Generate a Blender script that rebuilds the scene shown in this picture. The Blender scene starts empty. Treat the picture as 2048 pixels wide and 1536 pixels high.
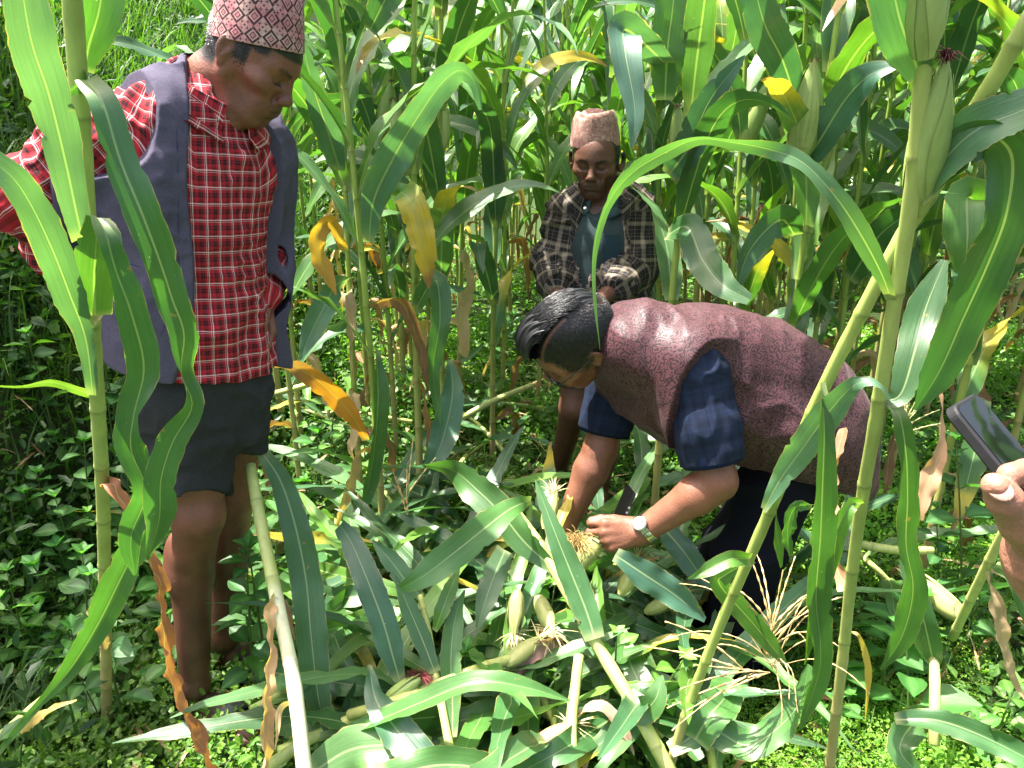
import bpy, math, random
import numpy as np
from mathutils import Vector, Matrix

# ------------------------------------------------------------------ camera, sky, sun, exposure
SC = bpy.context.scene
COL = SC.collection
CAM_H = 1.48
PITCH = math.radians(19.0)
FPX = 1539.0
cam_d = bpy.data.cameras.new('camera')
cam_d.lens = FPX / 2048 * 36.0
cam_d.sensor_width = 36.0
cam_d.clip_start = 0.02
cam_d.clip_end = 3000.0
cam_d.dof.use_dof = False
cam = bpy.data.objects.new('camera', cam_d)
cam.location = (0, 0, CAM_H)
cam.rotation_euler = (math.radians(90) - PITCH, 0, 0)
COL.objects.link(cam)
SC.camera = cam

SUN_EL = math.radians(69.0)
SUN_AZ = math.radians(-72.0)          # measured from +Y towards +X: high on the left, a little behind the scene
sun_vec = Vector((math.sin(SUN_AZ) * math.cos(SUN_EL), math.cos(SUN_AZ) * math.cos(SUN_EL), math.sin(SUN_EL)))
world = bpy.data.worlds.new("World")
SC.world = world
world.use_nodes = True
wn = world.node_tree
wn.nodes.clear()
sky = wn.nodes.new('ShaderNodeTexSky')
sky.sky_type = 'NISHITA'
sky.sun_disc = False
sky.sun_elevation = SUN_EL
sky.sun_rotation = SUN_AZ
sky.air_density = 1.0
sky.dust_density = 7.0
sky.ozone_density = 0.3
bg = wn.nodes.new('ShaderNodeBackground')
bg.inputs['Strength'].default_value = 0.125
wo = wn.nodes.new('ShaderNodeOutputWorld')
wn.links.new(sky.outputs[0], bg.inputs[0])
wn.links.new(bg.outputs[0], wo.inputs[0])
sun_l = bpy.data.lights.new('sun', 'SUN')
sun_l.energy = 5.0
sun_l.angle = math.radians(0.5)
sun_l.color = (1.0, 0.96, 0.88)
sun_o = bpy.data.objects.new('sun', sun_l)
sun_o.rotation_euler = sun_vec.to_track_quat('Z', 'Y').to_euler()
sun_o.location = (0, 0, 12)
COL.objects.link(sun_o)
SC.view_settings.view_transform = 'Standard'
SC.view_settings.look = 'None'
SC.view_settings.exposure = 2.08
SC.view_settings.gamma = 1.0
SC.view_settings.use_curve_mapping = False
SC.cycles.max_bounces = 8
SC.cycles.diffuse_bounces = 4
SC.cycles.transmission_bounces = 6
SC.cycles.transparent_max_bounces = 6

# ------------------------------------------------------------------ small maths
RNG = np.random.default_rng(7)
def A3(*v): return np.array(v, float)
def nrm(v):
    v = np.asarray(v, float)
    return v / (np.linalg.norm(v, axis=-1, keepdims=True) + 1e-12)
def P(px, py, Y):
    """a point of the place, read off the photograph at the distance Y in front of the photographer"""
    x = (px - 1024) / FPX; u = (768 - py) / FPX
    d = np.array([x, math.cos(PITCH) + u * math.sin(PITCH), -math.sin(PITCH) + u * math.cos(PITCH)])
    return d * (Y / d[1]) + np.array([0, 0, CAM_H])
def G(px, py, z=0.0):
    """the same, at the height z above the ground"""
    x = (px - 1024) / FPX; u = (768 - py) / FPX
    d = np.array([x, math.cos(PITCH) + u * math.sin(PITCH), -math.sin(PITCH) + u * math.cos(PITCH)])
    return d * ((z - CAM_H) / d[2]) + np.array([0, 0, CAM_H])
CAMP = np.array([0, 0, CAM_H])
def sstep(a, b, x):
    t = np.clip((x - a) / (b - a), 0, 1)
    return t * t * (3 - 2 * t)
def spline(pts, n):
    """Catmull-Rom through rows of pts, resampled to n rows by arc length of the first three columns"""
    pts = np.asarray(pts, float)
    if len(pts) == 2:
        t = np.linspace(0, 1, n)[:, None]
        return pts[0] * (1 - t) + pts[1] * t
    q = np.vstack([2 * pts[0] - pts[1], pts, 2 * pts[-1] - pts[-2]])
    out = []
    for i in range(len(pts) - 1):
        p0, p1, p2, p3 = q[i:i + 4]
        t = np.linspace(0, 1, 16, endpoint=False)[:, None]
        out.append(.5 * (2 * p1 + (p2 - p0) * t + (2 * p0 - 5 * p1 + 4 * p2 - p3) * t ** 2 + (3 * p1 - p0 - 3 * p2 + p3) * t ** 3))
    out.append(pts[-1:])
    c = np.vstack(out)
    s = np.concatenate([[0], np.cumsum(np.linalg.norm(np.diff(c[:, :3], axis=0), axis=1))])
    u = np.linspace(0, s[-1], n)
    return np.stack([np.interp(u, s, c[:, k]) for k in range(c.shape[1])], 1)
_h = RNG.integers(0, 1 << 30, 4096)
def vnoise(p, sc=1.0, seed=0):
    """value noise in -1..1"""
    p = np.asarray(p, float) * sc + 37.3 + seed * 11.7
    i = np.floor(p).astype(np.int64); f = p - i; f = f * f * (3 - 2 * f)
    r = np.zeros(len(p))
    for dx in (0, 1):
        for dy in (0, 1):
            for dz in (0, 1):
                k = (i[:, 0] + dx) * 73856093 ^ (i[:, 1] + dy) * 19349663 ^ (i[:, 2] + dz) * 83492791 ^ seed * 2654435
                v = _h[(k & 4095)] / float(1 << 29) - 1
                w = np.where(dx, f[:, 0], 1 - f[:, 0]) * np.where(dy, f[:, 1], 1 - f[:, 1]) * np.where(dz, f[:, 2], 1 - f[:, 2])
                r += v * w
    return r

def terrain(x, y):
    x = np.asarray(x, float); y = np.asarray(y, float)
    foot = -1.12 - 0.12 * np.sin(y * 1.3) + 0.06 * (y - 2)
    s = np.clip(foot - x, 0, 9)
    bank = 1.25 * s * sstep(0, .5, s)
    bank = np.minimum(bank, 3.6 + .1 * s) * sstep(1.1, 2.0, y)
    return bank + 0.018 * np.sin(x * 3.1 + y) + 0.014 * np.sin(y * 4.3 - x * 2.2)

# ------------------------------------------------------------------ mesh linking and tagging
ORG = {}
def org(o):
    return ORG.get(o.name, np.zeros(3)) if o is not None else np.zeros(3)
def mk(name, V, F, mat=None, col=None, uv=None, parent=None, smooth=True, loc=None):
    me = bpy.data.meshes.new(name)
    V = np.asarray(V, float) - org(parent)
    me.vertices.add(len(V))
    me.vertices.foreach_set('co', V.astype(np.float32).ravel())
    if isinstance(F, np.ndarray):
        k = F.shape[1]
        lt = np.full(len(F), k, np.int32); idx = F.astype(np.int32).ravel()
    else:
        lt = np.array([len(f) for f in F], np.int32); idx = np.array([i for f in F for i in f], np.int32)
    me.loops.add(len(idx)); me.polygons.add(len(lt))
    me.loops.foreach_set('vertex_index', idx)
    me.polygons.foreach_set('loop_start', np.concatenate([[0], np.cumsum(lt)[:-1]]).astype(np.int32))
    me.polygons.foreach_set('loop_total', lt)
    me.polygons.foreach_set('use_smooth', np.full(len(lt), bool(smooth)))
    if uv is not None:
        l = me.uv_layers.new(name='UVMap')
        l.data.foreach_set('uv', np.asarray(uv, np.float32)[idx].ravel())
    if col is not None:
        a = me.color_attributes.new('Col', 'FLOAT_COLOR', 'POINT')
        c = np.ones((len(V), 4), np.float32); c[:, :3] = col
        a.data.foreach_set('color', c.ravel())
    me.update(calc_edges=True)
    me.validate()
    if mat is not None: me.materials.append(mat)
    o = bpy.data.objects.new(name, me)
    COL.objects.link(o)
    if parent is not None: o.parent = parent; ORG[o.name] = org(parent)
    if loc is not None: o.location = loc
    return o
def tag(o, label=None, cat=None, group=None, kind=None):
    if label: o['label'] = label
    if cat: o['category'] = cat
    if group: o['group'] = group
    if kind: o['kind'] = kind
    return o
def empty(name, label, cat, loc=(0, 0, 0), group=None):
    o = bpy.data.objects.new(name, None)
    o.empty_display_size = 0.1
    o.location = loc
    COL.objects.link(o)
    ORG[o.name] = np.array(loc, float)
    return tag(o, label, cat, group)
def copy_tree(o, parent=None):
    c = o.copy(); COL.objects.link(c)
    if parent is not None: c.parent = parent
    for ch in o.children: copy_tree(ch, c)
    return c
class MB:
    """collects vertices, faces, colours and uvs for one mesh"""
    def __init__(s): s.V = []; s.F = []; s.C = []; s.U = []; s.n = 0
    def add(s, V, F, col=(1, 1, 1), uv=None):
        V = np.asarray(V, float); F = np.asarray(F, int)
        s.V.append(V); s.F.append(F + s.n); s.n += len(V)
        c = np.empty((len(V), 3)); c[:] = col; s.C.append(c)
        s.U.append(np.zeros((len(V), 2)) if uv is None else np.asarray(uv, float))
    def build(s, name, mat, parent=None, smooth=True):
        if all(f.shape[1] == s.F[0].shape[1] for f in s.F): F = np.vstack(s.F)
        else: F = [list(r) for f in s.F for r in f]
        return mk(name, np.vstack(s.V), F, mat, np.vstack(s.C), np.vstack(s.U), parent, smooth)
def grid_faces(nr, nc, closed=False):
    r = np.arange(nr - 1)[:, None]; c = np.arange(nc if closed else nc - 1)[None, :]
    a = r * nc + c; b = r * nc + (c + 1) % nc
    return np.stack([a, b, b + nc, a + nc], -1).reshape(-1, 4)
def frames(path):
    T = nrm(np.gradient(path, axis=0))
    ref = A3(0, 0, 1) if abs(T[0, 2]) < .9 else A3(1, 0, 0)
    S = np.zeros_like(T); s = nrm(np.cross(T[0], ref))
    for i in range(len(T)):
        s = nrm(s - T[i] * (s @ T[i])); S[i] = s
    return T, S, np.cross(T, S)
def tube(path, rad, seg=8, cap=True):
    path = np.asarray(path, float); n = len(path)
    rad = np.broadcast_to(np.asarray(rad, float), (n,))
    T, S, N = frames(path)
    a = np.linspace(0, 2 * np.pi, seg, endpoint=False)
    V = path[:, None] + rad[:, None, None] * (np.cos(a)[None, :, None] * S[:, None] + np.sin(a)[None, :, None] * N[:, None])
    V = V.reshape(-1, 3); F = grid_faces(n, seg, True)
    uv = np.stack(np.broadcast_arrays(np.linspace(0, 1, seg)[None, :], np.linspace(0, 1, n)[:, None]), -1).reshape(-1, 2)
    if cap:
        V = np.vstack([V, path[0] - T[0] * rad[0] * .3, path[-1] + T[-1] * rad[-1] * .3]); uv = np.vstack([uv, [0, 0], [0, 1]])
        k = n * seg; i = np.arange(seg); j = (i + 1) % seg
        F = np.vstack([F, np.stack([j, i, np.full(seg, k), np.full(seg, k)], 1), np.stack([(n - 1) * seg + i, (n - 1) * seg + j, np.full(seg, k + 1), np.full(seg, k + 1)], 1)])
        F = F
    return V, F, uv
def fixtri(F):
    """quads whose last two corners coincide become triangles"""
    return [list(f[:3]) if f[2] == f[3] else list(f) for f in F]
def mktube(name, path, rad, mat, col=(1, 1, 1), parent=None, seg=8):
    V, F, uv = tube(path, rad, seg)
    return mk(name, V, fixtri(F), mat, col, uv, parent)

# ------------------------------------------------------------------ materials
def mat_new(name):
    m = bpy.data.materials.new(name); m.use_nodes = True
    nt = m.node_tree
    return m, nt, nt.nodes['Principled BSDF'], nt.nodes['Material Output']
def nd(nt, t, **kw):
    n = nt.nodes.new(t)
    for k, v in kw.items():
        if k in n.inputs.keys() if isinstance(k, str) else False: n.inputs[k].default_value = v
        else: setattr(n, k, v)
    return n
def math_n(nt, op, a, b=None, c=None, clamp=False):
    n = nt.nodes.new('ShaderNodeMath'); n.operation = op; n.use_clamp = clamp
    for i, v in enumerate((a, b, c)):
        if v is None: continue
        if isinstance(v, (int, float)): n.inputs[i].default_value = v
        else: nt.links.new(v, n.inputs[i])
    return n.outputs[0]
def mix_n(nt, fac, a, b, mode='MIX'):
    n = nt.nodes.new('ShaderNodeMix'); n.data_type = 'RGBA'; n.blend_type = mode
    for i, v in ((0, fac), (6, a), (7, b)):
        if isinstance(v, (int, float)): n.inputs[i].default_value = v
        elif isinstance(v, tuple): n.inputs[i].default_value = (*v, 1) if len(v) == 3 else v
        else: nt.links.new(v, n.inputs[i])
    return n.outputs[2]
def noise_n(nt, scale, detail=3, rough=.6, vec=None, dist=0.0):
    n = nt.nodes.new('ShaderNodeTexNoise'); n.inputs['Scale'].default_value = scale
    n.inputs['Detail'].default_value = detail; n.inputs['Roughness'].default_value = rough; n.inputs['Distortion'].default_value = dist
    if vec is not None: nt.links.new(vec, n.inputs['Vector'])
    return n.outputs['Fac']
def ramp_n(nt, fac, stops, interp='LINEAR'):
    n = nt.nodes.new('ShaderNodeValToRGB'); cr = n.color_ramp; cr.interpolation = interp
    while len(cr.elements) < len(stops): cr.elements.new(0.5)
    for e, (p, c) in zip(cr.elements, stops):
        e.position = p; e.color = (*c, 1) if len(c) == 3 else c
    nt.links.new(fac, n.inputs[0])
    return n.outputs[0]
def bump_n(nt, h, strength, dist, bsdf):
    n = nt.nodes.new('ShaderNodeBump'); n.inputs['Strength'].default_value = strength; n.inputs['Distance'].default_value = dist
    nt.links.new(h, n.inputs['Height']); nt.links.new(n.outputs[0], bsdf.inputs['Normal'])
    return n
def attr_n(nt, name='Col'):
    n = nt.nodes.new('ShaderNodeAttribute'); n.attribute_name = name
    return n.outputs['Color']
def obj_vec(nt): return nt.nodes.new('ShaderNodeTexCoord').outputs['Object']
def uv_xy(nt):
    s = nt.nodes.new('ShaderNodeSeparateXYZ'); nt.links.new(nt.nodes.new('ShaderNodeTexCoord').outputs['UV'], s.inputs[0])
    return s.outputs[0], s.outputs[1]

def leaf_material(name, rib=True, trans=.36, rough=.42, vein=34.0):
    m, nt, b, out = mat_new(name)
    u, v = uv_xy(nt)
    c = attr_n(nt)
    # lengthwise veins
    cmb = nt.nodes.new('ShaderNodeCombineXYZ'); nt.links.new(math_n(nt, 'MULTIPLY', u, vein), cmb.inputs[0]); nt.links.new(math_n(nt, 'MULTIPLY', v, 2.5), cmb.inputs[1])
    st = noise_n(nt, 1.0, 2, .6, cmb.outputs[0])
    big = noise_n(nt, 9.0, 3, .6, obj_vec(nt))
    f = math_n(nt, 'ADD', math_n(nt, 'MULTIPLY', st, .7), math_n(nt, 'MULTIPLY', big, .7))
    g = nt.nodes.new('ShaderNodeCombineColor')
    for i in range(3): nt.links.new(math_n(nt, 'ADD', f, .28), g.inputs[i])
    c2 = mix_n(nt, 1.0, c, g.outputs[0], 'MULTIPLY')
    if rib:
        d = math_n(nt, 'ABSOLUTE', math_n(nt, 'SUBTRACT', u, .5))
        wv = math_n(nt, 'MULTIPLY_ADD', v, -.028, .042)
        mr = math_n(nt, 'SMOOTH_MIN', 1.0, math_n(nt, 'MULTIPLY', math_n(nt, 'SUBTRACT', wv, d), 90.0, clamp=True), .01)
        ribc = mix_n(nt, .50, c2, (.36, .44, .20))
        c2 = mix_n(nt, mr, c2, ribc)
        # small pale specks and nibbled spots
        sp = math_n(nt, 'GREATER_THAN', noise_n(nt, 160, 1, .5, obj_vec(nt)), .80)
        c2 = mix_n(nt, math_n(nt, 'MULTIPLY', sp, .5), c2, (.45, .50, .30))
        # browned rims and rusty flecks that belong to the blade
        rim = math_n(nt, 'MULTIPLY', math_n(nt, 'SUBTRACT', math_n(nt, 'ADD', math_n(nt, 'MULTIPLY', d, 2.0), math_n(nt, 'MULTIPLY', noise_n(nt, 24, 3, .6, obj_vec(nt)), .28)), 1.10), 14.0, clamp=True)
        c2 = mix_n(nt, math_n(nt, 'MULTIPLY', rim, .75), c2, (.42, .30, .12))
        fl = math_n(nt, 'MULTIPLY', math_n(nt, 'SUBTRACT', noise_n(nt, 48, 2, .5, obj_vec(nt)), .72), 16.0, clamp=True)
        c2 = mix_n(nt, math_n(nt, 'MULTIPLY', fl, .6), c2, (.30, .19, .07))
    nt.links.new(c2, b.inputs['Base Color'])
    b.inputs['Roughness'].default_value = rough
    b.inputs['Specular IOR Level'].default_value = .5 if not rib else .70
    bump_n(nt, st, .35, .002, b)
    tr = nt.nodes.new('ShaderNodeBsdfTranslucent')
    tc = mix_n(nt, 1.0, c2, (1.75, 2.05, .60), 'MULTIPLY')
    nt.links.new(tc, tr.inputs[0])
    mx = nt.nodes.new('ShaderNodeMixShader'); mx.inputs[0].default_value = trans
    nt.links.new(b.outputs[0], mx.inputs[1]); nt.links.new(tr.outputs[0], mx.inputs[2])
    nt.links.new(mx.outputs[0], out.inputs[0])
    return m
M = {}
M['leaf'] = leaf_material('corn_leaf_green', rough=.40, trans=.26)
M['herb'] = leaf_material('herb_leaf', rib=False, trans=.38, rough=.5, vein=8)
M['dryleaf'] = leaf_material('dry_leaf', rib=True, trans=.25, rough=.75)
M['grass'] = leaf_material('grass_blade', rib=False, trans=.4, rough=.45, vein=5)

def simple_mat(name, rough=.6, spec=.5, nscale=60, namt=.35, bump=.2, bdist=.001, col=None, metallic=0, aniso=None, sheen=0, coat=0, sss=0):
    m, nt, b, out = mat_new(name)
    c = attr_n(nt) if col is None else None
    vec = obj_vec(nt)
    if aniso:
        mp = nt.nodes.new('ShaderNodeMapping'); mp.inputs['Scale'].default_value = aniso; nt.links.new(vec, mp.inputs[0]); vec = mp.outputs[0]
    n1 = noise_n(nt, nscale, 4, .6, vec)
    k = math_n(nt, 'MULTIPLY_ADD', n1, namt * 2, 1 - namt)
    g = nt.nodes.new('ShaderNodeCombineColor')
    for i in range(3): nt.links.new(k, g.inputs[i])
    c2 = mix_n(nt, 1.0, c if c is not None else col, g.outputs[0], 'MULTIPLY')
    nt.links.new(c2, b.inputs['Base Color'])
    b.inputs['Roughness'].default_value = rough
    b.inputs['Specular IOR Level'].default_value = spec
    b.inputs['Metallic'].default_value = metallic
    b.inputs['Sheen Weight'].default_value = sheen
    b.inputs['Coat Weight'].default_value = coat
    if sss:
        b.inputs['Subsurface Weight'].default_value = sss; b.inputs['Subsurface Scale'].default_value = .01
        b.inputs['Subsurface Radius'].default_value = (1, .35, .15)
    bump_n(nt, n1, bump, bdist, b)
    return m
M['stalk'] = simple_mat('corn_stalk', .42, .5, 55, .38, .35, .001, aniso=(1, 1, .10))
M['husk'] = simple_mat('corn_husk', .5, .4, 90, .3, .4, .001, aniso=(1, 1, .1))
M['silk'] = simple_mat('corn_silk', .6, .3, 50, .35)
M['tassel'] = simple_mat('corn_tassel', .7, .3, 300, .4, .5)
M['soil'] = simple_mat('soil', .95, .2, 14, .6, .9, .02)
M['kernel'] = simple_mat('corn_kernel', .4, .5, 80, .15)
HS = 1.0
# ------------------------------------------------------------------ implicit surfaces for bodies and clothes
def poly(f, lo, hi, h, maxlev=4):
    """surface nets on a sparse, coarse-to-fine grid; f(points, margin) -> signed distance"""
    lo = np.asarray(lo, float); hi = np.asarray(hi, float)
    s = 2 ** maxlev
    n = np.ceil((hi - lo) / (h * s)).astype(int) + 1
    ijk = np.stack(np.meshgrid(*[np.arange(k) for k in n], indexing='ij'), -1).reshape(-1, 3)
    off = np.array([[a, b, c] for a in (0, 1) for b in (0, 1) for c in (0, 1)])
    while True:
        hs = h * s
        m = hs * .87 * 1.35 + .004
        d = f(lo + (ijk + .5) * hs, m * 1.1)
        ijk = ijk[np.abs(d) < m]
        if s == 1: break
        ijk = (ijk[:, None] * 2 + off[None]).reshape(-1, 3)
        s //= 2
    B = 1 << 12
    key = lambda a: (a[..., 0] * B + a[..., 1]) * B + a[..., 2]
    ck = key(ijk[:, None] + off[None])
    uk, inv = np.unique(ck, return_inverse=True)
    inv = inv.reshape(ck.shape)
    cp = np.stack([uk // (B * B), (uk // B) % B, uk % B], 1)
    val = f(lo + cp * h, h * 3)
    cv = val[inv]
    keep = (cv.min(1) < 0) & (cv.max(1) >= 0)
    ijk = ijk[keep]; cv = cv[keep]; 
    o = np.argsort(key(ijk)); ijk = ijk[o]; cv = cv[o]; ks = key(ijk)
    acc = np.zeros((len(ijk), 3)); cnt = np.zeros(len(ijk))
    for a in range(8):
        for b in range(a + 1, 8):
            if np.abs(off[a] - off[b]).sum() != 1: continue
            va, vb = cv[:, a], cv[:, b]
            x = (va < 0) != (vb < 0)
            t = np.where(x, va / np.where(x, va - vb, 1), 0)[:, None]
            acc += np.where(x[:, None], off[a] * (1 - t) + off[b] * t, 0); cnt += x
    V = lo + (ijk + acc / cnt[:, None]) * h
    faces = []
    e = np.eye(3, dtype=int)
    corner = {0: 4, 1: 2, 2: 1}
    for ax in range(3):
        b, c = (ax + 1) % 3, (ax + 2) % 3
        v0, v1 = cv[:, 0], cv[:, corner[ax]]
        x = np.nonzero((v0 < 0) != (v1 < 0))[0]
        q = []
        ok = np.ones(len(x), bool)
        for dv in (0 * e[0], -e[b], -e[b] - e[c], -e[c]):
            kk = key(ijk[x] + dv); p = np.clip(np.searchsorted(ks, kk), 0, len(ks) - 1)
            ok &= ks[p] == kk; q.append(p)
        q = np.stack(q, 1)[ok]; sg = (v0[x] < 0)[ok]
        q = np.where(sg[:, None], q, q[:, ::-1])
        faces.append(q)
    F = np.vstack(faces)
    F = F[:, :]
    eps = h * .4
    tet = np.array([[1, -1, -1], [-1, -1, 1], [-1, 1, -1], [1, 1, 1]], float)
    dd = [f(V + k * eps, h * 3) for k in tet]
    g = sum(k * d[:, None] for k, d in zip(tet, dd)) / (4 * eps)
    d = sum(dd) / 4; gl = np.linalg.norm(g, axis=1) + 1e-9
    V = V - (g / gl[:, None]) * np.clip(d / gl, -h * .5, h * .5)[:, None] * .9
    return V, F

class Sdf:
    def __init__(s): s.ops = []; s.post = []; s.disp = None
    def add(s, fn, lo, hi, k=.01, op='u'): s.ops.append((op, fn, np.asarray(lo, float), np.asarray(hi, float), k)); return s
    def cone(s, a, b, ra, rb=None, k=.01, op='u'):
        a = np.asarray(a, float); b = np.asarray(b, float); rb = ra if rb is None else rb
        ba = b - a; l2 = ba @ ba + 1e-12
        def fn(p):
            t = np.clip((p - a) @ ba / l2, 0, 1)
            return np.linalg.norm(p - a - t[:, None] * ba, axis=1) - (ra + (rb - ra) * t)
        r = max(ra, rb)
        return s.add(fn, np.minimum(a, b) - r, np.maximum(a, b) + r, k, op)
    def chain(s, pts, rad, k=.01, op='u'):
        for i in range(len(pts) - 1): s.cone(pts[i], pts[i + 1], rad[i], rad[i + 1], k, op)
        return s
    def ell(s, c, r, R=None, k=.01, op='u'):
        c = np.asarray(c, float); r = np.asarray(r, float)
        def fn(p):
            q = p - c
            if R is not None: q = q @ R
            k0 = np.linalg.norm(q / r, axis=1); k1 = np.linalg.norm(q / r ** 2, axis=1) + 1e-9
            return np.where(k0 < .02, -r.min(), k0 * (k0 - 1) / k1)
        m = r.max()
        return s.add(fn, c - m, c + m, k, op)
    def box(s, c, r, R, rnd=.003, k=.005, op='u'):
        c = np.asarray(c, float); r = np.asarray(r, float) - rnd
        def fn(p):
            q = np.abs((p - c) @ R) - r
            return np.linalg.norm(np.maximum(q, 0), axis=1) + np.minimum(q.max(1), 0) - rnd
        m = np.linalg.norm(r) + rnd
        return s.add(fn, c - m, c + m, k, op)
    def loft(s, pts, rx, ry, side, k=.02, op='u', n=None):
        """elliptical sections (rx along side, ry across) along a smooth spine"""
        pts = np.asarray(pts, float); side = np.broadcast_to(np.asarray(side, float), pts.shape)
        D = spline(np.column_stack([pts, rx, ry, side]), n or 5 * len(pts))
        o = D[0, :3]; ax = nrm(D[-1, :3] - o); tk = (D[:, :3] - o) @ ax
        tk = np.maximum.accumulate(tk + np.arange(len(tk)) * 1e-6)
        L = tk[-1]
        def fn(p):
            t0 = (p - o) @ ax
            t = np.clip(t0, 0, L)
            g = [np.interp(t, tk, D[:, k]) for k in range(8)]
            q = p - np.stack(g[:3], 1) 
            S = np.stack(g[5:8], 1); S = nrm(S - (S @ ax)[:, None] * ax); N = np.cross(S, ax)
            x = (q * S).sum(1); y = (q * N).sum(1); z = t0 - t
            rx_, ry_ = g[3], g[4]; az = np.minimum(rx_, ry_) * .6
            k0 = np.sqrt((x / rx_) ** 2 + (y / ry_) ** 2 + (z / az) ** 2); k1 = np.sqrt((x / rx_ ** 2) ** 2 + (y / ry_ ** 2) ** 2 + (z / az ** 2) ** 2) + 1e-9
            return np.where(k0 < .05, -np.minimum(rx_, ry_), k0 * (k0 - 1) / k1)
        m = max(np.max(rx), np.max(ry))
        return s.add(fn, pts.min(0) - m, pts.max(0) + m, k, op)
    def cut_cone(s, a, b, ra, rb, c, n, k=.02):
        a = np.asarray(a, float); b = np.asarray(b, float); ba = b - a; l2 = ba @ ba; c = np.asarray(c, float); n = nrm(n)
        def fn(p):
            t = np.clip((p - a) @ ba / l2, 0, 1)
            return np.maximum(np.linalg.norm(p - a - t[:, None] * ba, axis=1) - (ra + (rb - ra) * t), (p - c) @ n)
        r = max(ra, rb)
        return s.add(fn, np.minimum(a, b) - r, np.maximum(a, b) + r, k)
    def plane(s, c, n, op='i', k=.004):
        c = np.asarray(c, float); n = nrm(n)
        return s.add(lambda p: (p - c) @ n, [-99] * 3, [99] * 3, k, op)
    def __call__(s, p, margin=.02):
        d = np.full(len(p), margin * 1.2)
        for op, fn, lo, hi, k in s.ops:
            m = margin * 1.2 + k
            idx = np.nonzero(((p > lo - m) & (p < hi + m)).all(1))[0] if op in 'us' else np.arange(len(p))
            if len(idx) == 0: continue
            b = fn(p[idx]); a = d[idx]
            if op == 'u':
                hh = np.maximum(k - np.abs(a - b), 0) / k
                r = np.minimum(a, b) - hh * hh * k * .25
            elif op == 's':
                b = -b; hh = np.maximum(k - np.abs(a - b), 0) / k
                r = np.maximum(a, b) + hh * hh * k * .25
            else:
                r = np.maximum(a, b)
            d[idx] = r
        if s.disp is not None:
            idx = np.nonzero(np.abs(d) < .045)[0]
            if len(idx): d[idx] += s.disp(p[idx])
        for fn in s.post: d = fn(p, d)
        return d
    def bounds(s):
        u = [o for o in s.ops if o[0] == 'u']
        return np.min([o[2] for o in u], 0) - .03, np.max([o[3] for o in u], 0) + .03
    def mesh(s, h):
        lo, hi = s.bounds()
        return poly(s, lo, hi, h * HS)

def basis(fwd, up):
    """columns: forward (x), left (y), up (z)"""
    f = nrm(fwd); u = nrm(np.asarray(up, float) - f * (f @ np.asarray(up, float)))
    return np.column_stack([f, np.cross(u, f), u])

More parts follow.
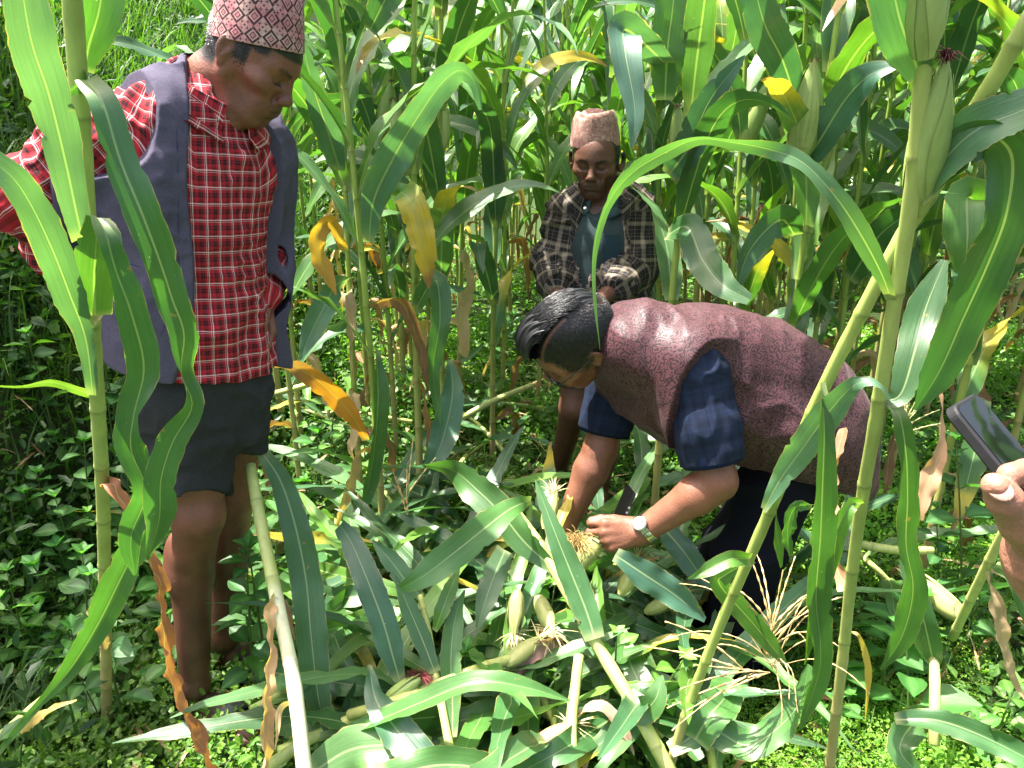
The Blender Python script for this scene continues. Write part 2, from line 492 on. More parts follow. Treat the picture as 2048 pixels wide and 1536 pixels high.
def head_sdf(S, c, R, sc=1.0, mouth=0.0, nose=1.0, jaw=1.0, earx=-.022, ears=1.0):
    """adds a head to the field S. Local axes: x forward, y left, z up, metres"""
    W = lambda x, y, z: c + R @ (np.array([x, y, z], float) * sc)
    e = lambda p, r, k=.01, op='u', RR=None: S.ell(W(*p), np.array(r) * sc, R if RR is None else R @ RR, k * sc, op)
    cn = lambda a, b, ra, rb, k=.01, op='u': S.cone(W(*a), W(*b), ra * sc, rb * sc, k * sc, op)
    e((-.014, 0, .036), (.099, .077, .084), .02)
    e((.012, 0, .012), (.078, .069, .080), .03)
    e((.026, 0, -.040), (.058, .056, .070), .03)
    cn((.064, -.012, -.100), (.064, .012, -.100), .019 * jaw, .019 * jaw, .03)
    for s in (-1, 1):
        cn((-.006, s * .055, -.052), (.058, s * .018, -.098), .014, .012, .03)
        cn((.078, s * .012, .020), (.064, s * .050, .016), .0095, .008, .022)
        e((.056, s * .046, -.026), (.022, .019, .017), .03)
        e((.066, s * .027, -.060), (.020, .018, .020), .025)
    for s in (-1, 1):
        e((.042, s * .0665, -.056), (.030, .012, .026), .030, 's')
        e((.050, s * .052, -.020), (.022, .014, .012), .024)
    for s in (-1, 1):
        e((.098, s * .031, .001), (.020, .0195, .0125), .012, 's')
    for s in (-1, 1):
        e((.0735, s * .031, -.001), (.0135, .0150, .0125), .003)
        # upper lid bulge and crease below the brow
        cn((.0850, s * .018, .0055), (.0795, s * .044, .0045), .0035, .0032, .006)
        cn((.0900, s * .018, -.0125), (.0800, s * .045, -.0110), .0015, .0015, .004, 's')
        cn((.0895, s * .020, -.0165), (.0790, s * .045, -.0150), .003, .003, .008)
    cn((.085, 0, .012), (.109, 0, -.028), .0075, .0105 * nose, .012)
    e((.108, 0, -.033), (.0125 * nose, .0125 * nose, .0105), .008)
    for s in (-1, 1):
        e((.100, s * .0135, -.037), (.0095, .0075, .0080), .006)
        e((.105, s * .0075, -.045), (.0045, .0040, .0040), .003, 's')
        cn((.093, s * .021, -.036), (.078, s * .036, -.066), .0040, .0034, .010, 's')
    e((.082, 0, -.066), (.0185, .030, .020), .02)
    cn((.0965, -.013, -.0585), (.0965, .013, -.0585), .0052, .0052, .006)
    cn((.0965, 0, -.0585), (.086, .025, -.0635), .0048, .003, .005); cn((.0965, 0, -.0585), (.086, -.025, -.0635), .0048, .003, .005)
    cn((.0945, -.012, -.0725), (.0945, .012, -.0725), .0062, .0062, .006)
    cn((.104, -.008, -.0655), (.088, -.028, -.0650), .0013 + mouth, .0010, .003, 's'); cn((.104, .008, -.0655), (.088, .028, -.0650), .0013 + mouth, .0010, .003, 's')
    cn((.104, -.008, -.0655), (.104, .008, -.0655), .0013 + mouth, .0013 + mouth, .003, 's')
    cn((.092, -.012, -.0835), (.092, .012, -.0835), .003, .003, .010, 's')
    for s in (-1, 1):
        RR = np.array(Matrix.Rotation(s * -.45, 3, 'Z') @ Matrix.Rotation(-.18, 3, 'Y'))
        e((earx, s * .0820 * (.5 + .5 * ears), -.004), (.0175 * ears, .0070, .029 * ears), .006, 'u', RR)
        e((earx + .006, s * .0900, .002), (.0120, .0080, .021), .003, 's', RR)
        cn((earx + .010, s * .078, -.006), (earx + .006, s * .081, -.020), .0045, .004, .005)
        cn((earx + .004, s * .076, -.030), (earx + .004, s * .076, -.033), .0058, .0055, .006)

def head_local(V, c, R, sc): return ((V - c) @ R) / sc
def head_paint(V, C, c, R, sc, skin, hair=(.012, .010, .009), hairline=None, brow=1.0, stub=0.3, lip=(.17, .065, .055), must=0.0, eyes=True):
    q = head_local(V, c, R, sc); x, y, z = q.T
    near = (np.linalg.norm(q, axis=1) < .17)
    col = C.copy()
    def blend(mask, c2, a=1.0):
        nonlocal col
        w = np.clip(mask * a, 0, 1)[:, None] * near[:, None]
        col = col * (1 - w) + np.array(c2) * w
    n = vnoise(q, 90, 3); n2 = vnoise(q, 260, 5)
    ay = np.abs(y)
    # ruddy cheeks, nose
    blend(np.exp(-(((x - .07) / .03) ** 2 + ((ay - .04) / .02) ** 2 + ((z + .03) / .02) ** 2)), np.array(skin) * (1.25, 1.0, .95), .5)
    # stubble and moustache
    beard = sstep(-.045, -.075, z) * sstep(-.02, .03, x)
    blend(beard * (.6 + .4 * n2), np.array(skin) * .45, stub)
    mm = sstep(-.049, -.053, z) * sstep(-.060, -.056, z) * sstep(.030, .022, ay) * (x > .07)
    blend(mm * (.6 + .6 * n2), hair, must)
    # lips
    lp = np.exp(-(((z + .0585) / .0045) ** 2)) + np.exp(-(((z + .0725) / .006) ** 2))
    blend(lp * sstep(.027, .020, ay) * (x > .080), lip, .75)
    blend(np.exp(-(((z + .0655) / .0022) ** 2)) * sstep(.03, .024, ay) * (x > .075), (.03, .01, .01), .8)
    blend(np.exp(-(((z - .004) / .010) ** 2) - (((ay - .030) / .017) ** 2)) * (x > .05), np.array(skin) * .6, .55)  # shade of the eye sockets painted into the skin colour
    fold = np.exp(-(((ay - (.022 + .5 * np.clip(-.036 - z, 0, .04))) / .0028) ** 2)) * sstep(-.034, -.040, z) * sstep(-.074, -.066, z) * (x > .05)
    blend(fold, np.array(skin) * .45, .55)  # shade in the cheek folds, painted on likewise
    # brows
    bz = .0165 + .006 * np.sin(np.clip((ay - .012) / .04, 0, 1) * 2.4)
    blend(1.3 * np.exp(-(((z - bz) / .0046) ** 2)) * sstep(.010, .016, ay) * sstep(.054, .044, ay) * (x > .045) * (.75 + .5 * n2), hair, brow)
    # lash line of lowered lids
    lz = -.0085 - .08 * (ay - .031) ** 2 / .031
    if eyes: blend(np.exp(-(((z - lz) / .0026) ** 2)) * sstep(.047, .042, ay) * sstep(.015, .019, ay) * (x > .06), (.006, .004, .004), .95)
    if hairline is not None:
        blend(hairline(q, n), hair, 1.0)
    return col

def hand_sdf(S, w, R, side, curl, spread=(.10, .03, -.04, -.12), thumb=(.6, .5, .3), sc=1.0, k=.006, thumb_dir=None):
    """hand rooted at the wrist w. Local: x to the fingertips, y towards the thumb (times side), z to the back of the hand.
    curl: per finger (knuckle, middle, end) bends in radians"""
    W = lambda p: w + R @ (np.array([p[0], p[1] * side, p[2]], float) * sc)
    kx = [.088, .092, .087, .078]; ky = [.030, .009, -.012, -.031]
    L = [(.043, .026, .021), (.047, .030, .022), (.043, .028, .021), (.034, .021, .018)]
    rr = [.0092, .0095, .0090, .0080]
    S.cone(W((-.02, 0, 0)), W((.015, 0, 0)), .025 * sc, .026 * sc, .015)
    for i in range(4):
        S.cone(W((.008, ky[i] * .55, 0)), W((kx[i], ky[i], -.001 if i in (0, 3) else .002)), .0150 * sc, .0125 * sc, .012 * sc)
    tips = []
    for i in range(4):
        p = np.array([kx[i], ky[i], 0.0]); a = 0.0; r = rr[i]
        for j in range(3):
            a += curl[i][j]
            d = np.array([math.cos(a) * math.cos(spread[i]), math.sin(spread[i]) * max(.2, math.cos(a)), -math.sin(a)])
            q = p + d * L[i][j]
            S.cone(W(p), W(q), r * (1 - .07 * j) * sc, r * (1 - .07 * (j + 1)) * sc, k * (.8 if j else 1.3) * sc)
            p = q
        tips.append(W(p))
    p = np.array([.022, .022, -.006]); a = thumb[0]; b = thumb[1]
    d = nrm(np.array([math.cos(a), math.sin(a), -math.sin(b)])); q = p + d * .042
    S.cone(W(p), W(q), .0165 * sc, .0125 * sc, .012 * sc)
    d2 = nrm(d + np.array([.25, -.5 * thumb[2], -.5 * thumb[2]])); q2 = q + d2 * .033
    S.cone(W(q), W(q2), .0118 * sc, .0105 * sc, .004 * sc)
    d3 = nrm(d2 + np.array([.1, -.6 * thumb[2], -.4 * thumb[2]])); q3 = q2 + d3 * .026
    S.cone(W(q2), W(q3), .0106 * sc, .0085 * sc, .004 * sc)
    tips.append(W(q3))
    return tips

def short_hair(c, R, sc, mask, n, name, parent, seed=1, length=.006, skin=None):
    """cropped hair: short strands standing on the skull where mask(local points) is above a random draw"""
    rng = np.random.default_rng(seed); q = nrm(rng.normal(0, 1, (n * 3, 3)))
    p = q * [.099, .077, .084] + [-.014, 0, .036]; nn = nrm(q / [.099, .077, .084])
    k = rng.random(len(p)) < mask(p, vnoise(p, 90, 3)); p = p[k][:n]; nn = nn[k][:n]
    if skin is not None:
        for _ in range(3): p = p - nn * (skin((p * sc) @ R.T + c, .03) / sc)[:, None]
    d = nrm(nn * .55 + np.array([-.35, 0, -.75]) + rng.normal(0, .15, p.shape)); m = MB()
    s = nrm(np.cross(d, nn)) * .0009; l = (length * rng.uniform(.6, 1.2, len(p)))[:, None]
    a = p + nn * .0005; V = np.stack([a - s, a + s, a + d * l * .6 + s * .7 + nn * .001, a + d * l * .6 - s * .7 + nn * .001, a + d * l], 1)
    V = (V.reshape(-1, 3) * sc) @ R.T + c
    i = np.arange(len(p))[:, None] * 5; F = [list(f) for f in (i + [0, 1, 2, 3])] + [list(f) for f in (i + [3, 2, 4])]
    return mk(name, V, F, M['hair'], (.012, .011, .011), None, parent)
# ------------------------------------------------------------------ cloth and skin materials
def skin_material():
    m, nt, b, out = mat_new('skin')
    c = attr_n(nt); vec = obj_vec(nt)
    n1 = noise_n(nt, 26, 4, .65, vec); n2 = noise_n(nt, 240, 3, .6, vec)
    k = math_n(nt, 'ADD', math_n(nt, 'MULTIPLY', n1, .8), math_n(nt, 'MULTIPLY_ADD', n2, .5, .35))
    g = nt.nodes.new('ShaderNodeCombineColor')
    for i in range(3): nt.links.new(k, g.inputs[i])
    nt.links.new(mix_n(nt, 1.0, c, g.outputs[0], 'MULTIPLY'), b.inputs['Base Color'])
    b.inputs['Roughness'].default_value = .47
    b.inputs['Specular IOR Level'].default_value = .5
    b.inputs['Subsurface Weight'].default_value = .05
    b.inputs['Subsurface Scale'].default_value = .006
    b.inputs['Subsurface Radius'].default_value = (1, .35, .15)
    bump_n(nt, math_n(nt, 'ADD', n2, math_n(nt, 'MULTIPLY', n1, 1.5)), .55, .0018, b)
    return m
M['skin'] = skin_material()
M['hair'] = simple_mat('black_hair', .42, .45, 300, .4, .2)
M['rubber'] = simple_mat('dark_rubber', .6, .4, 50, .3, .3)
M['leather'] = simple_mat('black_leather', .22, .6, 25, .3, .3, .002)
M['steel'] = simple_mat('steel', .22, .5, 200, .1, .1, metallic=1.0)
M['cotton'] = simple_mat('cotton', .92, .12, 220, .35, .5, .001)
M['plain'] = simple_mat('plain', .5, .4, 30, .15)

def frac_band(nt, x, period, stops):
    f = math_n(nt, 'FRACT', math_n(nt, 'DIVIDE', x, period))
    return ramp_n(nt, f, stops, 'CONSTANT')
def plaid_material(name, pu, pv, su, sv, rough=.85, twill=1500):
    m, nt, b, out = mat_new(name)
    u, v = uv_xy(nt); vec = obj_vec(nt)
    w = noise_n(nt, 60, 2, .5, vec)
    u = math_n(nt, 'ADD', u, math_n(nt, 'MULTIPLY', w, .0025)); v = math_n(nt, 'ADD', v, math_n(nt, 'MULTIPLY', w, .0025))
    a = frac_band(nt, u, pu, su); c = frac_band(nt, v, pv, sv)
    tw = math_n(nt, 'FRACT', math_n(nt, 'MULTIPLY', math_n(nt, 'ADD', u, v), twill * .5))
    fac = math_n(nt, 'MULTIPLY_ADD', math_n(nt, 'GREATER_THAN', tw, .5), .24, .38)
    col = mix_n(nt, fac, a, c)
    n = noise_n(nt, 14, 4, .6, vec)
    k = math_n(nt, 'MULTIPLY_ADD', n, .6, .7)
    g = nt.nodes.new('ShaderNodeCombineColor')
    for i in range(3): nt.links.new(k, g.inputs[i])
    nt.links.new(mix_n(nt, 1.0, col, g.outputs[0], 'MULTIPLY'), b.inputs['Base Color'])
    b.inputs['Roughness'].default_value = rough; b.inputs['Specular IOR Level'].default_value = .25
    bump_n(nt, noise_n(nt, 900, 2, .5, vec), .25, .0006, b)
    return m
RD = (.38, .016, .026); BK = (.012, .010, .012); WH = (.78, .70, .68); DR = (.17, .012, .018)
M['plaid_red'] = plaid_material('red_plaid', .031, .031,
    [(0, WH), (.055, RD), (.16, BK), (.20, RD), (.40, DR), (.46, BK), (.58, DR), (.64, BK), (.72, RD), (.90, WH), (.925, BK), (.95, RD)],
    [(0, WH), (.06, RD), (.14, BK), (.18, RD), (.40, BK), (.52, DR), (.60, BK), (.70, RD), (.90, WH), (.92, RD)])
NV = (.007, .014, .038); NL = (.011, .021, .054); ND = (.004, .008, .020)
M['plaid_navy'] = plaid_material('navy_check', .045, .045, [(0, NV), (.3, ND), (.5, NV), (.62, NL), (.68, NV), (.85, NL), (.9, ND)], [(0, NV), (.25, NL), (.30, NV), (.55, ND), (.8, NV), (.92, NL)])
CH = (.018, .016, .019); CR = (.27, .22, .165); BR = (.085, .066, .052)
M['plaid_dark'] = plaid_material('dark_plaid', .058, .064,
    [(0, CR), (.22, BR), (.26, CH), (.44, BR), (.46, CH), (.60, CR), (.63, CH), (.78, BR), (.80, CH), (.95, BR)],
    [(0, CR), (.20, BR), (.25, CH), (.42, CR), (.44, CH), (.62, BR), (.66, CH), (.80, CR), (.82, CH)])

def brocade_material():
    m, nt, b, out = mat_new('maroon_brocade')
    vec = obj_vec(nt)
    wn_ = nt.nodes.new('ShaderNodeTexNoise'); wn_.inputs['Scale'].default_value = 30; wn_.inputs['Detail'].default_value = 2
    nt.links.new(vec, wn_.inputs['Vector'])
    mixv = nt.nodes.new('ShaderNodeMix'); mixv.data_type = 'VECTOR'; mixv.inputs[0].default_value = .022
    nt.links.new(vec, mixv.inputs[4]); nt.links.new(wn_.outputs['Color'], mixv.inputs[5])
    vo = nt.nodes.new('ShaderNodeTexVoronoi'); vo.inputs['Scale'].default_value = 40; nt.links.new(mixv.outputs[1], vo.inputs['Vector'])
    rings = math_n(nt, 'SINE', math_n(nt, 'MULTIPLY', vo.outputs['Distance'], 30.0))
    vo2 = nt.nodes.new('ShaderNodeTexVoronoi'); vo2.inputs['Scale'].default_value = 150; nt.links.new(mixv.outputs[1], vo2.inputs['Vector'])
    n = noise_n(nt, 120, 2, .5, mixv.outputs[1], 1.5)
    s = math_n(nt, 'ADD', math_n(nt, 'ADD', math_n(nt, 'MULTIPLY', rings, .35), math_n(nt, 'MULTIPLY', n, 2.2)), math_n(nt, 'MULTIPLY', vo2.outputs['Distance'], .9))
    fac = math_n(nt, 'MULTIPLY', math_n(nt, 'SUBTRACT', s, 1.42), 5.0, clamp=True)
    col = mix_n(nt, fac, (.020, .007, .010), (.078, .030, .036))
    big = noise_n(nt, 3, 2, .5, vec)
    nt.links.new(col, b.inputs['Base Color'])
    rr = math_n(nt, 'MULTIPLY_ADD', fac, -.12, .60)
    nt.links.new(rr, b.inputs['Roughness'])
    b.inputs['Specular IOR Level'].default_value = .35; b.inputs['Sheen Weight'].default_value = .08; b.inputs['Sheen Roughness'].default_value = .4
    b.inputs['Sheen Tint'].default_value = (1, .75, .78, 1)
    bump_n(nt, fac, .35, .0006, b)
    return m
M['brocade'] = brocade_material()

def cap_material(name, kind):
    m, nt, b, out = mat_new(name)
    u, v = uv_xy(nt); vec = obj_vec(nt)
    n = noise_n(nt, 220, 2, .6, vec); nb = noise_n(nt, 30, 3, .6, vec)
    if kind == 'diamond':
        a = math_n(nt, 'MULTIPLY', u, 17.0); c = math_n(nt, 'MULTIPLY', v, 3.4)
        du = math_n(nt, 'ABSOLUTE', math_n(nt, 'SUBTRACT', math_n(nt, 'FRACT', a), .5))
        dv = math_n(nt, 'ABSOLUTE', math_n(nt, 'SUBTRACT', math_n(nt, 'FRACT', c), .5))
        d = math_n(nt, 'ADD', du, dv)       # 0 centre .. 0.5 edge .. 1 corner
        base = mix_n(nt, math_n(nt, 'MULTIPLY', math_n(nt, 'SUBTRACT', nb, .35), 3.0, clamp=True), (.46, .17, .19), (.50, .36, .30))
        ring = math_n(nt, 'LESS_THAN', math_n(nt, 'ABSOLUTE', math_n(nt, 'SUBTRACT', d, .42)), .085)
        dot = math_n(nt, 'LESS_THAN', math_n(nt, 'ABSOLUTE', math_n(nt, 'SUBTRACT', d, .17)), .035)
        cross = math_n(nt, 'GREATER_THAN', d, .93)
        plus = math_n(nt, 'LESS_THAN', math_n(nt, 'MINIMUM', math_n(nt, 'ABSOLUTE', math_n(nt, 'SUBTRACT', du, .33)), math_n(nt, 'ABSOLUTE', math_n(nt, 'SUBTRACT', dv, .33))), .022)
        plus = math_n(nt, 'MULTIPLY', plus, math_n(nt, 'LESS_THAN', math_n(nt, 'ABSOLUTE', math_n(nt, 'SUBTRACT', d, .66)), .10))
        dark = math_n(nt, 'MAXIMUM', math_n(nt, 'MAXIMUM', ring, dot), math_n(nt, 'MAXIMUM', cross, plus))
        dark = math_n(nt, 'MULTIPLY', dark, math_n(nt, 'GREATER_THAN', n, .36))
        col = mix_n(nt, dark, base, (.055, .030, .035))
        inner = math_n(nt, 'LESS_THAN', d, .10)
        col = mix_n(nt, inner, col, (.50, .16, .19))
    else:
        n3 = noise_n(nt, 15, 3, .6, vec, 3.5); n4 = noise_n(nt, 60, 2, .6, vec, 2.0)
        line = math_n(nt, 'SUBTRACT', 1.0, math_n(nt, 'MULTIPLY', math_n(nt, 'ABSOLUTE', math_n(nt, 'SUBTRACT', n3, .5)), 9.0, clamp=True))
        line2 = math_n(nt, 'SUBTRACT', 1.0, math_n(nt, 'MULTIPLY', math_n(nt, 'ABSOLUTE', math_n(nt, 'SUBTRACT', n4, .5)), 9.0, clamp=True))
        col = mix_n(nt, math_n(nt, 'MULTIPLY', line2, .6), (.52, .33, .27), (.17, .07, .06))
        col = mix_n(nt, math_n(nt, 'MULTIPLY', line, .7), col, (.20, .09, .08))
        blot = math_n(nt, 'MULTIPLY', math_n(nt, 'SUBTRACT', noise_n(nt, 15, 2, .5, vec), .55), 9, clamp=True)
        col = mix_n(nt, math_n(nt, 'MULTIPLY', blot, .8), col, (.13, .055, .055))
    k = math_n(nt, 'MULTIPLY_ADD', n, .7, .65)
    g = nt.nodes.new('ShaderNodeCombineColor')
    for i in range(3): nt.links.new(k, g.inputs[i])
    nt.links.new(mix_n(nt, 1.0, col, g.outputs[0], 'MULTIPLY'), b.inputs['Base Color'])
    b.inputs['Roughness'].default_value = .9; b.inputs['Specular IOR Level'].default_value = .2
    bump_n(nt, n, .4, .0012, b)
    return m
M['cap_diamond'] = cap_material('diamond_cap_cloth', 'diamond')
M['cap_swirl'] = cap_material('swirl_cap_cloth', 'swirl')

# ------------------------------------------------------------------ garments helpers
def wrinkle(freq, amp, stretch=(1, 1, 1), seed=0, ridge=True):
    st = np.array(stretch, float)
    def f(p):
        q = p * st
        w = q + .03 * np.stack([vnoise(p, 9, seed + 1), vnoise(p, 9, seed + 2), vnoise(p, 9, seed + 3)], 1)
        n = vnoise(w, freq, seed)
        n2 = vnoise(w, freq * 2.3, seed + 7)
        r = (1 - np.abs(n) * 2.0) if ridge else n
        return -amp * (r * .75 + .35 * n2)
    return f
def near_seg(p, a, b):
    ba = b - a; t = np.clip((p - a) @ ba / (ba @ ba), 0, 1)
    q = p - a - t[:, None] * ba
    return np.linalg.norm(q, axis=1), t, q
def cloth_uv(V, axis_pts, side, arms, r_t=.15):
    """cloth coordinates in metres: round and along the trunk, or round and along the nearest arm"""
    side = nrm(side); best = np.full(len(V), 1e9); uv = np.zeros((len(V), 2))
    ax = np.asarray(axis_pts, float); s = 0.0
    up = nrm(ax[0] - ax[-1]); S = nrm(side - up * (side @ up)); N = np.cross(S, up)
    c = ax[-1]
    t = (V - c) @ up
    ctr = np.stack([np.interp(t, ((ax - c) @ up)[::-1], ax[::-1, k]) for k in range(3)], 1)
    q = V - ctr
    ph = np.arctan2(q @ S, q @ N)
    lat = np.abs(q @ S)
    uv = np.stack([ph * r_t, t - np.clip(lat - .07, 0, .3) * sstep(-.20, -.06, t - ((ax[0] - c) @ up))], 1)
    dt = np.linalg.norm(q - (q @ up)[:, None] * up, axis=1) / 1.0
    for pts, r in arms:
        acc = 0.0
        for i in range(len(pts) - 1):
            a, b = np.asarray(pts[i], float), np.asarray(pts[i + 1], float)
            d, tt, qq = near_seg(V, a, b)
            T = nrm(b - a); ref = nrm(np.cross(T, A3(.3, .2, .9))); N2 = np.cross(T, ref)
            phi = np.arctan2(qq @ N2, qq @ ref)
            L = np.linalg.norm(b - a)
            dd = d - r
            if i == 0: dd = dd + np.where(tt < .10, .2, 0)
            w = (dd < best) & (dd < .045) & ((dt > .155) | (dd < .012))
            uv[w] = np.stack([phi * r, tt * L + acc], 1)[w]
            best = np.where(w, dd, best); acc += L
    return uv
def sdf_obj(S, h, name, mat, parent, col=(.5, .5, .5), uvf=None, colf=None):
    V, F = S.mesh(h)
    C = np.empty((len(V), 3)); C[:] = col
    if colf is not None: C = colf(V, C)
    uv = uvf(V) if uvf is not None else None
    return mk(name, V, F, mat, C, uv, parent)

def ribbon_collar(name, c, axis, front, r, h, mat, parent, open_ang=.35, flare=.35, lean=(0, 0, 0), rx=1.0, col=(.5, .5, .5), stand=.6):
    """a folded shirt collar round the neck, open at the front"""
    z = nrm(axis); f = nrm(np.asarray(front, float) - z * (np.asarray(front, float) @ z)); l = np.cross(z, f)
    n = 56; th = np.linspace(open_ang, 2 * np.pi - open_ang, n)
    prof = [(1.0, 0.0), (.99, h * .5), (1.02, h), (1.09, h * 1.02), (1.16, h * .72), (1.24, h * .25), (1.32 + flare, -h * .25), (1.32 + flare - .03, -h * .30)]
    V = []; U = []
    for i, t in enumerate(th):
        fr = 1 - abs(t - np.pi) / (np.pi - open_ang)      # 0 at the front tips, 1 at the nape
        for j, (rr, hh) in enumerate(prof):
            k = r * rr * (1 + .05 * math.sin(3 * t))
            tip = (1 - fr) ** 3
            zz = hh * (stand + (1 - stand) * fr) - (j >= 4) * tip * h * .6 - (1 - fr) * h * .25
            V.append(c + f * (math.cos(t) * k) + l * (math.sin(t) * k * rx) + z * zz)
            U.append((t * r * 1.2, j * h * .35))
    return mk(name, np.array(V), grid_faces(n, len(prof)), mat, col, np.array(U), parent)

def topi(name, c, R, rx, ry, h, mat, parent, taper=.90, seed=0, peak=.02, dent=.03):
    """brimless cloth cap: tall wall, soft folded top; local x front, z up"""
    n = 96; rings = []
    prof = [(.985, -.003), (1.0, 0), (1.004, .02), (1, .10), (.99, .25), (.975, .42), (.955, .6), (.93, .76), (.90, .88), (.86, .96), (.80, 1.0), (.72, .985), (.6, .93), (.45, .88), (.3, .85), (.15, .84), (.02, .835)]
    V = []; U = []
    th = np.linspace(0, 2 * np.pi, n + 1)
    for rr, zz in prof:
        for t in th:
            tp = 1 + (taper - .9) * zz
            x = math.cos(t) * rx * rr * tp; y = math.sin(t) * ry * rr * tp
            z = zz * h
            pk = math.exp(-((math.cos(t) - .55) ** 2) * 6) * peak * zz ** 2
            cr = -dent * math.exp(-((x * .6 + y) / .018) ** 2) * (zz > .8) * (rr < .9) - dent * .4 * math.exp(-((x - .3 * y + .02) / .02) ** 2) * (zz > .8)
            V.append([x, y, z + pk + cr]); U.append([t / (2 * np.pi), zz if rr > .85 else 1.0 + (.85 - rr) * .8])
    V = np.array(V)
    d = nrm(V * [1, 1, .3])
    V = V + d * (vnoise(V, 26, seed) * .0035 + vnoise(V * [1, 1, 2.5], 45, seed + 1) * .0018)[:, None] * np.clip(V[:, 2:3] / h * 2, .25, 1)
    W = c + V @ R.T
    return mk(name, W, grid_faces(len(prof), n + 1), mat, (1, 1, 1), np.array(U), parent)

# ================================================================== the man in the red plaid shirt
SK_A = np.array((.185, .070, .042))
def man_red():
    root = empty('person', 'standing man in red plaid shirt, open blue vest, dark shorts and pink diamond patterned cap', 'person', tuple(G(430, 1400, 0)))
    mats_inv = lambda o: o
    hc = P(506, 116, 1.62); th = math.radians(36)
    R = basis((math.cos(th), -.16, -math.sin(th)), (math.sin(th), -.04, math.cos(th)))
    side = nrm(P(505, 270, 1.74) - P(250, 225, 1.52)); side = nrm(side * [1, 1, .2])
    nrm_f = nrm(np.cross(side, A3(0, 0, 1)))                           # chest normal
    shn, eln, wrn = P(262, 245, 1.53), P(62, 395, 1.50), P(180, 560, 1.66)
    shf, elf, wrf = P(498, 295, 1.75), P(520, 470, 1.84), P(520, 590, 1.70)
    B = Sdf()
    HA = .90
    head_sdf(B, hc, R, HA, nose=.95, jaw=1.0, earx=-.024, ears=.95)
    nb = P(388, 232, 1.63)
    B.chain([hc + R @ A3(-.024, 0, -.030), hc + R @ A3(-.044, 0, -.085), nb], [.054, .047, .062], .03)
    B.cone(hc + R @ A3(.010, 0, -.068), P(428, 255, 1.60), .030, .042, .03)
    tp = [P(388, 235, 1.63), P(384, 330, 1.62), P(394, 450, 1.62), P(402, 600, 1.61), P(408, 740, 1.6), P(412, 830, 1.6)]
    B.loft(tp, [.10, .145, .14, .125, .115, .11], [.07, .090, .09, .085, .08, .08], side, .03)
    B.chain([shn, eln, wrn], [.050, .038, .026], .03)
    B.chain([shf, elf, wrf], [.050, .038, .026], .03)
    hand_sdf(B, wrn, basis(nrm(A3(.75, .45, -.45)), A3(-.2, -.8, .5)), 1, [(.5, .6, .4)] * 4, sc=.95)
    hand_sdf(B, wrf, basis(nrm(A3(.1, -.3, -.95)), A3(.6, .8, -.2)), -1, [(.5, .6, .4)] * 4, sc=.95)
    kn, cn_, an = P(397, 1030, 1.55), P(382, 1150, 1.60), P(390, 1368, 1.585)
    B.chain([P(385, 860, 1.575), P(388, 950, 1.565), kn, cn_, an], [.070, .058, .047, .042, .030], .03)
    B.ell(kn + A3(.012, -.02, .01), (.030, .030, .040), None, .03)
    B.ell(cn_ + A3(-.018, .015, .03), (.038, .040, .080), None, .03)
    toe = G(505, 1462, .03); hl = G(385, 1405, .035)
    def foot(S, an, hl, toe, w=.036):
        S.chain([an, an * .4 + hl * .6 + A3(0, 0, .02)], [.030, .033], .02)
        S.chain([hl, (hl * 1.1 + toe * .9) / 2 + A3(0, 0, .022), toe], [.030, w, .020], .025)
        d = nrm((toe - hl) * [1, 1, 0]); s = A3(-d[1], d[0], 0)
        for i, (o, l) in enumerate([(-.030, .018), (-.013, .026), (.002, .024), (.016, .018), (.029, .008)]):
            S.cone(toe + s * o - d * .012, toe + s * o + d * l + A3(0, 0, -.008), .0115 if i else .0135, .0095, .008)
    foot(B, an, hl, toe)
    kf, cf, af = P(462, 990, 1.70), P(455, 1120, 1.74), P(452, 1270, 1.76)
    B.chain([P(468, 860, 1.69), kf, cf, af], [.064, .047, .042, .030], .03)
    foot(B, af, G(448, 1312, .035), G(545, 1345, .03))
    hl2, toe2 = G(448, 1312, .035), G(545, 1345, .03)
    def hairl(q, n):
        x, y, z = q.T; ay = np.abs(y)
        edge = np.where(x > .02, .040 + .25 * (x - .02), np.where(x > -.02, -.002 + 0 * x, -.052))
        sb = (sstep(-.012, -.004, z) * sstep(.030, .022, x) * sstep(-.012, -.004, x))   # sideburn
        back = sstep(-.062, -.045, z + n * .004) * sstep(-.028, -.040, x)
        temple = sstep(.026, .034, z + n * .003) * sstep(.062, .050, x)
        top = sstep(.046, .052, z)
        notear = 1 - np.exp(-(((x + .024) / .016) ** 2 + ((z + .004) / .03) ** 2)) * (ay > .074)
        return np.maximum.reduce([back, temple, sb * 1.0 * (x > -.01), top]) * np.clip(notear, 0, 1)
    def paint(V, C):
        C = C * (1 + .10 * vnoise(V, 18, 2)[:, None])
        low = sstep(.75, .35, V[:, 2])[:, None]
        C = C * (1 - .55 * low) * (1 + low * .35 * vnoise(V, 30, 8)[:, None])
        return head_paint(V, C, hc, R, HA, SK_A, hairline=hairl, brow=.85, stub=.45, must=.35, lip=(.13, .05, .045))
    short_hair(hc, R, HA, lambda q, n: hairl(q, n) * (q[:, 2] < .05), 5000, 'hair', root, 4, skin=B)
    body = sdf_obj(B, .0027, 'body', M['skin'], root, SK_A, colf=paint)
    # shirt
    S = Sdf()
    S.loft([P(392, 226, 1.63), P(384, 300, 1.62), P(382, 400, 1.615), P(396, 520, 1.61), P(404, 640, 1.60), P(412, 740, 1.60), P(415, 830, 1.60)],
           [.095, .165, .168, .152, .152, .163, .168], [.075, .108, .118, .108, .108, .113, .118], side, .03, n=26)
    S.chain([shn + A3(.04, .02, -.005), shn * .6 + eln * .4, eln, eln * .5 + wrn * .5, wrn], [.072, .066, .064, .055, .044], .03)
    S.chain([shf, elf, wrf], [.066, .056, .042], .03)
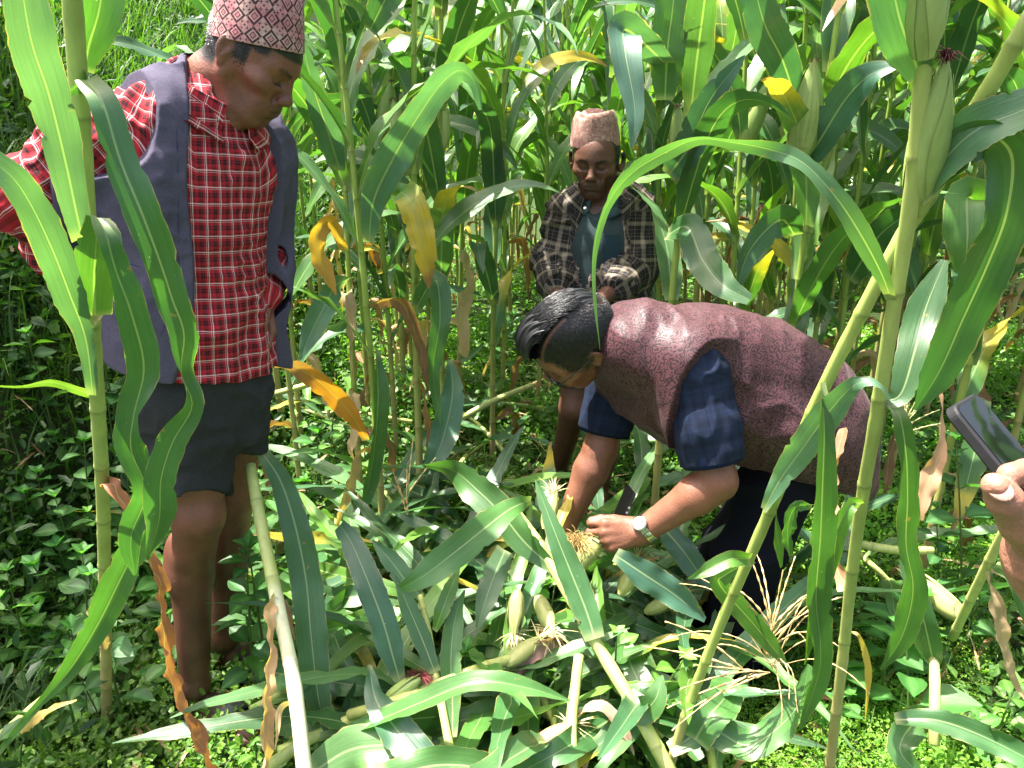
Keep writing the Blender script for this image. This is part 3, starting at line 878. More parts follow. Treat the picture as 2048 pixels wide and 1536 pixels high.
    S.cone(hc + R @ A3(-.045, 0, -.11), P(395, 225, 1.62), .060, .085, .03)
    S.plane(P(405, 755, 1.50), (-.20, 0, -1), 'i')
    wra = wrinkle(10, .0070, (1.2, 1.2, .45), 3); wrb = wrinkle(22, .0030, (1, 1, 1.2), 6); wr = lambda p: wra(p) + wrb(p); wr2 = wrinkle(20, .0085, (1.2, 1, 1), 5)
    def disp(p):
        d1, t1, _ = near_seg(p, shn, eln); d2, t2, _ = near_seg(p, eln, wrn)
        arm = sstep(.11, .075, np.minimum(d1, d2))
        el_ = np.exp(-np.abs(np.linalg.norm(p - eln, axis=1) - .03) / .08)
        return wr(p) * (1 - arm) + arm * wr2(p) * (.8 + 1.1 * el_)
    S.disp = disp
    # open neck: cut a cone of space for the neck
    S.cone(hc + R @ A3(.0, 0, -.09), P(400, 215, 1.62), .060, .058, .006, 's')
    arms = [((shn, eln, wrn), .066), ((shf, elf, wrf), .056)]
    axis = [P(388, 200, 1.63), P(396, 480, 1.61), P(415, 850, 1.6)]
    uvf = lambda V: cloth_uv(V, axis, side, arms)
    sh = sdf_obj(S, .0032, 'shirt', M['plaid_red'], root, uvf=uvf)
    ribbon_collar('collar', P(420, 194, 1.618), A3(.45, -.10, .88), nrm_f + A3(.25, 0, 0), .079, .046, M['plaid_red'], sh, .30, .26, rx=1.05)
    # button placket
    pl = []
    for t in np.linspace(0, 1, 30):
        y = 290 + (740 - 290) * t
        x = np.interp(y, [290, 400, 560, 740], [492, 512, 515, 512])
        pl.append(P(x, y, 1.5))
    pl = np.array(pl)
    # push each point onto the shirt along the view
    def onto(S, pts, off=.001):
        out = []
        for q in pts:
            d = nrm(q - CAMP); t = np.linspace(-.25, .4, 300); X = q + t[:, None] * d
            v = S(X, .03); k = np.nonzero(v < 0)[0]
            out.append(X[k[0]] - d * off if len(k) else q)
        return np.array(out)
    for yy in (300, 375, 450, 530, 610, 690):
        x = np.interp(yy, [290, 400, 560, 740], [490, 510, 512, 510])
        b = onto(S, [P(x, yy, 1.5)])[0]
        V, F, uv = tube([b, b + nrm(CAMP - b) * .0025], [.0055, .0055], 12)
        mk('button', V, fixtri(F), M['plain'], (.08, .03, .03), uv, sh)
    # vest: follows the trunk of the shirt at a small distance
    T1 = Sdf(); T1.loft([P(388, 480, 1.61), P(384, 600, 1.60), P(386, 700, 1.6), P(390, 760, 1.6)], [.150, .166, .172, .175], [.105, .118, .124, .126], side, .03); T1.disp = None
    Vt = Sdf()
    lo_, hi_ = S.bounds()
    Vt.add(lambda p: np.minimum(S(p, .06), T1(p, .06)) - .019, lo_, hi_, .01)
    vwa = wrinkle(7, .010, (1.2, 1.2, .35), 13); vwb = wrinkle(18, .0032, (1, 1, .8), 15); vw = lambda p: np.minimum(vwa(p) + vwb(p), .006)
    Vt.disp = vw
    axp = np.array(axis)
    def opening(p, d):
        z = p[:, 2]
        t = np.clip((z - axp[-1, 2]) / (axp[0, 2] - axp[-1, 2]), 0, 1)
        cx = np.interp(z, axp[::-1, 2], axp[::-1, 0]); cy = np.interp(z, axp[::-1, 2], axp[::-1, 1])
        q = np.stack([p[:, 0] - cx, p[:, 1] - cy], 1)
        ph = np.arctan2(q @ side[:2] / .17, q @ nrm_f[:2] / .12)
        r = np.linalg.norm(q, axis=1)
        lo = -.50 - .35 * sstep(1.12, .92, z) + .02 * np.sin(z * 22); hi = .98 + .02 * np.sin(z * 17)
        w = np.minimum(ph - lo, hi - ph) * .11
        return np.maximum(d, w)
    def armhole(p, d):
        # the near armhole: everything beyond the shoulder seam is sleeve
        dn = nrm(shn - eln)
        a = ((p - (shn * .86 + P(385, 300, 1.62) * .14)) @ nrm(eln - P(385, 330, 1.62)))
        return np.maximum(d, a * np.where(p[:, 2] > 1.10, 1, -1) if False else d)
    Vt.post.append(opening)
    zarm = P(250, 352, 1.5)[2]; ao = -side * [1, 1, 0]; ac = P(287, 250, 1.55) + ao * .030
    def armcut(p, d):
        a = (p - ac) @ ao + .25 * np.clip(p[:, 2] - ac[2], -.1, .1); b = p[:, 2] - zarm; h = np.clip(.5 + .5 * (b - a) / .09, 0, 1); m_ = b * (1 - h) + a * h - .09 * h * (1 - h)
        return np.maximum(d, m_ * .8)
    Vt.post.append(armcut)
    lf = S.ops[0][1]; Vt.post.append(lambda p, d: np.maximum(d, np.minimum(np.minimum(lf(p), T1(p, .3)), near_seg(p, P(318, 244, 1.57), P(380, 225, 1.62))[0] - .055) - .088))
    Vt.cone(shf + nrm(elf - shf) * .06, elf, .082, .085, .008, 's'); Vt.cone(elf, wrf, .085, .07, .008, 's')
    Vt.cone(hc + R @ A3(.0, 0, -.09), P(416, 200, 1.62), .058, .064, .01, 's')
    Vt.plane(P(330, 712, 1.55), (-.30, -.0, -1), 'i')
    def vcol(V, C):
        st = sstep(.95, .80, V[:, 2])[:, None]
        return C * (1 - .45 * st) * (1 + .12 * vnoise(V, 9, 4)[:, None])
    ve = sdf_obj(Vt, .0032, 'vest', M['cotton'], root, (.078, .070, .104), colf=vcol)
    a_ = onto(Vt, [P(*q, 1.45) for q in ((352, 225), (354, 300), (356, 400), (356, 500), (348, 590), (322, 670))], .0005)
    mktube('seam', spline(a_, 40), .0016, M['cotton'], (.05, .045, .09), ve, 6)
    a_ = onto(Vt, [P(*q, 1.45) for q in ((238, 520), (270, 530), (300, 540), (330, 542))], .0005)
    mktube('pocket_flap', spline(a_, 20), .0030, M['cotton'], (.050, .046, .092), ve, 6)
    # shorts
    Sh = Sdf()
    Sh.loft([P(410, 690, 1.605), P(411, 790, 1.6), P(415, 850, 1.6)], [.140, .146, .13], [.092, .108, .10], side, .03)
    Sh.cut_cone(P(374, 835, 1.585), P(364, 1000, 1.553), .098, .092, P(396, 974, 1.50), (-.02, -.5, -1), .03)
    Sh.cut_cone(P(462, 840, 1.65), P(486, 960, 1.70), .078, .060, P(478, 903, 1.66), (.05, -.4, -1), .006)
    w_a = wrinkle(9, .008, (1, 1, .5), 23); w_b = wrinkle(20, .003, (1, 1, 1), 24)
    Sh.disp = lambda p: w_a(p) + w_b(p)
    so = sdf_obj(Sh, .0035, 'shorts', M['cotton'], root, (.034, .0345, .037))
    # sandals
    for (h_, t_) in ((hl, toe), (hl2, toe2)):
        d = nrm((t_ - h_) * [1, 1, 0]); s = A3(-d[1], d[0], 0)
        F_ = Sdf(); a = h_ * [1, 1, 0] + A3(0, 0, .010) - d * .02; b = t_ * [1, 1, 0] + A3(0, 0, .010) + d * .03
        Rm = np.column_stack([d, s, A3(0, 0, 1)])
        F_.ell((a + b) / 2, (np.linalg.norm(b - a) / 2 + .01, .050, .012), Rm)
        so_ = sdf_obj(F_, .004, 'sandal', M['rubber'], root, (.07, .07, .075))
        st = Sdf(); mid = (h_ * .75 + t_ * 1.25) / 2
        st.ell(mid + A3(0, 0, .014), (.050, .050, .040), Rm)
        st.ell(mid + A3(0, 0, .012), (.06, .044, .034), Rm, .002, 's')
        st.plane(mid * [1, 1, 0] + A3(0, 0, .004), (0, 0, -1))
        sdf_obj(st, .003, 'strap', M['rubber'], so_, (.10, .10, .11))
    # cap
    ca = math.radians(11)
    Rc = basis((math.cos(ca), -.14, -math.sin(ca)), (math.sin(ca), -.03, math.cos(ca)))
    cc = P(515, 90, 1.615)
    topi('cap', cc, Rc, .0900, .076, .100, M['cap_diamond'], root, .86, 3, .030, .03)
# ================================================================== the man in the dark plaid overshirt
SK_B = np.array((.115, .048, .029))
def man_dark():
    root = empty('person', 'man in dark plaid overshirt, grey blue polo and pale cap, standing among the corn', 'person', tuple(G(1175, 1000, 0)))
    hc = P(1192, 321, 2.86)
    R = basis((-.24, -.92, -.22), (-.02, -.22, .97))
    side = nrm(P(1290, 395, 2.82) - P(1115, 402, 2.86))
    nf = nrm(np.cross(A3(0, 0, 1), -side)); nf = -nf if nf[1] > 0 else nf
    shr, elr, wrr = P(1128, 412, 2.87), P(1104, 522, 2.86), P(1118, 612, 2.64)       # image left
    shl, ell_, wrl = P(1274, 408, 2.85), P(1270, 540, 2.82), P(1188, 612, 2.62)      # image right
    B = Sdf()
    head_sdf(B, hc, R, 1.0, nose=1.1, jaw=1.0, earx=-.012, ears=1.25)
    nb = P(1208, 405, 2.90)
    B.chain([hc + R @ A3(-.030, 0, -.03), hc + R @ A3(-.040, 0, -.09), nb], [.060, .055, .066], .03)
    B.loft([P(1206, 408, 2.89), P(1204, 470, 2.88), P(1198, 560, 2.88), P(1195, 660, 2.88)], [.11, .16, .15, .15], [.07, .10, .10, .10], side, .03)
    B.chain([shr, elr, wrr], [.050, .038, .027], .02); B.chain([shl, ell_, wrl], [.050, .038, .027], .02)
    hand_sdf(B, wrr, basis(nrm(A3(.35, -.35, -.85)), A3(-.3, -.9, .2)), 1, [(.4, .6, .4)] * 4, sc=.95)
    hand_sdf(B, wrl, basis(nrm(A3(-.75, -.15, -.6)), A3(-.2, -.9, .1)), -1, [(.4, .6, .4)] * 4, sc=.95)
    hr, kr, ar = P(1165, 700, 2.86), P(1148, 815, 2.80), P(1118, 935, 3.0)
    hl, kl, al = P(1225, 700, 2.86), P(1217, 835, 2.76), P(1196, 990, 2.80)
    B.chain([hr, kr, ar], [.085, .056, .036], .02); B.chain([hl, kl, al], [.085, .058, .037], .02)
    B.ell(kl * .6 + al * .4 + A3(.01, .02, 0), (.050, .050, .09), None, .03)
    feet = []
    for an, d in ((ar, nrm(A3(-.5, -.8, 0))), (al, nrm(A3(-.15, -1, 0)))):
        h_ = A3(an[0], an[1] + .02, .035); t_ = h_ + d * .17; t_[2] = .025
        B.chain([an, h_ + A3(0, 0, .02)], [.035, .036], .02); B.chain([h_, (h_ + t_) / 2 + A3(0, 0, .02), t_], [.032, .036, .022], .02)
        s = A3(-d[1], d[0], 0)
        for o, l in ((-.026, .024), (-.010, .028), (.005, .024), (.019, .018), (.030, .01)):
            B.cone(t_ + s * o, t_ + s * o + d * l, .011, .009, .006)
        feet.append((h_, t_, d, s))
    def hairl(q, n):
        x, y, z = q.T; ay = np.abs(y)
        back = sstep(-.060, -.045, z) * sstep(-.02, -.035, x)
        side_ = sstep(.000, .008, z) * sstep(.045, .030, x) * (ay > .05)
        return np.maximum(back, side_)
    def paint(V, C):
        C = C * (1 + .12 * vnoise(V, 16, 2)[:, None])
        C = head_paint(V, C, hc, R, 1.0, SK_B, hairline=hairl, brow=1.1, stub=.7, must=1.4, lip=(.10, .045, .035))
        q = head_local(V, hc, R, 1.0); x, y, z = q.T
        for zz in (.034, .043, .052):
            w = np.exp(-((z - zz - .004 * np.sin(y * 60)) / .0016) ** 2) * (x > .06) * (np.abs(y) < .04) * .35
            C = C * (1 - w[:, None])
        w = np.exp(-((np.abs(y) - .030 - .25 * np.clip(-.035 - z, 0, .03)) / .0025) ** 2) * (z < -.030) * (z > -.07) * (x > .06) * .35
        return C * (1 - w[:, None])
    short_hair(hc, R, 1.0, lambda q, n: hairl(q, n) * (q[:, 2] < .06), 4000, 'hair', root, 5, skin=B)
    sdf_obj(B, .0042, 'body', M['skin'], root, SK_B, colf=paint)
    # polo shirt under the open overshirt
    S = Sdf()
    lp = [P(1206, 408, 2.885), P(1204, 470, 2.87), P(1198, 540, 2.865), P(1194, 600, 2.86), P(1194, 660, 2.86)]
    S.loft(lp, [.115, .168, .162, .160, .165], [.078, .112, .116, .122, .125], side, .03)
    S.cone(hc + R @ A3(-.02, 0, -.10), P(1185, 440, 2.70), .048, .035, .006, 's')
    S.plane(P(1190, 640, 2.7), (0, 0, -1)); S.disp = wrinkle(9, .007, (1.4, 1, .5), 33)
    ps = sdf_obj(S, .006, 'polo_shirt', M['cotton'], root, (.034, .050, .053), colf=lambda V, C: C * (1 + .35 * vnoise(V, 5, 9)[:, None]))
    ribbon_collar('collar', P(1203, 396, 2.865), A3(0, -.25, 1), nf + A3(-.15, 0, 0), .066, .036, M['cotton'], ps, .42, .30, col=(.05, .09, .095))
    b = P(1170, 417, 2.74)
    V, F, uv = tube([b, b + nrm(CAMP - b) * .003], [.0055, .0055], 12); mk('button', V, fixtri(F), M['plain'], (.55, .55, .52), uv, ps)
    # chest pocket
    pk = []
    for j in range(5):
        for i in range(5):
            x = 1205 + i * 9.0; y = 470 + j * 12.5
            q = P(x, y, 2.7); d = nrm(q - CAMP); t = np.linspace(-.1, .4, 200); X = q + t[:, None] * d; v = S(X, .03); k = np.nonzero(v < 0)[0]
            pk.append((X[k[0]] if len(k) else q) - d * .005)
    mk('pocket', np.array(pk), grid_faces(5, 5), M['cotton'], (.022, .045, .060), None, ps)
    # overshirt
    O = Sdf()
    O.loft([P(1208, 404, 2.90), P(1205, 470, 2.885), P(1200, 545, 2.88), P(1200, 600, 2.88), P(1202, 690, 2.88)], [.110, .176, .182, .190, .20], [.085, .126, .140, .150, .155], side, .03)
    O.chain([P(1180, 385, 2.90), shr + A3(.015, 0, -.02), elr, elr * .45 + wrr * .55], [.050, .056, .055, .052], .05); O.chain([P(1235, 383, 2.90), shl + A3(-.015, 0, -.02), ell_, ell_ * .55 + wrl * .45], [.050, .058, .058, .057], .05)
    axp = np.array([P(1206, 400, 2.88), P(1198, 690, 2.88)])
    def opening(p, d):
        z = p[:, 2]; t = (z - axp[1, 2]) / (axp[0, 2] - axp[1, 2])
        cx = axp[1, 0] * (1 - t) + axp[0, 0] * t; cy = axp[1, 1] * (1 - t) + axp[0, 1] * t
        q = np.stack([p[:, 0] - cx, p[:, 1] - cy], 1)
        ph = np.arctan2(q @ side[:2] / .19, q @ nf[:2] / .13)
        w = np.minimum(ph + .58 + .05 * np.sin(z * 15), .50 + .05 * np.sin(z * 11) - ph) * .13
        arm = np.minimum(near_seg(p, elr, wrr)[0], near_seg(p, ell_, wrl)[0])
        return np.where(arm < .10, d, np.maximum(d, w))
    O.post.append(opening)
    O.cone(hc + R @ A3(-.02, 0, -.09), P(1203, 408, 2.86), .075, .080, .01, 's')
    O.plane(P(1190, 675, 2.8), (0, 0, -1))
    cuffcut = lambda p, d: np.maximum(d, np.minimum(.0 * d + 9, np.minimum(9, 9)) * -1)
    w1 = wrinkle(8, .007, (1, 1, .6), 41); w2 = wrinkle(15, .009, (1.2, 1, 1), 43)
    def disp(p):
        a = np.minimum(np.minimum(near_seg(p, shr, elr)[0], near_seg(p, elr, wrr)[0]), np.minimum(near_seg(p, shl, ell_)[0], near_seg(p, ell_, wrl)[0]))
        m = sstep(.12, .08, a); return w1(p) * (1 - m) + w2(p) * m
    O.disp = disp
    arms = [((shr, elr, wrr), .07), ((shl, ell_, wrl), .07)]
    ov = sdf_obj(O, .0048, 'overshirt', M['plaid_dark'], root, uvf=lambda V: cloth_uv(V, [axp[0], (axp[0] + axp[1]) / 2, axp[1]], side, arms, .19))
    ribbon_collar('collar', P(1210, 386, 2.885), A3(0, -.25, 1), nf, .094, .045, M['plaid_dark'], ov, .75, .30)
    # rolled cuffs
    for a, b, k, r in ((elr, wrr, .50, .058), (ell_, wrl, .42, .064)):
        c = a * (1 - k) + b * k; T = nrm(b - a)
        prof = np.array([(-.030, .92), (-.026, 1.08), (-.010, 1.14), (.008, 1.12), (.020, 1.08), (.024, .95), (.014, .80)])
        s_ = nrm(np.cross(T, A3(.2, .3, .9))); n_ = np.cross(T, s_); th = np.linspace(0, 2 * np.pi, 33)
        V = np.array([[c + T * (x + .006 * math.sin(3 * t)) + (s_ * math.cos(t) + n_ * math.sin(t)) * r * rr * (1 + .06 * math.sin(2 * t + x * 90)) for t in th] for x, rr in prof]).reshape(-1, 3)
        U = np.array([[(t * r * 1.1, x * 1.5) for t in th] for x, rr in prof]).reshape(-1, 2)
        mk('cuff', V, grid_faces(len(prof), 33), M['plaid_dark'], (1, 1, 1), U, ov)
    # red waist cloth and shorts
    W = Sdf(); W.loft([P(1194, 600, 2.86), P(1194, 700, 2.86)], [.158, .165], [.118, .125], side, .02)
    W.plane(P(1190, 615, 2.7), (0, 0, 1)); W.plane(P(1190, 660, 2.7), (0, 0, -1))
    sdf_obj(W, .006, 'waist_cloth', M['cotton'], root, (.28, .03, .035))
    Q = Sdf(); Q.loft([P(1194, 640, 2.86), P(1194, 720, 2.86)], [.16, .17], [.12, .12], side, .02)
    Q.chain([hr, hr * .35 + kr * .65], [.10, .085], .03); Q.chain([hl, hl * .35 + kl * .65], [.10, .085], .03)
    Q.plane(P(1190, 775, 2.75), (0, 0, -1)); Q.plane(P(1190, 640, 2.7), (0, 0, 1)); Q.disp = wrinkle(8, .006, (1, 1, .6), 51)
    sdf_obj(Q, .006, 'shorts', M['cotton'], root, (.035, .035, .040))
    for h_, t_, d, s in feet:
        Rm = np.column_stack([d, s, A3(0, 0, 1)]); c = (h_ + t_) / 2 * [1, 1, 0] + A3(0, 0, .010)
        F_ = Sdf(); F_.ell(c, (.135, .047, .012), Rm); so_ = sdf_obj(F_, .006, 'sandal', M['rubber'], root, (.085, .07, .06))
        st = Sdf(); m_ = h_ * .35 + t_ * .65
        st.ell(m_ * [1, 1, 0] + A3(0, 0, .03), (.050, .050, .040), Rm); st.ell(m_ * [1, 1, 0] + A3(0, 0, .025), (.07, .043, .036), Rm, .002, 's'); st.plane(A3(0, 0, .01), (0, 0, -1))
        sdf_obj(st, .004, 'strap', M['rubber'], so_, (.12, .09, .075))
    # wrist watch
    T = nrm(wrl - ell_); c = wrl - T * .012
    s_ = nrm(np.cross(T, A3(.2, .3, .9))); n_ = np.cross(T, s_); th = np.linspace(0, 2 * np.pi, 25)
    V = np.array([[c + T * x + (s_ * math.cos(t) + n_ * math.sin(t)) * r for t in th] for x, r in ((-.010, .027), (-.009, .031), (.009, .031), (.010, .027))]).reshape(-1, 3)
    w = mk('wristwatch', V, grid_faces(4, 25), M['steel'], (.45, .45, .46), None, root)
    ct = c + nrm(A3(-.1, -.8, .6) - T * (A3(-.1, -.8, .6) @ T)) * .031; ax = nrm(ct - c)
    V, F, uv = tube([ct - ax * .002, ct + ax * .007], [.017, .016], 20); mk('watch_case', V, fixtri(F), M['steel'], (.75, .75, .72), uv, w)
    Rc = basis((-.22, -.93, -.14), (-.04, -.13, 1))
    topi('cap', P(1190, 288, 2.875), Rc, .104, .090, .112, M['cap_swirl'], root, .78, 8, .006, .022)

# ================================================================== the bending man with the corn ear
SK_C = np.array((.205, .082, .048))
def man_bent():
    root = empty('person', 'bending man in maroon brocade waistcoat and navy shirt, wearing glasses and steel watch', 'person', tuple(G(1440, 1330, 0)))
    hc = P(1150, 680, 1.87)
    f_ = A3(-.70, -.02, -.70); R = basis(f_, (-.577, -.577, .577)); HSC = 1.06
    shn, eln, wrn = P(1388, 742, 1.74), P(1434, 962, 1.66), P(1282, 1064, 1.69)
    shf, elf, wrf = P(1228, 770, 2.02), P(1200, 900, 1.98), P(1128, 1058, 1.93)
    side = nrm(nrm(shf - shn) + A3(-.15, 0, .15))
    B = Sdf()
    head_sdf(B, hc, R, HSC, nose=1.1, jaw=1.05, earx=-.014, mouth=.001, ears=1.1)
    nb = P(1258, 690, 1.885)
    B.chain([hc + R @ A3(-.030, 0, -.03), hc + R @ A3(-.055, 0, -.09), nb], [.066, .064, .080], .03)
    spine = [P(1262, 690, 1.885), P(1330, 705, 1.89), P(1420, 735, 1.90), P(1520, 780, 1.915), P(1610, 845, 1.93), P(1650, 900, 1.94)]
    B.loft(spine, [.12, .185, .18, .17, .17, .16], [.085, .115, .13, .13, .13, .12], side, .03)
    B.chain([shn, eln], [.058, .045], .02); B.chain([eln, eln * .75 + wrn * .25, wrn], [.043, .044, .029], .02)
    B.chain([shf, elf], [.058, .044], .02); B.chain([elf, elf * .75 + wrf * .25, wrf], [.042, .045, .029], .02)
    Rn = basis(nrm(A3(-.97, -.12, -.05)), A3(-.12, -.86, .35))
    tn = hand_sdf(B, wrn, Rn, -1, [(.75, .95, .7), (.85, 1.0, .7), (.95, 1.05, .7), (1.0, 1.1, .7)], thumb=(.35, .15, .35), spread=(.05, .01, -.02, -.05))
    Rf = basis(nrm(wrf - elf) * .9 + A3(-.05, 0, -.3), A3(-.2, -.95, .1))
    hand_sdf(B, wrf, Rf, 1, [(.3, .7, .5), (.45, .8, .5), (.55, .8, .5), (.6, .8, .5)], thumb=(.6, .5, .3))
    # legs (under the trousers)
    hn, kn, an = P(1570, 930, 1.87), P(1495, 1115, 1.83), P(1462, 1335, 1.83)
    hf, kf, af = P(1585, 930, 2.0), P(1465, 1105, 2.0), P(1438, 1255, 2.0)
    B.chain([hn, kn, an], [.09, .06, .04], .02); B.chain([hf, kf, af], [.09, .06, .04], .02)
    def hairl(q, n):
        x, y, z = q.T; ay = np.abs(y)
        top = sstep(.055, .062, z - .25 * np.clip(.05 - x, 0, .1) * 0) * sstep(.088, .080, x)
        side_ = sstep(-.004, .020, z + n * .012) * sstep(.060, .050, x - .35 * (z - .03)) * (ay > .04)
        sb = sstep(-.020, .0, z) * sstep(.026, .016, x) * sstep(-.006, .004, x) * (ay > .05)
        back = sstep(-.045, -.02, z) * sstep(-.032, -.045, x)
        notear = 1 - np.exp(-(((x + .02) / .018) ** 2 + ((z + .004) / .032) ** 2)) * (ay > .074)
        part = np.exp(-((y - .032) / .0030) ** 2) * (x > -.03) * (z > .05)
        return np.maximum.reduce([top, side_ * .93, sb * .8, back * .9]) * np.clip(notear, 0, 1) * (1 - .75 * part)
    def paint(V, C):
        C = C * (1 + .10 * vnoise(V, 14, 2)[:, None])
        return head_paint(V, C, hc, R, HSC, SK_C, hair=(.004, .0035, .0035), hairline=hairl, brow=.85, stub=.25, must=.2, lip=(.24, .08, .065))
    sdf_obj(B, .0030, 'body', M['skin'], root, SK_C, colf=paint)
    sh_ = short_hair(hc, R, HSC, lambda q, n: hairl(q, n) * ((q[:, 1] > .026) | (q[:, 2] < .05)), 14000, 'short_hair', root, 6, .009, skin=B)
    # combed hair: a raised cap with combed ridges and loose locks
    Hs = Sdf(); W = lambda x, y, z: hc + R @ (A3(x, y, z) * HSC)
    Hs.ell(W(-.006, -.004, .048), np.array([.101, .077, .083]) * HSC, R, .02)
    Hs.ell(W(.050, -.008, .080), np.array([.052, .056, .044]) * HSC, R, .03)
    def hcut(p, d):
        q = head_local(p, hc, R, HSC); x, y, z = q.T
        edge = .062 + .35 * np.clip(x - .07, -.2, .05) + .02 * np.abs(y) / .07
        edge = np.where(y > .028, 9.0, edge + .2 * np.clip(-x, 0, .1))
        e2 = (edge - z) * .8
        ridges = .0010 * np.sin((y * 1.0 + .25 * x + .010 * np.sin(x * 38)) * 620) * sstep(.04, .08, z)
        ridges += .0014 * np.sin((y + .35 * x) * 210 + 4 * np.sin(x * 30))
        return np.maximum(d + ridges, e2)
    Hs.post.append(hcut)
    hair = sdf_obj(Hs, .0022, 'hair', M['hair'], root, (.010, .010, .012))
    # combed locks lying along the head, from the parting forward and over
    rng = np.random.default_rng(3); L = MB()
    for i in range(2600):
        y0 = rng.uniform(-.070, .030); x0 = rng.uniform(-.085, .055); n = 9
        ln = rng.uniform(.035, .075)
        dirx, diry = nrm(A3(.9, -.42 + rng.normal(0, .12), 0))[:2]
        pts = []
        lift = rng.uniform(.0, .0045)
        for k in range(n):
            t = k / (n - 1); x = x0 + dirx * ln * t; y = y0 + diry * ln * t + .004 * math.sin(6 * t + i)
            e1 = 1 - ((x + .006) / .103) ** 2 - ((y + .004) / .079) ** 2
            z1 = .048 + .085 * math.sqrt(max(e1, 0)) if e1 > 0 else None
            e2 = 1 - ((x - .050) / .054) ** 2 - ((y + .008) / .058) ** 2
            z2 = .080 + .046 * math.sqrt(e2) if e2 > 0 else None
            z = max([v for v in (z1, z2) if v is not None], default=None)
            if z is None: break
            pts.append(W(x, y, z + lift + .001 * math.sin(9 * t + i)))
        if len(pts) < 4: continue
        pts = np.array(pts)
        V, F, uv = tube(pts, np.interp(np.linspace(0, 1, len(pts)), [0, .3, 1], [.0004, .0007, .0003]) * rng.uniform(.7, 1.3), 3, False)
        L.add(V, F, np.array((.012, .012, .014)) * rng.uniform(.6, 1.8), uv)
    L.build('lock', M['hair'], hair)
    # glasses
    fr = []
    g = None
    for s in (-1, 1):
        th = np.linspace(0, 2 * np.pi, 29)
        c = A3(.108, s * .034, -.006)
        ring = np.array([W(c[0] - .010 * (abs(math.cos(t) * .024 * s + s * .034) / .06) ** 2 + (-.004 * math.sin(t)), c[1] + .024 * math.cos(t), c[2] + .0165 * math.sin(t)) for t in th])
        if g is None: g = mktube('glasses', ring, .0022, M['steel'], (.10, .10, .11), root, 6); tgt = g
        else: mktube('rim', ring, .0022, M['steel'], (.10, .10, .11), g, 6)
        mktube('temple_arm', np.array([W(.104, s * .058, 0), W(.085, s * .073, .003), W(.03, s * .080, .006), W(-.02, s * .084, .010), W(-.035, s * .083, -.008)]), .0019, M['steel'], (.08, .08, .08), g, 6)
    mktube('bridge', np.array([W(.107, -.010, -.002), W(.112, 0, .002), W(.107, .010, -.002)]), .001, M['steel'], (.12, .12, .12), g, 6)
    # navy shirt: sleeves and collar
    N_ = Sdf()
    e1 = shn * .18 + eln * .82; e2 = shf * .30 + elf * .70
    N_.chain([shn + A3(.0, .05, .02), shn, shn * .5 + eln * .5, e1], [.062, .073, .071, .067], .03)
    N_.chain([shf, e2], [.078, .066], .03)
    N_.loft(spine[:3], [.100, .12, .12], [.070, .08, .08], side, .03)
    pn = nrm(eln - shn)
    N_.post.append(lambda p, d: np.where(np.linalg.norm(p - e1, axis=1) < .15, np.maximum(d, (p - e1) @ pn), d))
    pf = nrm(elf - shf)
    N_.post.append(lambda p, d: np.where(np.linalg.norm(p - e2, axis=1) < .13, np.maximum(d, (p - e2) @ pf), d))
    N_.cone(hc + R @ A3(-.03, 0, -.09), P(1255, 690, 1.885), .066, .07, .006, 's')
    w1 = wrinkle(24, .0035, (1, 1, .5), 61); w3 = wrinkle(9, .0022, (1.4, 1, .5), 66)
    N_.disp = lambda p: w1(p) + w3(p)
    def ncol(V, C):
        k = 1 + .5 * vnoise(V, 7, 3) + .25 * vnoise(V, 30, 4)
        return C * np.clip(k, .45, 1.9)[:, None]
    ns = sdf_obj(N_, .0034, 'navy_shirt', M['plaid_navy'], root, (.007, .014, .040), colf=ncol, uvf=lambda V: cloth_uv(V, [spine[0], spine[1], spine[2]], side, [((shn, eln), .074), ((shf, elf), .07)]))
    ribbon_collar('collar', P(1236, 698, 1.88), nrm(hc - nb) + A3(0, 0, .25), R @ A3(1, 0, 0), .066, .030, M['cotton'], ns, .35, .12, col=(.006, .011, .028))
    def ring_at(a, b, k, r, wd, name, col, mat, par, sc_=1.0, yy=1.0):
        c = a * (1 - k) + b * k; T = nrm(b - a); s_ = nrm(np.cross(T, A3(.2, .3, .9))); n_ = np.cross(T, s_); th = np.linspace(0, 2 * np.pi, 33)
        V = np.array([[c + T * x + (s_ * math.cos(t) + n_ * math.sin(t)) * q * (1 + .03 * math.sin(3 * t + 1)) for t in th] for x, q in ((-wd, r * .97), (-wd, r * 1.03), (wd, r * 1.03), (wd, r * .95))]).reshape(-1, 3)
        return mk(name, V, grid_faces(4, 33), mat, col, None, par)
    ring_at(shn, eln, .79, .069, .014, 'cuff', (.009, .017, .046), M['cotton'], ns)
    ring_at(shf, elf, .66, .069, .014, 'cuff', (.006, .011, .028), M['cotton'], ns)
    # epaulette tab with its button
    tb = []
    for k in range(9):
        for j in (-1, 0, 1):
            q = P(1300 + k * 11, 742 - k * 5.0 + j * 9, 1.6); d = nrm(q - CAMP); t = np.linspace(-.1, .4, 260); X = q + t[:, None] * d; v = N_(X, .03); kk = np.nonzero(v < 0)[0]
            tb.append((X[kk[0]] if len(kk) else q) - d * .004)
    mk('shoulder_tab', np.array(tb), grid_faces(9, 3), M['cotton'], (.016, .028, .070), None, ns)
    # waistcoat
    V_ = Sdf()
    sp2 = [P(1252, 690, 1.885), P(1325, 700, 1.89), P(1420, 728, 1.90), P(1520, 772, 1.915), P(1605, 838, 1.93), P(1648, 905, 1.935), P(1655, 965, 1.93)]
    V_.loft(sp2, [.105, .192, .195, .188, .185, .165, .15], [.095, .132, .152, .158, .160, .135, .11], side, .03)
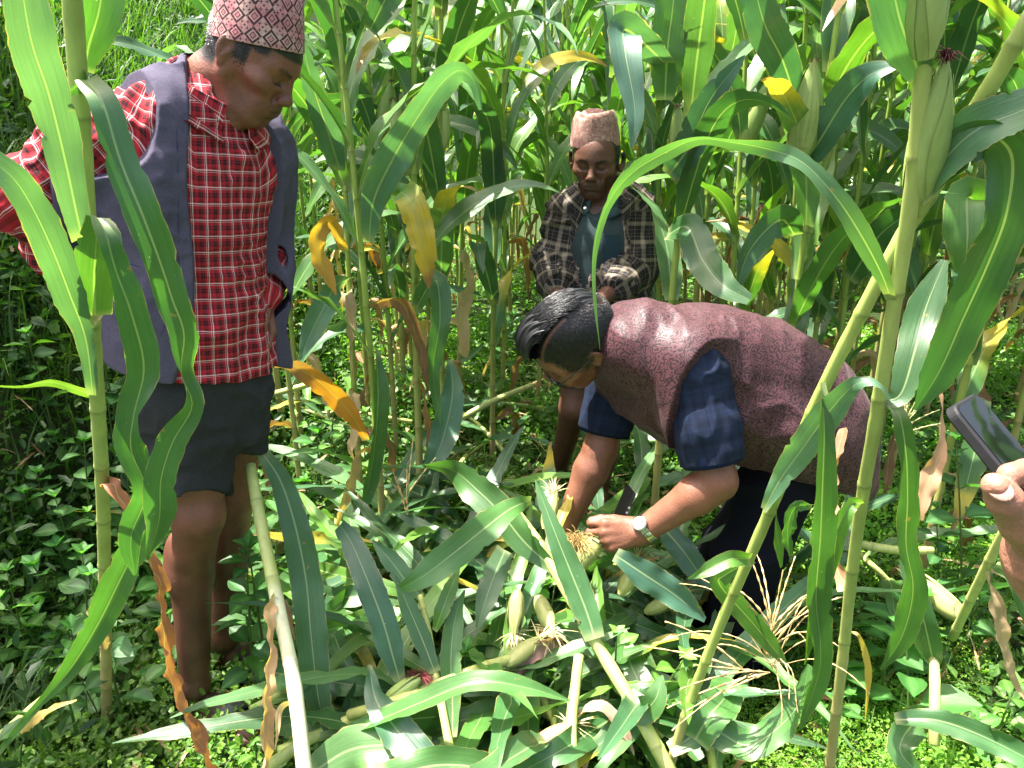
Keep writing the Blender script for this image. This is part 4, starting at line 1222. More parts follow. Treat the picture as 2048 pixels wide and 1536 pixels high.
    V_.loft([P(1300, 775, 1.87), P(1400, 815, 1.86), P(1510, 850, 1.87), P(1610, 900, 1.88), P(1650, 950, 1.88)], [.13, .16, .18, .165, .15], [.085, .112, .118, .115, .10], side, .05)
    V_.chain([P(1285, 690, 1.83), shn + A3(-.005, .060, .020)], [.090, .078], .05)
    axn = nrm(eln - shn)
    V_.cut_cone(shn - axn * .02, shn + axn * .16, .090, .088, shn - side * .028 + axn * .004, nrm(axn * .45 - side * .9), .03)
    V_.chain([P(1255, 690, 1.92), shf + A3(.03, -.05, .04)], [.092, .074], .05)
    # armholes, neck, front opening, hem
    V_.cone(hc + R @ A3(-.03, 0, -.08), P(1255, 692, 1.885), .072, .082, .012, 's')
    hem0 = P(1475, 930, 1.75); hem1 = P(1700, 988, 1.75); hd = nrm(hem1 - hem0); vd = nrm((hem0 + hem1) / 2 - CAMP); hn_ = nrm(np.cross(vd, hd)); hn_ = hn_ if hn_[2] < 0 else -hn_
    V_.plane(hem0, hn_, 'i')
    wv = wrinkle(5, .009, (1.3, .6, .6), 71); wv2 = wrinkle(13, .0035, (1.4, .7, .7), 73)
    def vdisp(p):
        a = np.exp(-near_seg(p, shn, P(1460, 800, 1.75))[0] / .09)
        return wv(p) * (.5 + .9 * a) + wv2(p)
    V_.disp = vdisp
    vst = sdf_obj(V_, .0036, 'waistcoat', M['brocade'], root)
    # piped armhole edge where the sleeve comes out of the waistcoat, and a standing neck band
    axd = nrm(eln - shn); s_ = nrm(np.cross(axd, A3(.2, .3, .9))); n_ = np.cross(axd, s_); ring = []
    for k in range(48):
        a_ = 2 * math.pi * k / 48; dr = s_ * math.cos(a_) + n_ * math.sin(a_); rr_ = np.linspace(.02, .14, 60); hit = None
        for t_ in np.linspace(-.06, .16, 45):
            X = shn + axd * t_ + dr * rr_[:, None]; v = N_(X, .05); kk = np.nonzero(v < 0)[0]
            if len(kk) == 0: continue
            q = X[kk[-1]]
            if V_(q[None], .05)[0] > 0: hit = q; break
        if hit is not None: ring.append(hit + dr * .001)
    if len(ring) > 30:
        ring = np.array(ring); ring = (np.roll(ring, 1, 0) + ring + np.roll(ring, -1, 0)) / 3; ring = np.vstack([ring, ring[:1]])
        mktube('armhole_edge', spline(ring, 90), .0042, M['brocade'], (1, 1, 1), vst, 8)
    nd_ = nrm(hc + R @ A3(-.045, 0, -.06) - nb); cN = nb * .62 + (hc + R @ A3(-.05, 0, -.085)) * .38; s_ = nrm(np.cross(nd_, A3(0, 1, .2))); n_ = np.cross(nd_, s_); th = np.linspace(0, 2 * np.pi, 49)
    Vb = np.array([[cN + nd_ * x + (s_ * math.cos(t) + n_ * math.sin(t)) * q for t in th] for x, q in ((-.02, .092), (-.012, .095), (.012, .086), (.015, .082), (.010, .078))]).reshape(-1, 3)
    mk('neck_band', Vb, grid_faces(5, 49), M['brocade'], (1, 1, 1), None, vst)
    def onto(S, pts, off=.002):
        out = []
        for q in pts:
            d = nrm(q - CAMP); t = np.linspace(-.25, .4, 300); X = q + t[:, None] * d
            v = S(X, .03); k = np.nonzero(v < 0)[0]
            out.append(X[k[0]] - d * off if len(k) else q)
        return np.array(out)
    # welt pocket, side seam, armhole piping
    a = onto(V_, [P(*q, 1.7) for q in ((1572, 762), (1566, 790), (1557, 818), (1550, 845), (1543, 872))], .001)
    mktube('pocket', spline(a, 14), np.interp(np.linspace(0, 1, 14), [0, .5, 1], [.002, .0060, .002]), M['cotton'], (.006, .003, .004), vst, 8)
    a = onto(V_, [P(*q, 1.7) for q in ((1440, 652), (1490, 657), (1540, 665), (1590, 676), (1640, 700))], .0)
    mktube('seam', spline(a, 24), .0018, M['cotton'], (.012, .005, .007), vst, 6)
    # trousers
    T_ = Sdf()
    T_.loft([P(1590, 820, 1.93), P(1625, 890, 1.94), P(1615, 935, 1.94)], [.14, .15, .13], [.11, .12, .10], side, .03)
    T_.chain([hn, kn, kn * .5 + an * .5, an + A3(0, 0, -.02)], [.100, .086, .076, .068], .03)
    T_.chain([hf, kf, kf * .5 + af * .5, af + A3(0, 0, -.02)], [.100, .086, .076, .068], .03)
    T_.disp = wrinkle(8, .010, (1, 1, .8), 81)
    sdf_obj(T_, .0045, 'trousers', M['cotton'], root, (.0055, .0065, .011))
    for an_, tx in ((an, G(1350, 1378, .03)), (af, G(1322, 1282, .03))):
        h_ = A3(an_[0] + .02, an_[1], .03); d = nrm((tx - h_) * [1, 1, 0]); s = A3(-d[1], d[0], 0); Rm = np.column_stack([d, s, A3(0, 0, 1)])
        L_ = min(np.linalg.norm((tx - h_)[:2]), .24)
        F_ = Sdf(); 
        F_.chain([h_ + A3(0, 0, .03), h_ + d * .10 + A3(0, 0, .028), h_ + d * L_ + A3(0, 0, .008)], [.044, .045, .036], .03)
        F_.chain([h_ + A3(0, 0, .08), h_ + A3(0, 0, .03)], [.045, .045], .03)
        F_.plane(A3(0, 0, .003), (0, 0, -1)); F_.disp = wrinkle(25, .0015, (1, 1, 1), 91)
        sdf_obj(F_, .004, 'shoe', M['leather'], root, (.010, .010, .012))
    # steel watch: bracelet of links, case on the back of the wrist
    Tn = nrm(wrn - eln); c = wrn - Tn * .022; s_ = nrm(np.cross(Tn, A3(0, -1, .2))); n_ = np.cross(Tn, s_)
    bl = MB(); rr = .0345
    for k in range(22):
        t0 = 2 * np.pi * k / 22; t1 = t0 + 2 * np.pi / 22 * .86
        for w0, w1 in ((-.0095, -.0035), (-.003, .003), (.0035, .0095)):
            q = [];
            for r_ in (rr, rr + .0032):
                for w_ in (w0, w1):
                    for t in (t0, t1): q.append(c + Tn * w_ + (s_ * math.cos(t) + n_ * math.sin(t)) * r_)
            bl.add(q, [[0, 1, 3, 2], [4, 6, 7, 5], [0, 4, 5, 1], [2, 3, 7, 6], [0, 2, 6, 4], [1, 5, 7, 3]], (.62, .62, .60))
    wt = bl.build('wristwatch', M['steel'], root, False)
    up_ = nrm(A3(-.25, -.55, .8) - Tn * (A3(-.25, -.55, .8) @ Tn)); ct = c + up_ * (rr + .001)
    V, F, uv = tube([ct, ct + up_ * .003, ct + up_ * .008, ct + up_ * .0095], [.017, .0195, .0195, .017], 28); mk('watch_case', V, fixtri(F), M['steel'], (.7, .7, .68), uv, wt)
    V, F, uv = tube([ct + up_ * .0095, ct + up_ * .0102], [.0165, .0160], 28); mk('watch_face', V, fixtri(F), M['plain'], (.75, .78, .80), uv, wt)
    return wrn, Rn, tn

# ================================================================== the hand with the phone at the right edge
def hand_phone():
    SKD = np.array((.33, .15, .10))
    wr = P(2290, 1250, .66)
    root = empty('person', 'hand and forearm reaching in at the right edge, holding up a dark mobile phone', 'person', tuple(wr))
    B = Sdf()
    tip = P(1998, 962, .56)
    d = nrm(P(2075, 1010, .58) - wr)
    Rh = basis(d, nrm(A3(.2, -.9, .3)))
    # palm and forearm leading out of the frame
    B.chain([wr + A3(.32, -.10, -.10), wr], [.045, .030], .02)
    B.chain([wr, P(2130, 1120, .61)], [.030, .036], .03)
    B.chain([P(2180, 1200, .60), P(2110, 1110, .59)], [.034, .030], .03)
    B.chain([P(2120, 1105, .585), P(2045, 1045, .575), P(2010, 1000, .565), P(1990, 972, .562)], [.026, .0175, .0130, .0105], .006)      # thumb base, joint, tip
    B.chain([P(2150, 1120, .61), P(2060, 1075, .60), P(2030, 1040, .595)], [.025, .016, .012], .004)
    B.chain([P(2150, 1030, .62), P(2085, 965, .60), P(2052, 945, .585), P(2020, 950, .575)], [.018, .0125, .011, .0095], .003)   # index finger over the edge
    B.chain([P(2180, 1060, .64), P(2120, 985, .63), P(2085, 975, .61)], [.017, .0125, .011], .006)
    B.chain([P(2200, 1100, .66), P(2160, 1030, .65), P(2120, 1010, .63)], [.016, .0115, .010], .006)
    B.chain([P(2220, 1140, .67), P(2190, 1075, .665), P(2150, 1050, .65)], [.015, .010, .009], .006)
    B.disp = wrinkle(60, .0006, (1, 1, 1), 5)
    sdf_obj(B, .0016, 'body', M['skin'], root, SKD, colf=lambda V, C: C * (1 + .12 * vnoise(V, 30, 2)[:, None]))
    nl = P(1992, 968, .550)
    nm_ = nrm(nrm(CAMP - nl) + A3(0, 0, .5)); nx_ = nrm(P(1985, 960, .55) - P(2015, 1005, .55)); ny_ = np.cross(nm_, nx_)
    Nn = Sdf(); Nn.ell(P(1999, 980, .5565), (.0070, .0052, .0013), np.column_stack([nrm(nx_ - nm_ * (nx_ @ nm_)), nrm(ny_), nm_])); sdf_obj(Nn, .0008 / HS, 'nail', M['skin'], root, (.40, .20, .15))
    # phone
    a, b = P(1893, 818, .66), P(1966, 776, .74)
    c = P(2150, 1085, .60)
    ex = nrm(b - a); ey = nrm((c - a) - ex * ((c - a) @ ex)); ez = np.cross(ex, ey)
    if ez @ (CAMP - a) < 0: ez = -ez
    w = np.linalg.norm(b - a); l = .158
    wd = .076
    cen = a + ex * wd / 2 + ey * l / 2
    Rm = np.column_stack([ex, ey, ez])
    ph = empty('mobile_phone', 'dark phone with a glossy reflecting screen held up at the right edge', 'phone', tuple(cen))
    def slab(hx, hy, r, z0, z1, name, mat, col, par, bev=.0):
        th = []; V = []
        for cx, cy, a0 in ((hx - r, hy - r, 0), (-hx + r, hy - r, 90), (-hx + r, -hy + r, 180), (hx - r, -hy + r, 270)):
            for k in range(7):
                t = math.radians(a0 + k * 15); th.append((cx, cy, math.cos(t), math.sin(t)))
        for zz, off in ((z0, -bev), (z0 + bev, 0), (z1 - bev, 0), (z1, -bev)) if bev else ((z0, 0), (z1, 0)):
            for cx, cy, ca, sa in th: V.append(cen + Rm @ A3(cx + ca * (r + off), cy + sa * (r + off), zz))
        n = len(th); k = len(V) // n
        F = [list(f) for f in grid_faces(k, n, True)] + [list(range(n))[::-1], [n * (k - 1) + i for i in range(n)]]
        return mk(name, np.array(V), F, mat, col, None, par, False)
    slab(wd / 2, l / 2, .012, -.0055, .0055, 'case', M['rubber'], (.012, .012, .014), ph, .0018)
    slab(wd / 2 - .004, l / 2 - .004, .009, .0050, .0062, 'screen', M['screen'], (.01, .012, .014), ph)
m, nt, b_, _o = mat_new('phone_glass'); b_.inputs['Base Color'].default_value = (.004, .005, .006, 1); b_.inputs['Roughness'].default_value = .03; b_.inputs['Specular IOR Level'].default_value = .22
M['screen'] = m

man_red(); man_dark(); WRN, RN, TN = man_bent(); hand_phone()
# ================================================================== corn
GREENS = [A3(.042, .120, .036), A3(.060, .155, .032), A3(.095, .210, .032), A3(.040, .110, .046), A3(.080, .175, .062)]
YEL = A3(.50, .38, .045); BRN = A3(.30, .150, .070); ORG_ = A3(.55, .20, .035); TAN = A3(.45, .31, .17); PALE = A3(.40, .42, .20)
def leaf_geo(ctr, side, w, col, nu=7, fold=.22, ruffle=.10, freq=9.0, seed=0, tipdry=0.0, tipcol=YEL, crumple=0.0, halfw=(1, 1)):
    """corn blade: ctr (n,3), side (n,3) unit, w (n) half width"""
    n = len(ctr); rng = np.random.default_rng(seed)
    T = nrm(np.gradient(ctr, axis=0)); S = nrm(side - T * (side * T).sum(1, keepdims=True)); N = np.cross(T, S)
    u = np.linspace(-1, 1, nu); s = np.concatenate([[0], np.cumsum(np.linalg.norm(np.diff(ctr, axis=0), axis=1))]); L = s[-1]
    ph = rng.uniform(0, 6.3, 4)
    fr = freq * rng.uniform(.8, 1.25, 2)
    edge = [np.sin(s * fr[0] * 6.28 / 1.0 * .55 + ph[0]) + .5 * np.sin(s * fr[0] * 9 + ph[1]), np.sin(s * fr[1] * 6.28 * .55 + ph[2]) + .5 * np.sin(s * fr[1] * 9 + ph[3])]
    jag = 1 + rng.normal(0, .022, (n, 2)); nt_ = rng.random((n, 2)) < .035; jag = np.where(nt_, jag - rng.uniform(.08, .30, (n, 2)), jag)
    V = np.zeros((n, nu, 3)); U = np.zeros((n, nu, 2))
    for j, x in enumerate(u):
        e = edge[0] if x < 0 else edge[1]; hw = halfw[0] if x < 0 else halfw[1]
        jg = (jag[:, 0] if x < 0 else jag[:, 1]) if abs(x) > .99 else 1.0
        V[:, j] = ctr + S * (x * w * hw * jg)[:, None] + N * (fold * abs(x) * w + ruffle * abs(x) ** 2.2 * e * w)[:, None]
        U[:, j] = np.stack([np.full(n, x * .5 + .5), s / L], 1)
    V = V.reshape(-1, 3)
    if crumple:
        V = V + (np.stack([vnoise(V, 30, 1), vnoise(V, 30, 2), vnoise(V, 30, 3)], 1) + .6 * np.stack([vnoise(V, 75, 4), vnoise(V, 75, 5), vnoise(V, 75, 6)], 1)) * crumple
    C = np.empty((n * nu, 3)); C[:] = col
    v = U.reshape(-1, 2)[:, 1]; k = 1 + .18 * vnoise(V, 12, seed % 50)
    C = C * k[:, None]
    base = sstep(.07, .0, v)[:, None] * .55
    C = C * (1 - base) + PALE * base
    if tipdry > 0:
        t = sstep(1 - tipdry, 1 - tipdry * .45, v + .10 * vnoise(V, 25, 9) + .05 * np.abs(U.reshape(-1, 2)[:, 0] - .5))[:, None]
        C = C * (1 - t) + np.asarray(tipcol) * t
        t2 = sstep(1 - tipdry * .35, 1.0, v + .10 * vnoise(V, 25, 4))[:, None]
        C = C * (1 - t2) + BRN * t2
    return V, grid_faces(n, nu), C, U.reshape(-1, 2)
def blade_width(n, W, base=.45):
    v = np.linspace(0, 1, n)
    return W * np.minimum(1, base + (1 - base) * (v / .22) ** .8) * np.clip(1 - v ** 2.6, 0, 1) ** .75 + .0006
def arch_leaf(rng, o, az, L, W, th0=.35, bend=2.0, n=26, twist=0.5, nu=7, power=1.4, **kw):
    """blade rising from o towards azimuth az and drooping under its weight"""
    v = np.linspace(0, 1, n); th = th0 + bend * v ** power + .06 * np.sin(v * 9 + rng.uniform(0, 6))
    a = az + rng.normal(0, .25) * v ** 1.5 + .08 * np.sin(v * 7 + rng.uniform(0, 6))
    d = np.stack([np.sin(th) * np.cos(a), np.sin(th) * np.sin(a), np.cos(th)], 1) * (L / (n - 1))
    ctr = o + np.vstack([[0, 0, 0], np.cumsum(d[:-1], axis=0)])
    if kw.pop('floor', None) is not None: ctr[:, 2] = np.maximum(ctr[:, 2], .02)
    tw = twist * rng.normal(0, 1) * v ** 1.3 + twist * .5 * np.sin(v * 5 + rng.uniform(0, 6))
    s0 = np.stack([-np.sin(a), np.cos(a), 0 * a], 1); T = nrm(d); up = np.cross(T, s0)
    side = s0 * np.cos(tw)[:, None] + up * np.sin(tw)[:, None]
    return leaf_geo(ctr, side, blade_width(n, W), nu=nu, **kw)
STK = A3(.24, .34, .06); STK2 = A3(.42, .46, .15); STKB = A3(.42, .29, .14)
def stalk_geo(path, r0, r1, spacing=.17, seg=10, brown=0.15, cream=0.0, seed=0, sheath=True, tint=(1, 1, 1), tv=(2, 3)):
    """jointed stalk along a path, with swollen nodes; colour runs from brown at the foot to green"""
    rng = np.random.default_rng(seed)
    D = spline(path, 400); s = np.concatenate([[0], np.cumsum(np.linalg.norm(np.diff(D, axis=0), axis=1))]); L = s[-1]
    nodes = [rng.uniform(.03, .08)]
    while nodes[-1] < L: nodes.append(nodes[-1] + spacing * rng.uniform(.85, 1.15))
    ss = []; rr = []; cc = []
    for i, x in enumerate(nodes[:-1]):
        nx = nodes[i + 1]
        base = r0 + (r1 - r0) * x / L
        seq = [(x - .007, 1.00, .95), (x - .003, 1.09, .85), (x + .001, 1.10, .62), (x + .005, 1.03, .98), (x + .02, 1.0, 1.05), ((x + nx) / 2, .97, 1.0)]
        if sheath: seq += [(nx - .05, 1.03, 1.02), (nx - .03, .96, .98)]
        for a, b, c in seq: ss.append(a); rr.append(base * b); cc.append(c)
    ss = np.array(ss); o = np.argsort(ss); ss = ss[o]; rr = np.array(rr)[o]; cc = np.array(cc)[o]
    k = (ss > 0) & (ss < L); ss = np.concatenate([[0], ss[k], [L]]); rr = np.concatenate([[r0], rr[k], [r1]]); cc = np.concatenate([[1], cc[k], [1]])
    P_ = np.stack([np.interp(ss, s, D[:, j]) for j in range(3)], 1)
    V, F, U = tube(P_, rr, seg)
    v = np.concatenate([np.repeat(ss / L, seg), [0, 1]]); c0 = np.concatenate([np.repeat(cc, seg), [1, 1]])
    w = np.clip(v / max(brown, 1e-3) + .25 * vnoise(V, 14, seed % 40), 0, 1)[:, None] if brown > 0 else np.ones((len(V), 1))
    C = (STKB * (1 - w) + (STK * (1 - cream) + STK2 * cream) * w) * (1 + (np.array(tint) - 1) * (1 - sstep(tv[0], tv[1], v))[:, None]) * c0[:, None] * (1 + .15 * vnoise(V, 22, 3))[:, None]
    U = np.stack([U[:, 0], v], 1)
    return V, F, C, U, [np.array([np.interp(x, s, D[:, j]) for j in range(3)]) for x in nodes[:-1]], L
def ear_geo(rng, o, d, L=.24, r=.030, silk=BRN, open_=0.0):
    """husked ear: overlapping pointed husk leaves and a tuft of silk. returns (husk, silk) MBs"""
    d = nrm(d); s = nrm(np.cross(d, A3(.3, .2, .9))); n = np.cross(d, s)
    H_ = MB(); K = MB()
    prof = np.array([(0, .42), (.06, .62), (.2, .95), (.45, 1.05), (.68, .85), (.85, .52), (.96, .22), (1.0, .08)])
    pp = spline(np.column_stack([prof[:, 0], prof[:, 1], 0 * prof[:, 0]]), 20)
    th = np.linspace(0, 2 * np.pi, 17)
    V = np.array([[o + d * (x * L) + (s * math.cos(t) + n * math.sin(t)) * r * q * (1 + .025 * math.sin(9 * t)) for t in th] for x, q, _ in pp]).reshape(-1, 3)
    H_.add(V, grid_faces(len(pp), 17), A3(.27, .36, .11) * (1 + .05 * np.sin(np.tile(th, len(pp)) * 9))[:, None], None)
    for i in range(6):
        a0 = rng.uniform(0, 6.28); hw = rng.uniform(.5, .9); x0 = rng.uniform(0, .1); x1 = rng.uniform(.85, 1.08)
        xs = np.linspace(x0, x1, 12); V = []; 
        for x in xs:
            q = np.interp(min(x, 1), pp[:, 0], pp[:, 1]) + max(0, x - .8) * .6 + open_ * max(0, x - .4)
            f = math.sin(math.pi * min(1, (x - x0) / (x1 - x0) * .85 + .15))
            for b in (-1, -.5, 0, .5, 1): 
                t = a0 + b * hw * f
                V.append(o + d * (x * L) + (s * math.cos(t) + n * math.sin(t)) * (r * q * 1.05 + .0015 - .001 * abs(b)))
        H_.add(V, grid_faces(12, 5), [A3(.26, .36, .10), A3(.32, .40, .13), A3(.25, .33, .10)][i % 3])
    tip = o + d * L * .95
    for i in range(46):
        a = rng.uniform(0, 6.28); e = nrm(d + (s * math.cos(a) + n * math.sin(a)) * rng.uniform(.1, .8)); l = rng.uniform(.014, .036)
        q = np.array([tip, tip + e * l * .5, tip + e * l + A3(0, 0, -.6 * l) + rng.normal(0, .004, 3)])
        V, F, _ = tube(q, [.0009, .0008, .0004], 3, False); K.add(V, F, silk * .8 * rng.uniform(.6, 1.3))
    return H_, K
def tassel_geo(rng, o, d, nb=9, L=.24, col=A3(.42, .34, .13), droop=.3):
    K = MB(); d = nrm(d); s = nrm(np.cross(d, A3(.3, .2, .9))); n = np.cross(d, s)
    for i in range(nb):
        a = i * 2.4 + rng.uniform(-.3, .3); sp = 0 if i == 0 else rng.uniform(.25, .75)
        e = nrm(d + (s * math.cos(a) + n * math.sin(a)) * sp); l = L * rng.uniform(.7, 1.1)
        t = np.linspace(0, 1, 22); path = o + d * (.03 * (i % 3)) + e * (t * l)[:, None] + A3(0, 0, -1) * (droop * sp * l * t ** 2)[:, None]
        r = np.where(t < .12, .0012, .0024 * (1 + .55 * np.sin(t * 95)) * (1 - .5 * t))
        V, F, _ = tube(path, r, 5, False); K.add(V, F, col * rng.uniform(.75, 1.2) * (1 + .3 * vnoise(V, 150, 3))[:, None])
    return K
def dry_hang(rng, o, az, L, W, n=22, nu=7, col=None, floor=None):
    """withered blade hanging close to the stalk"""
    v = np.linspace(0, 1, n); th = 1.0 + 1.9 * sstep(0, .35, v) + .15 * np.sin(v * 8 + rng.uniform(0, 6))
    a = az + .5 * np.sin(v * 5 + rng.uniform(0, 6))
    d = np.stack([np.sin(th) * np.cos(a), np.sin(th) * np.sin(a), np.cos(th)], 1) * (L / (n - 1))
    ctr = o + np.vstack([[0, 0, 0], np.cumsum(d[:-1], axis=0)])
    if floor is not None: ctr[:, 2] = np.maximum(ctr[:, 2], .015)
    tw = rng.uniform(0, 6) + v * rng.uniform(-4, 4)
    s0 = np.stack([-np.sin(a), np.cos(a), 0 * a], 1); up = np.cross(nrm(d), s0)
    side = s0 * np.cos(tw)[:, None] + up * np.sin(tw)[:, None]
    c = col if col is not None else [BRN, TAN, TAN, BRN * .7, ORG_ * .8][rng.integers(0, 5)]
    return leaf_geo(ctr, side, blade_width(n, W * .6), c, nu, fold=.5, ruffle=.45, freq=16, seed=int(rng.integers(0, 9999)), crumple=.006)

def corn_variant(seed, H, joined=False, ear=True, tassel=True, low=.75, dry=3, lod=1.0, group=None, label='', bare_below=None):
    """one standing corn plant at the origin. A thing with parts, or one mesh when it stands far off"""
    rng = np.random.default_rng(seed)
    lean = rng.normal(0, .04, 2)
    path = np.array([[0, 0, -.03], [lean[0] * .2, lean[1] * .2, H * .33], [lean[0] * .8, lean[1] * .8, H * .66], [lean[0] * 2, lean[1] * 2, H]])
    r0 = rng.uniform(.0125, .0150)
    V, F, C, U, nodes, L = stalk_geo(path, r0, .0055, rng.uniform(.15, .19), 8 if not joined else 5, brown=.30, seed=seed)
    parts = [('stalk', V, F, C, U, 'stalk', 0)]
    paz = rng.uniform(0, 6.28); n = int(26 * lod); nu = 7 if not joined else 3
    for i, nd_ in enumerate(nodes):
        z = nd_[2]
        if z < low * .35: continue
        az = paz + (i % 2) * math.pi + rng.normal(0, .35)
        f = z / H
        if z < low or (dry > 0 and z < low * 1.35 and rng.random() < .35):
            if rng.random() < .30 * dry / 3 + .1: 
                g = dry_hang(rng, nd_, az, rng.uniform(.35, .6), .035, int(20 * lod), nu)
                parts.append(('leaf', *g, 'dryleaf', 0)); continue
            if z < low: continue
        Lf = (.50 + .42 * math.sin(math.pi * min(1, max(0, (f - .15) / .95)))) * rng.uniform(.85, 1.12)
        Wf = (.030 + .014 * math.sin(math.pi * min(1, f))) * rng.uniform(.85, 1.15)
        td = 0; tc = YEL
        if rng.random() < .16: td = rng.uniform(.2, .8)
        col = GREENS[rng.integers(0, 5)] * rng.uniform(.85, 1.2)
        g = arch_leaf(rng, nd_, az, Lf, Wf, th0=rng.uniform(.22, .55), bend=rng.uniform(1.1, 2.6) * (1.15 - .35 * f), n=n, nu=nu, twist=rng.uniform(.2, .9), power=rng.uniform(1.1, 2.0),
                      col=col, seed=int(rng.integers(0, 9999)), tipdry=td, tipcol=tc, ruffle=rng.uniform(.10, .26), fold=rng.uniform(.1, .4))
        parts.append(('leaf', *g, 'leaf', 0))
    if ear:
        k = int(len(nodes) * rng.uniform(.48, .6)); a = rng.uniform(0, 6.28)
        H_, K = ear_geo(rng, nodes[k] + A3(.012 * math.cos(a), .012 * math.sin(a), 0), A3(.28 * math.cos(a), .28 * math.sin(a), 1), rng.uniform(.2, .26), rng.uniform(.024, .032), [BRN * .6, A3(.16, .02, .02)][rng.integers(0, 2)])
        parts.append(('ear', np.vstack(H_.V), np.vstack(H_.F), np.vstack(H_.C), np.vstack(H_.U), 'husk', 0))
        parts.append(('silk', np.vstack(K.V), np.vstack(K.F), np.vstack(K.C), np.vstack(K.U), 'silk', 1))
    if tassel:
        K = tassel_geo(rng, path[-1], A3(*(lean * 2), 1), 8, .26, A3(.40, .36, .14))
        parts.append(('tassel', np.vstack(K.V), np.vstack(K.F), np.vstack(K.C), np.vstack(K.U), 'tassel', 0))
    if joined:
        mats = ['stalk', 'leaf', 'dryleaf', 'husk', 'silk', 'tassel']
        Vs, Fs, Cs, Us, mi = [], [], [], [], []; k = 0
        for nm, V, F, C, U, mt, _ in parts:
            F = np.asarray([list(f) if len(f) == 4 else list(f) for f in F])
            Vs.append(V); Fs.append(F + k); Cs.append(C); Us.append(U); mi += [mats.index(mt)] * len(F); k += len(V)
        Fall = fixtri(np.vstack(Fs))
        o = mk('corn_plant', np.vstack(Vs), Fall, None, np.vstack(Cs), np.vstack(Us))
        for m_ in mats: o.data.materials.append(M[m_])
        o.data.polygons.foreach_set('material_index', np.array(mi, np.int32))
        return tag(o, label, 'corn plant', group)
    root = empty('corn_plant', label, 'corn plant', (0, 0, 0), group)
    er = None
    for nm, V, F, C, U, mt, lv in parts:
        o = mk(nm, V, fixtri(F), M[mt], C, U, er if lv else root)
        if nm == 'ear': er = o
    return root
# ================================================================== ground, hill
def build_ground():
    xs = np.unique(np.concatenate([np.linspace(-300, -12, 14), np.linspace(-12, -4, 20), np.linspace(-4, 5, 120), np.linspace(5, 20, 26), np.linspace(20, 300, 14)]))
    ys = np.unique(np.concatenate([np.linspace(-20, -1, 8), np.linspace(-1, 7, 110), np.linspace(7, 20, 30), np.linspace(20, 400, 16)]))
    X, Y = np.meshgrid(xs, ys); Z = terrain(X, Y)
    Z = Z + .012 * vnoise(np.stack([X, Y, 0 * X], -1).reshape(-1, 3), 9, 1).reshape(X.shape)
    V = np.stack([X, Y, Z], -1).reshape(-1, 3)
    m, nt, b, out = mat_new('soil_ground')
    vec = obj_vec(nt)
    n1 = noise_n(nt, 3.0, 5, .7, vec); n2 = noise_n(nt, 60, 4, .7, vec)
    c = mix_n(nt, n1, (.024, .026, .012), (.048, .046, .022))
    c = mix_n(nt, math_n(nt, 'GREATER_THAN', n2, .50), c, (.030, .075, .016))
    nt.links.new(c, b.inputs['Base Color']); b.inputs['Roughness'].default_value = .95; b.inputs['Specular IOR Level'].default_value = .1
    bump_n(nt, n2, .9, .02, b)
    o = mk('ground', V, grid_faces(len(ys), len(xs)), m)
    o['kind'] = 'structure'
    # far hillside beyond the field
    x = np.linspace(-160, 260, 60); y = np.linspace(0, 1, 14)
    V = np.array([[a, 130 + 120 * t, -2 + 95 * t ** .8 * (.75 + .25 * math.sin(a * .021 + 1))] for t in y for a in x])
    V[:, 2] += 4 * vnoise(V * [1, 1, 1], .06, 3)
    m2, nt, b, out = mat_new('hill_forest'); n = noise_n(nt, .35, 6, .7, obj_vec(nt))
    nt.links.new(mix_n(nt, n, (.030, .060, .045), (.075, .120, .085)), b.inputs['Base Color']); b.inputs['Roughness'].default_value = 1  # bluish distance haze mixed into the forest colour
    h = mk('hillside', V, grid_faces(14, 60), m2); h['kind'] = 'structure'
build_ground()

# ================================================================== low vegetation that nobody could count
def scatter_leaves(name, pts, size, rng, col, mat, label, tilt=.7, nrm_up=True, shape=(.5, 1.0), curl=.25, cat='ground cover'):
    """one folded leaflet of six corners per point"""
    n = len(pts)
    a = rng.uniform(0, 2 * np.pi, n); t = rng.normal(0, tilt, n); r = rng.normal(0, .5, n)
    d = np.stack([np.cos(a) * np.cos(t), np.sin(a) * np.cos(t), np.sin(t)], 1)
    s = nrm(np.stack([-np.sin(a), np.cos(a), r], 1)); u = np.cross(d, s)
    L = size[:, None]; W = (size * rng.uniform(shape[0], shape[1], n) * .5)[:, None]
    V = np.stack([pts, pts + d * L * .35 + s * W + u * W * curl, pts + d * L * .8 + s * W * .7 + u * W * curl - u * L * .05, pts + d * L - u * L * .12,
                  pts + d * L * .8 - s * W * .7 + u * W * curl - u * L * .05, pts + d * L * .35 - s * W + u * W * curl], 1)
    F = np.array([[0, 1, 2, 3], [0, 3, 4, 5]])[None] + np.arange(n)[:, None, None] * 6
    C = np.repeat(col, 6, 0)
    U = np.tile(np.array([[.5, 0], [1, .4], [.9, .8], [.5, 1], [.1, .8], [0, .4]]), (n, 1))
    o = mk(name, V.reshape(-1, 3), F.reshape(-1, 4), mat, C, U, smooth=False)
    return tag(o, label, cat, None, 'stuff')
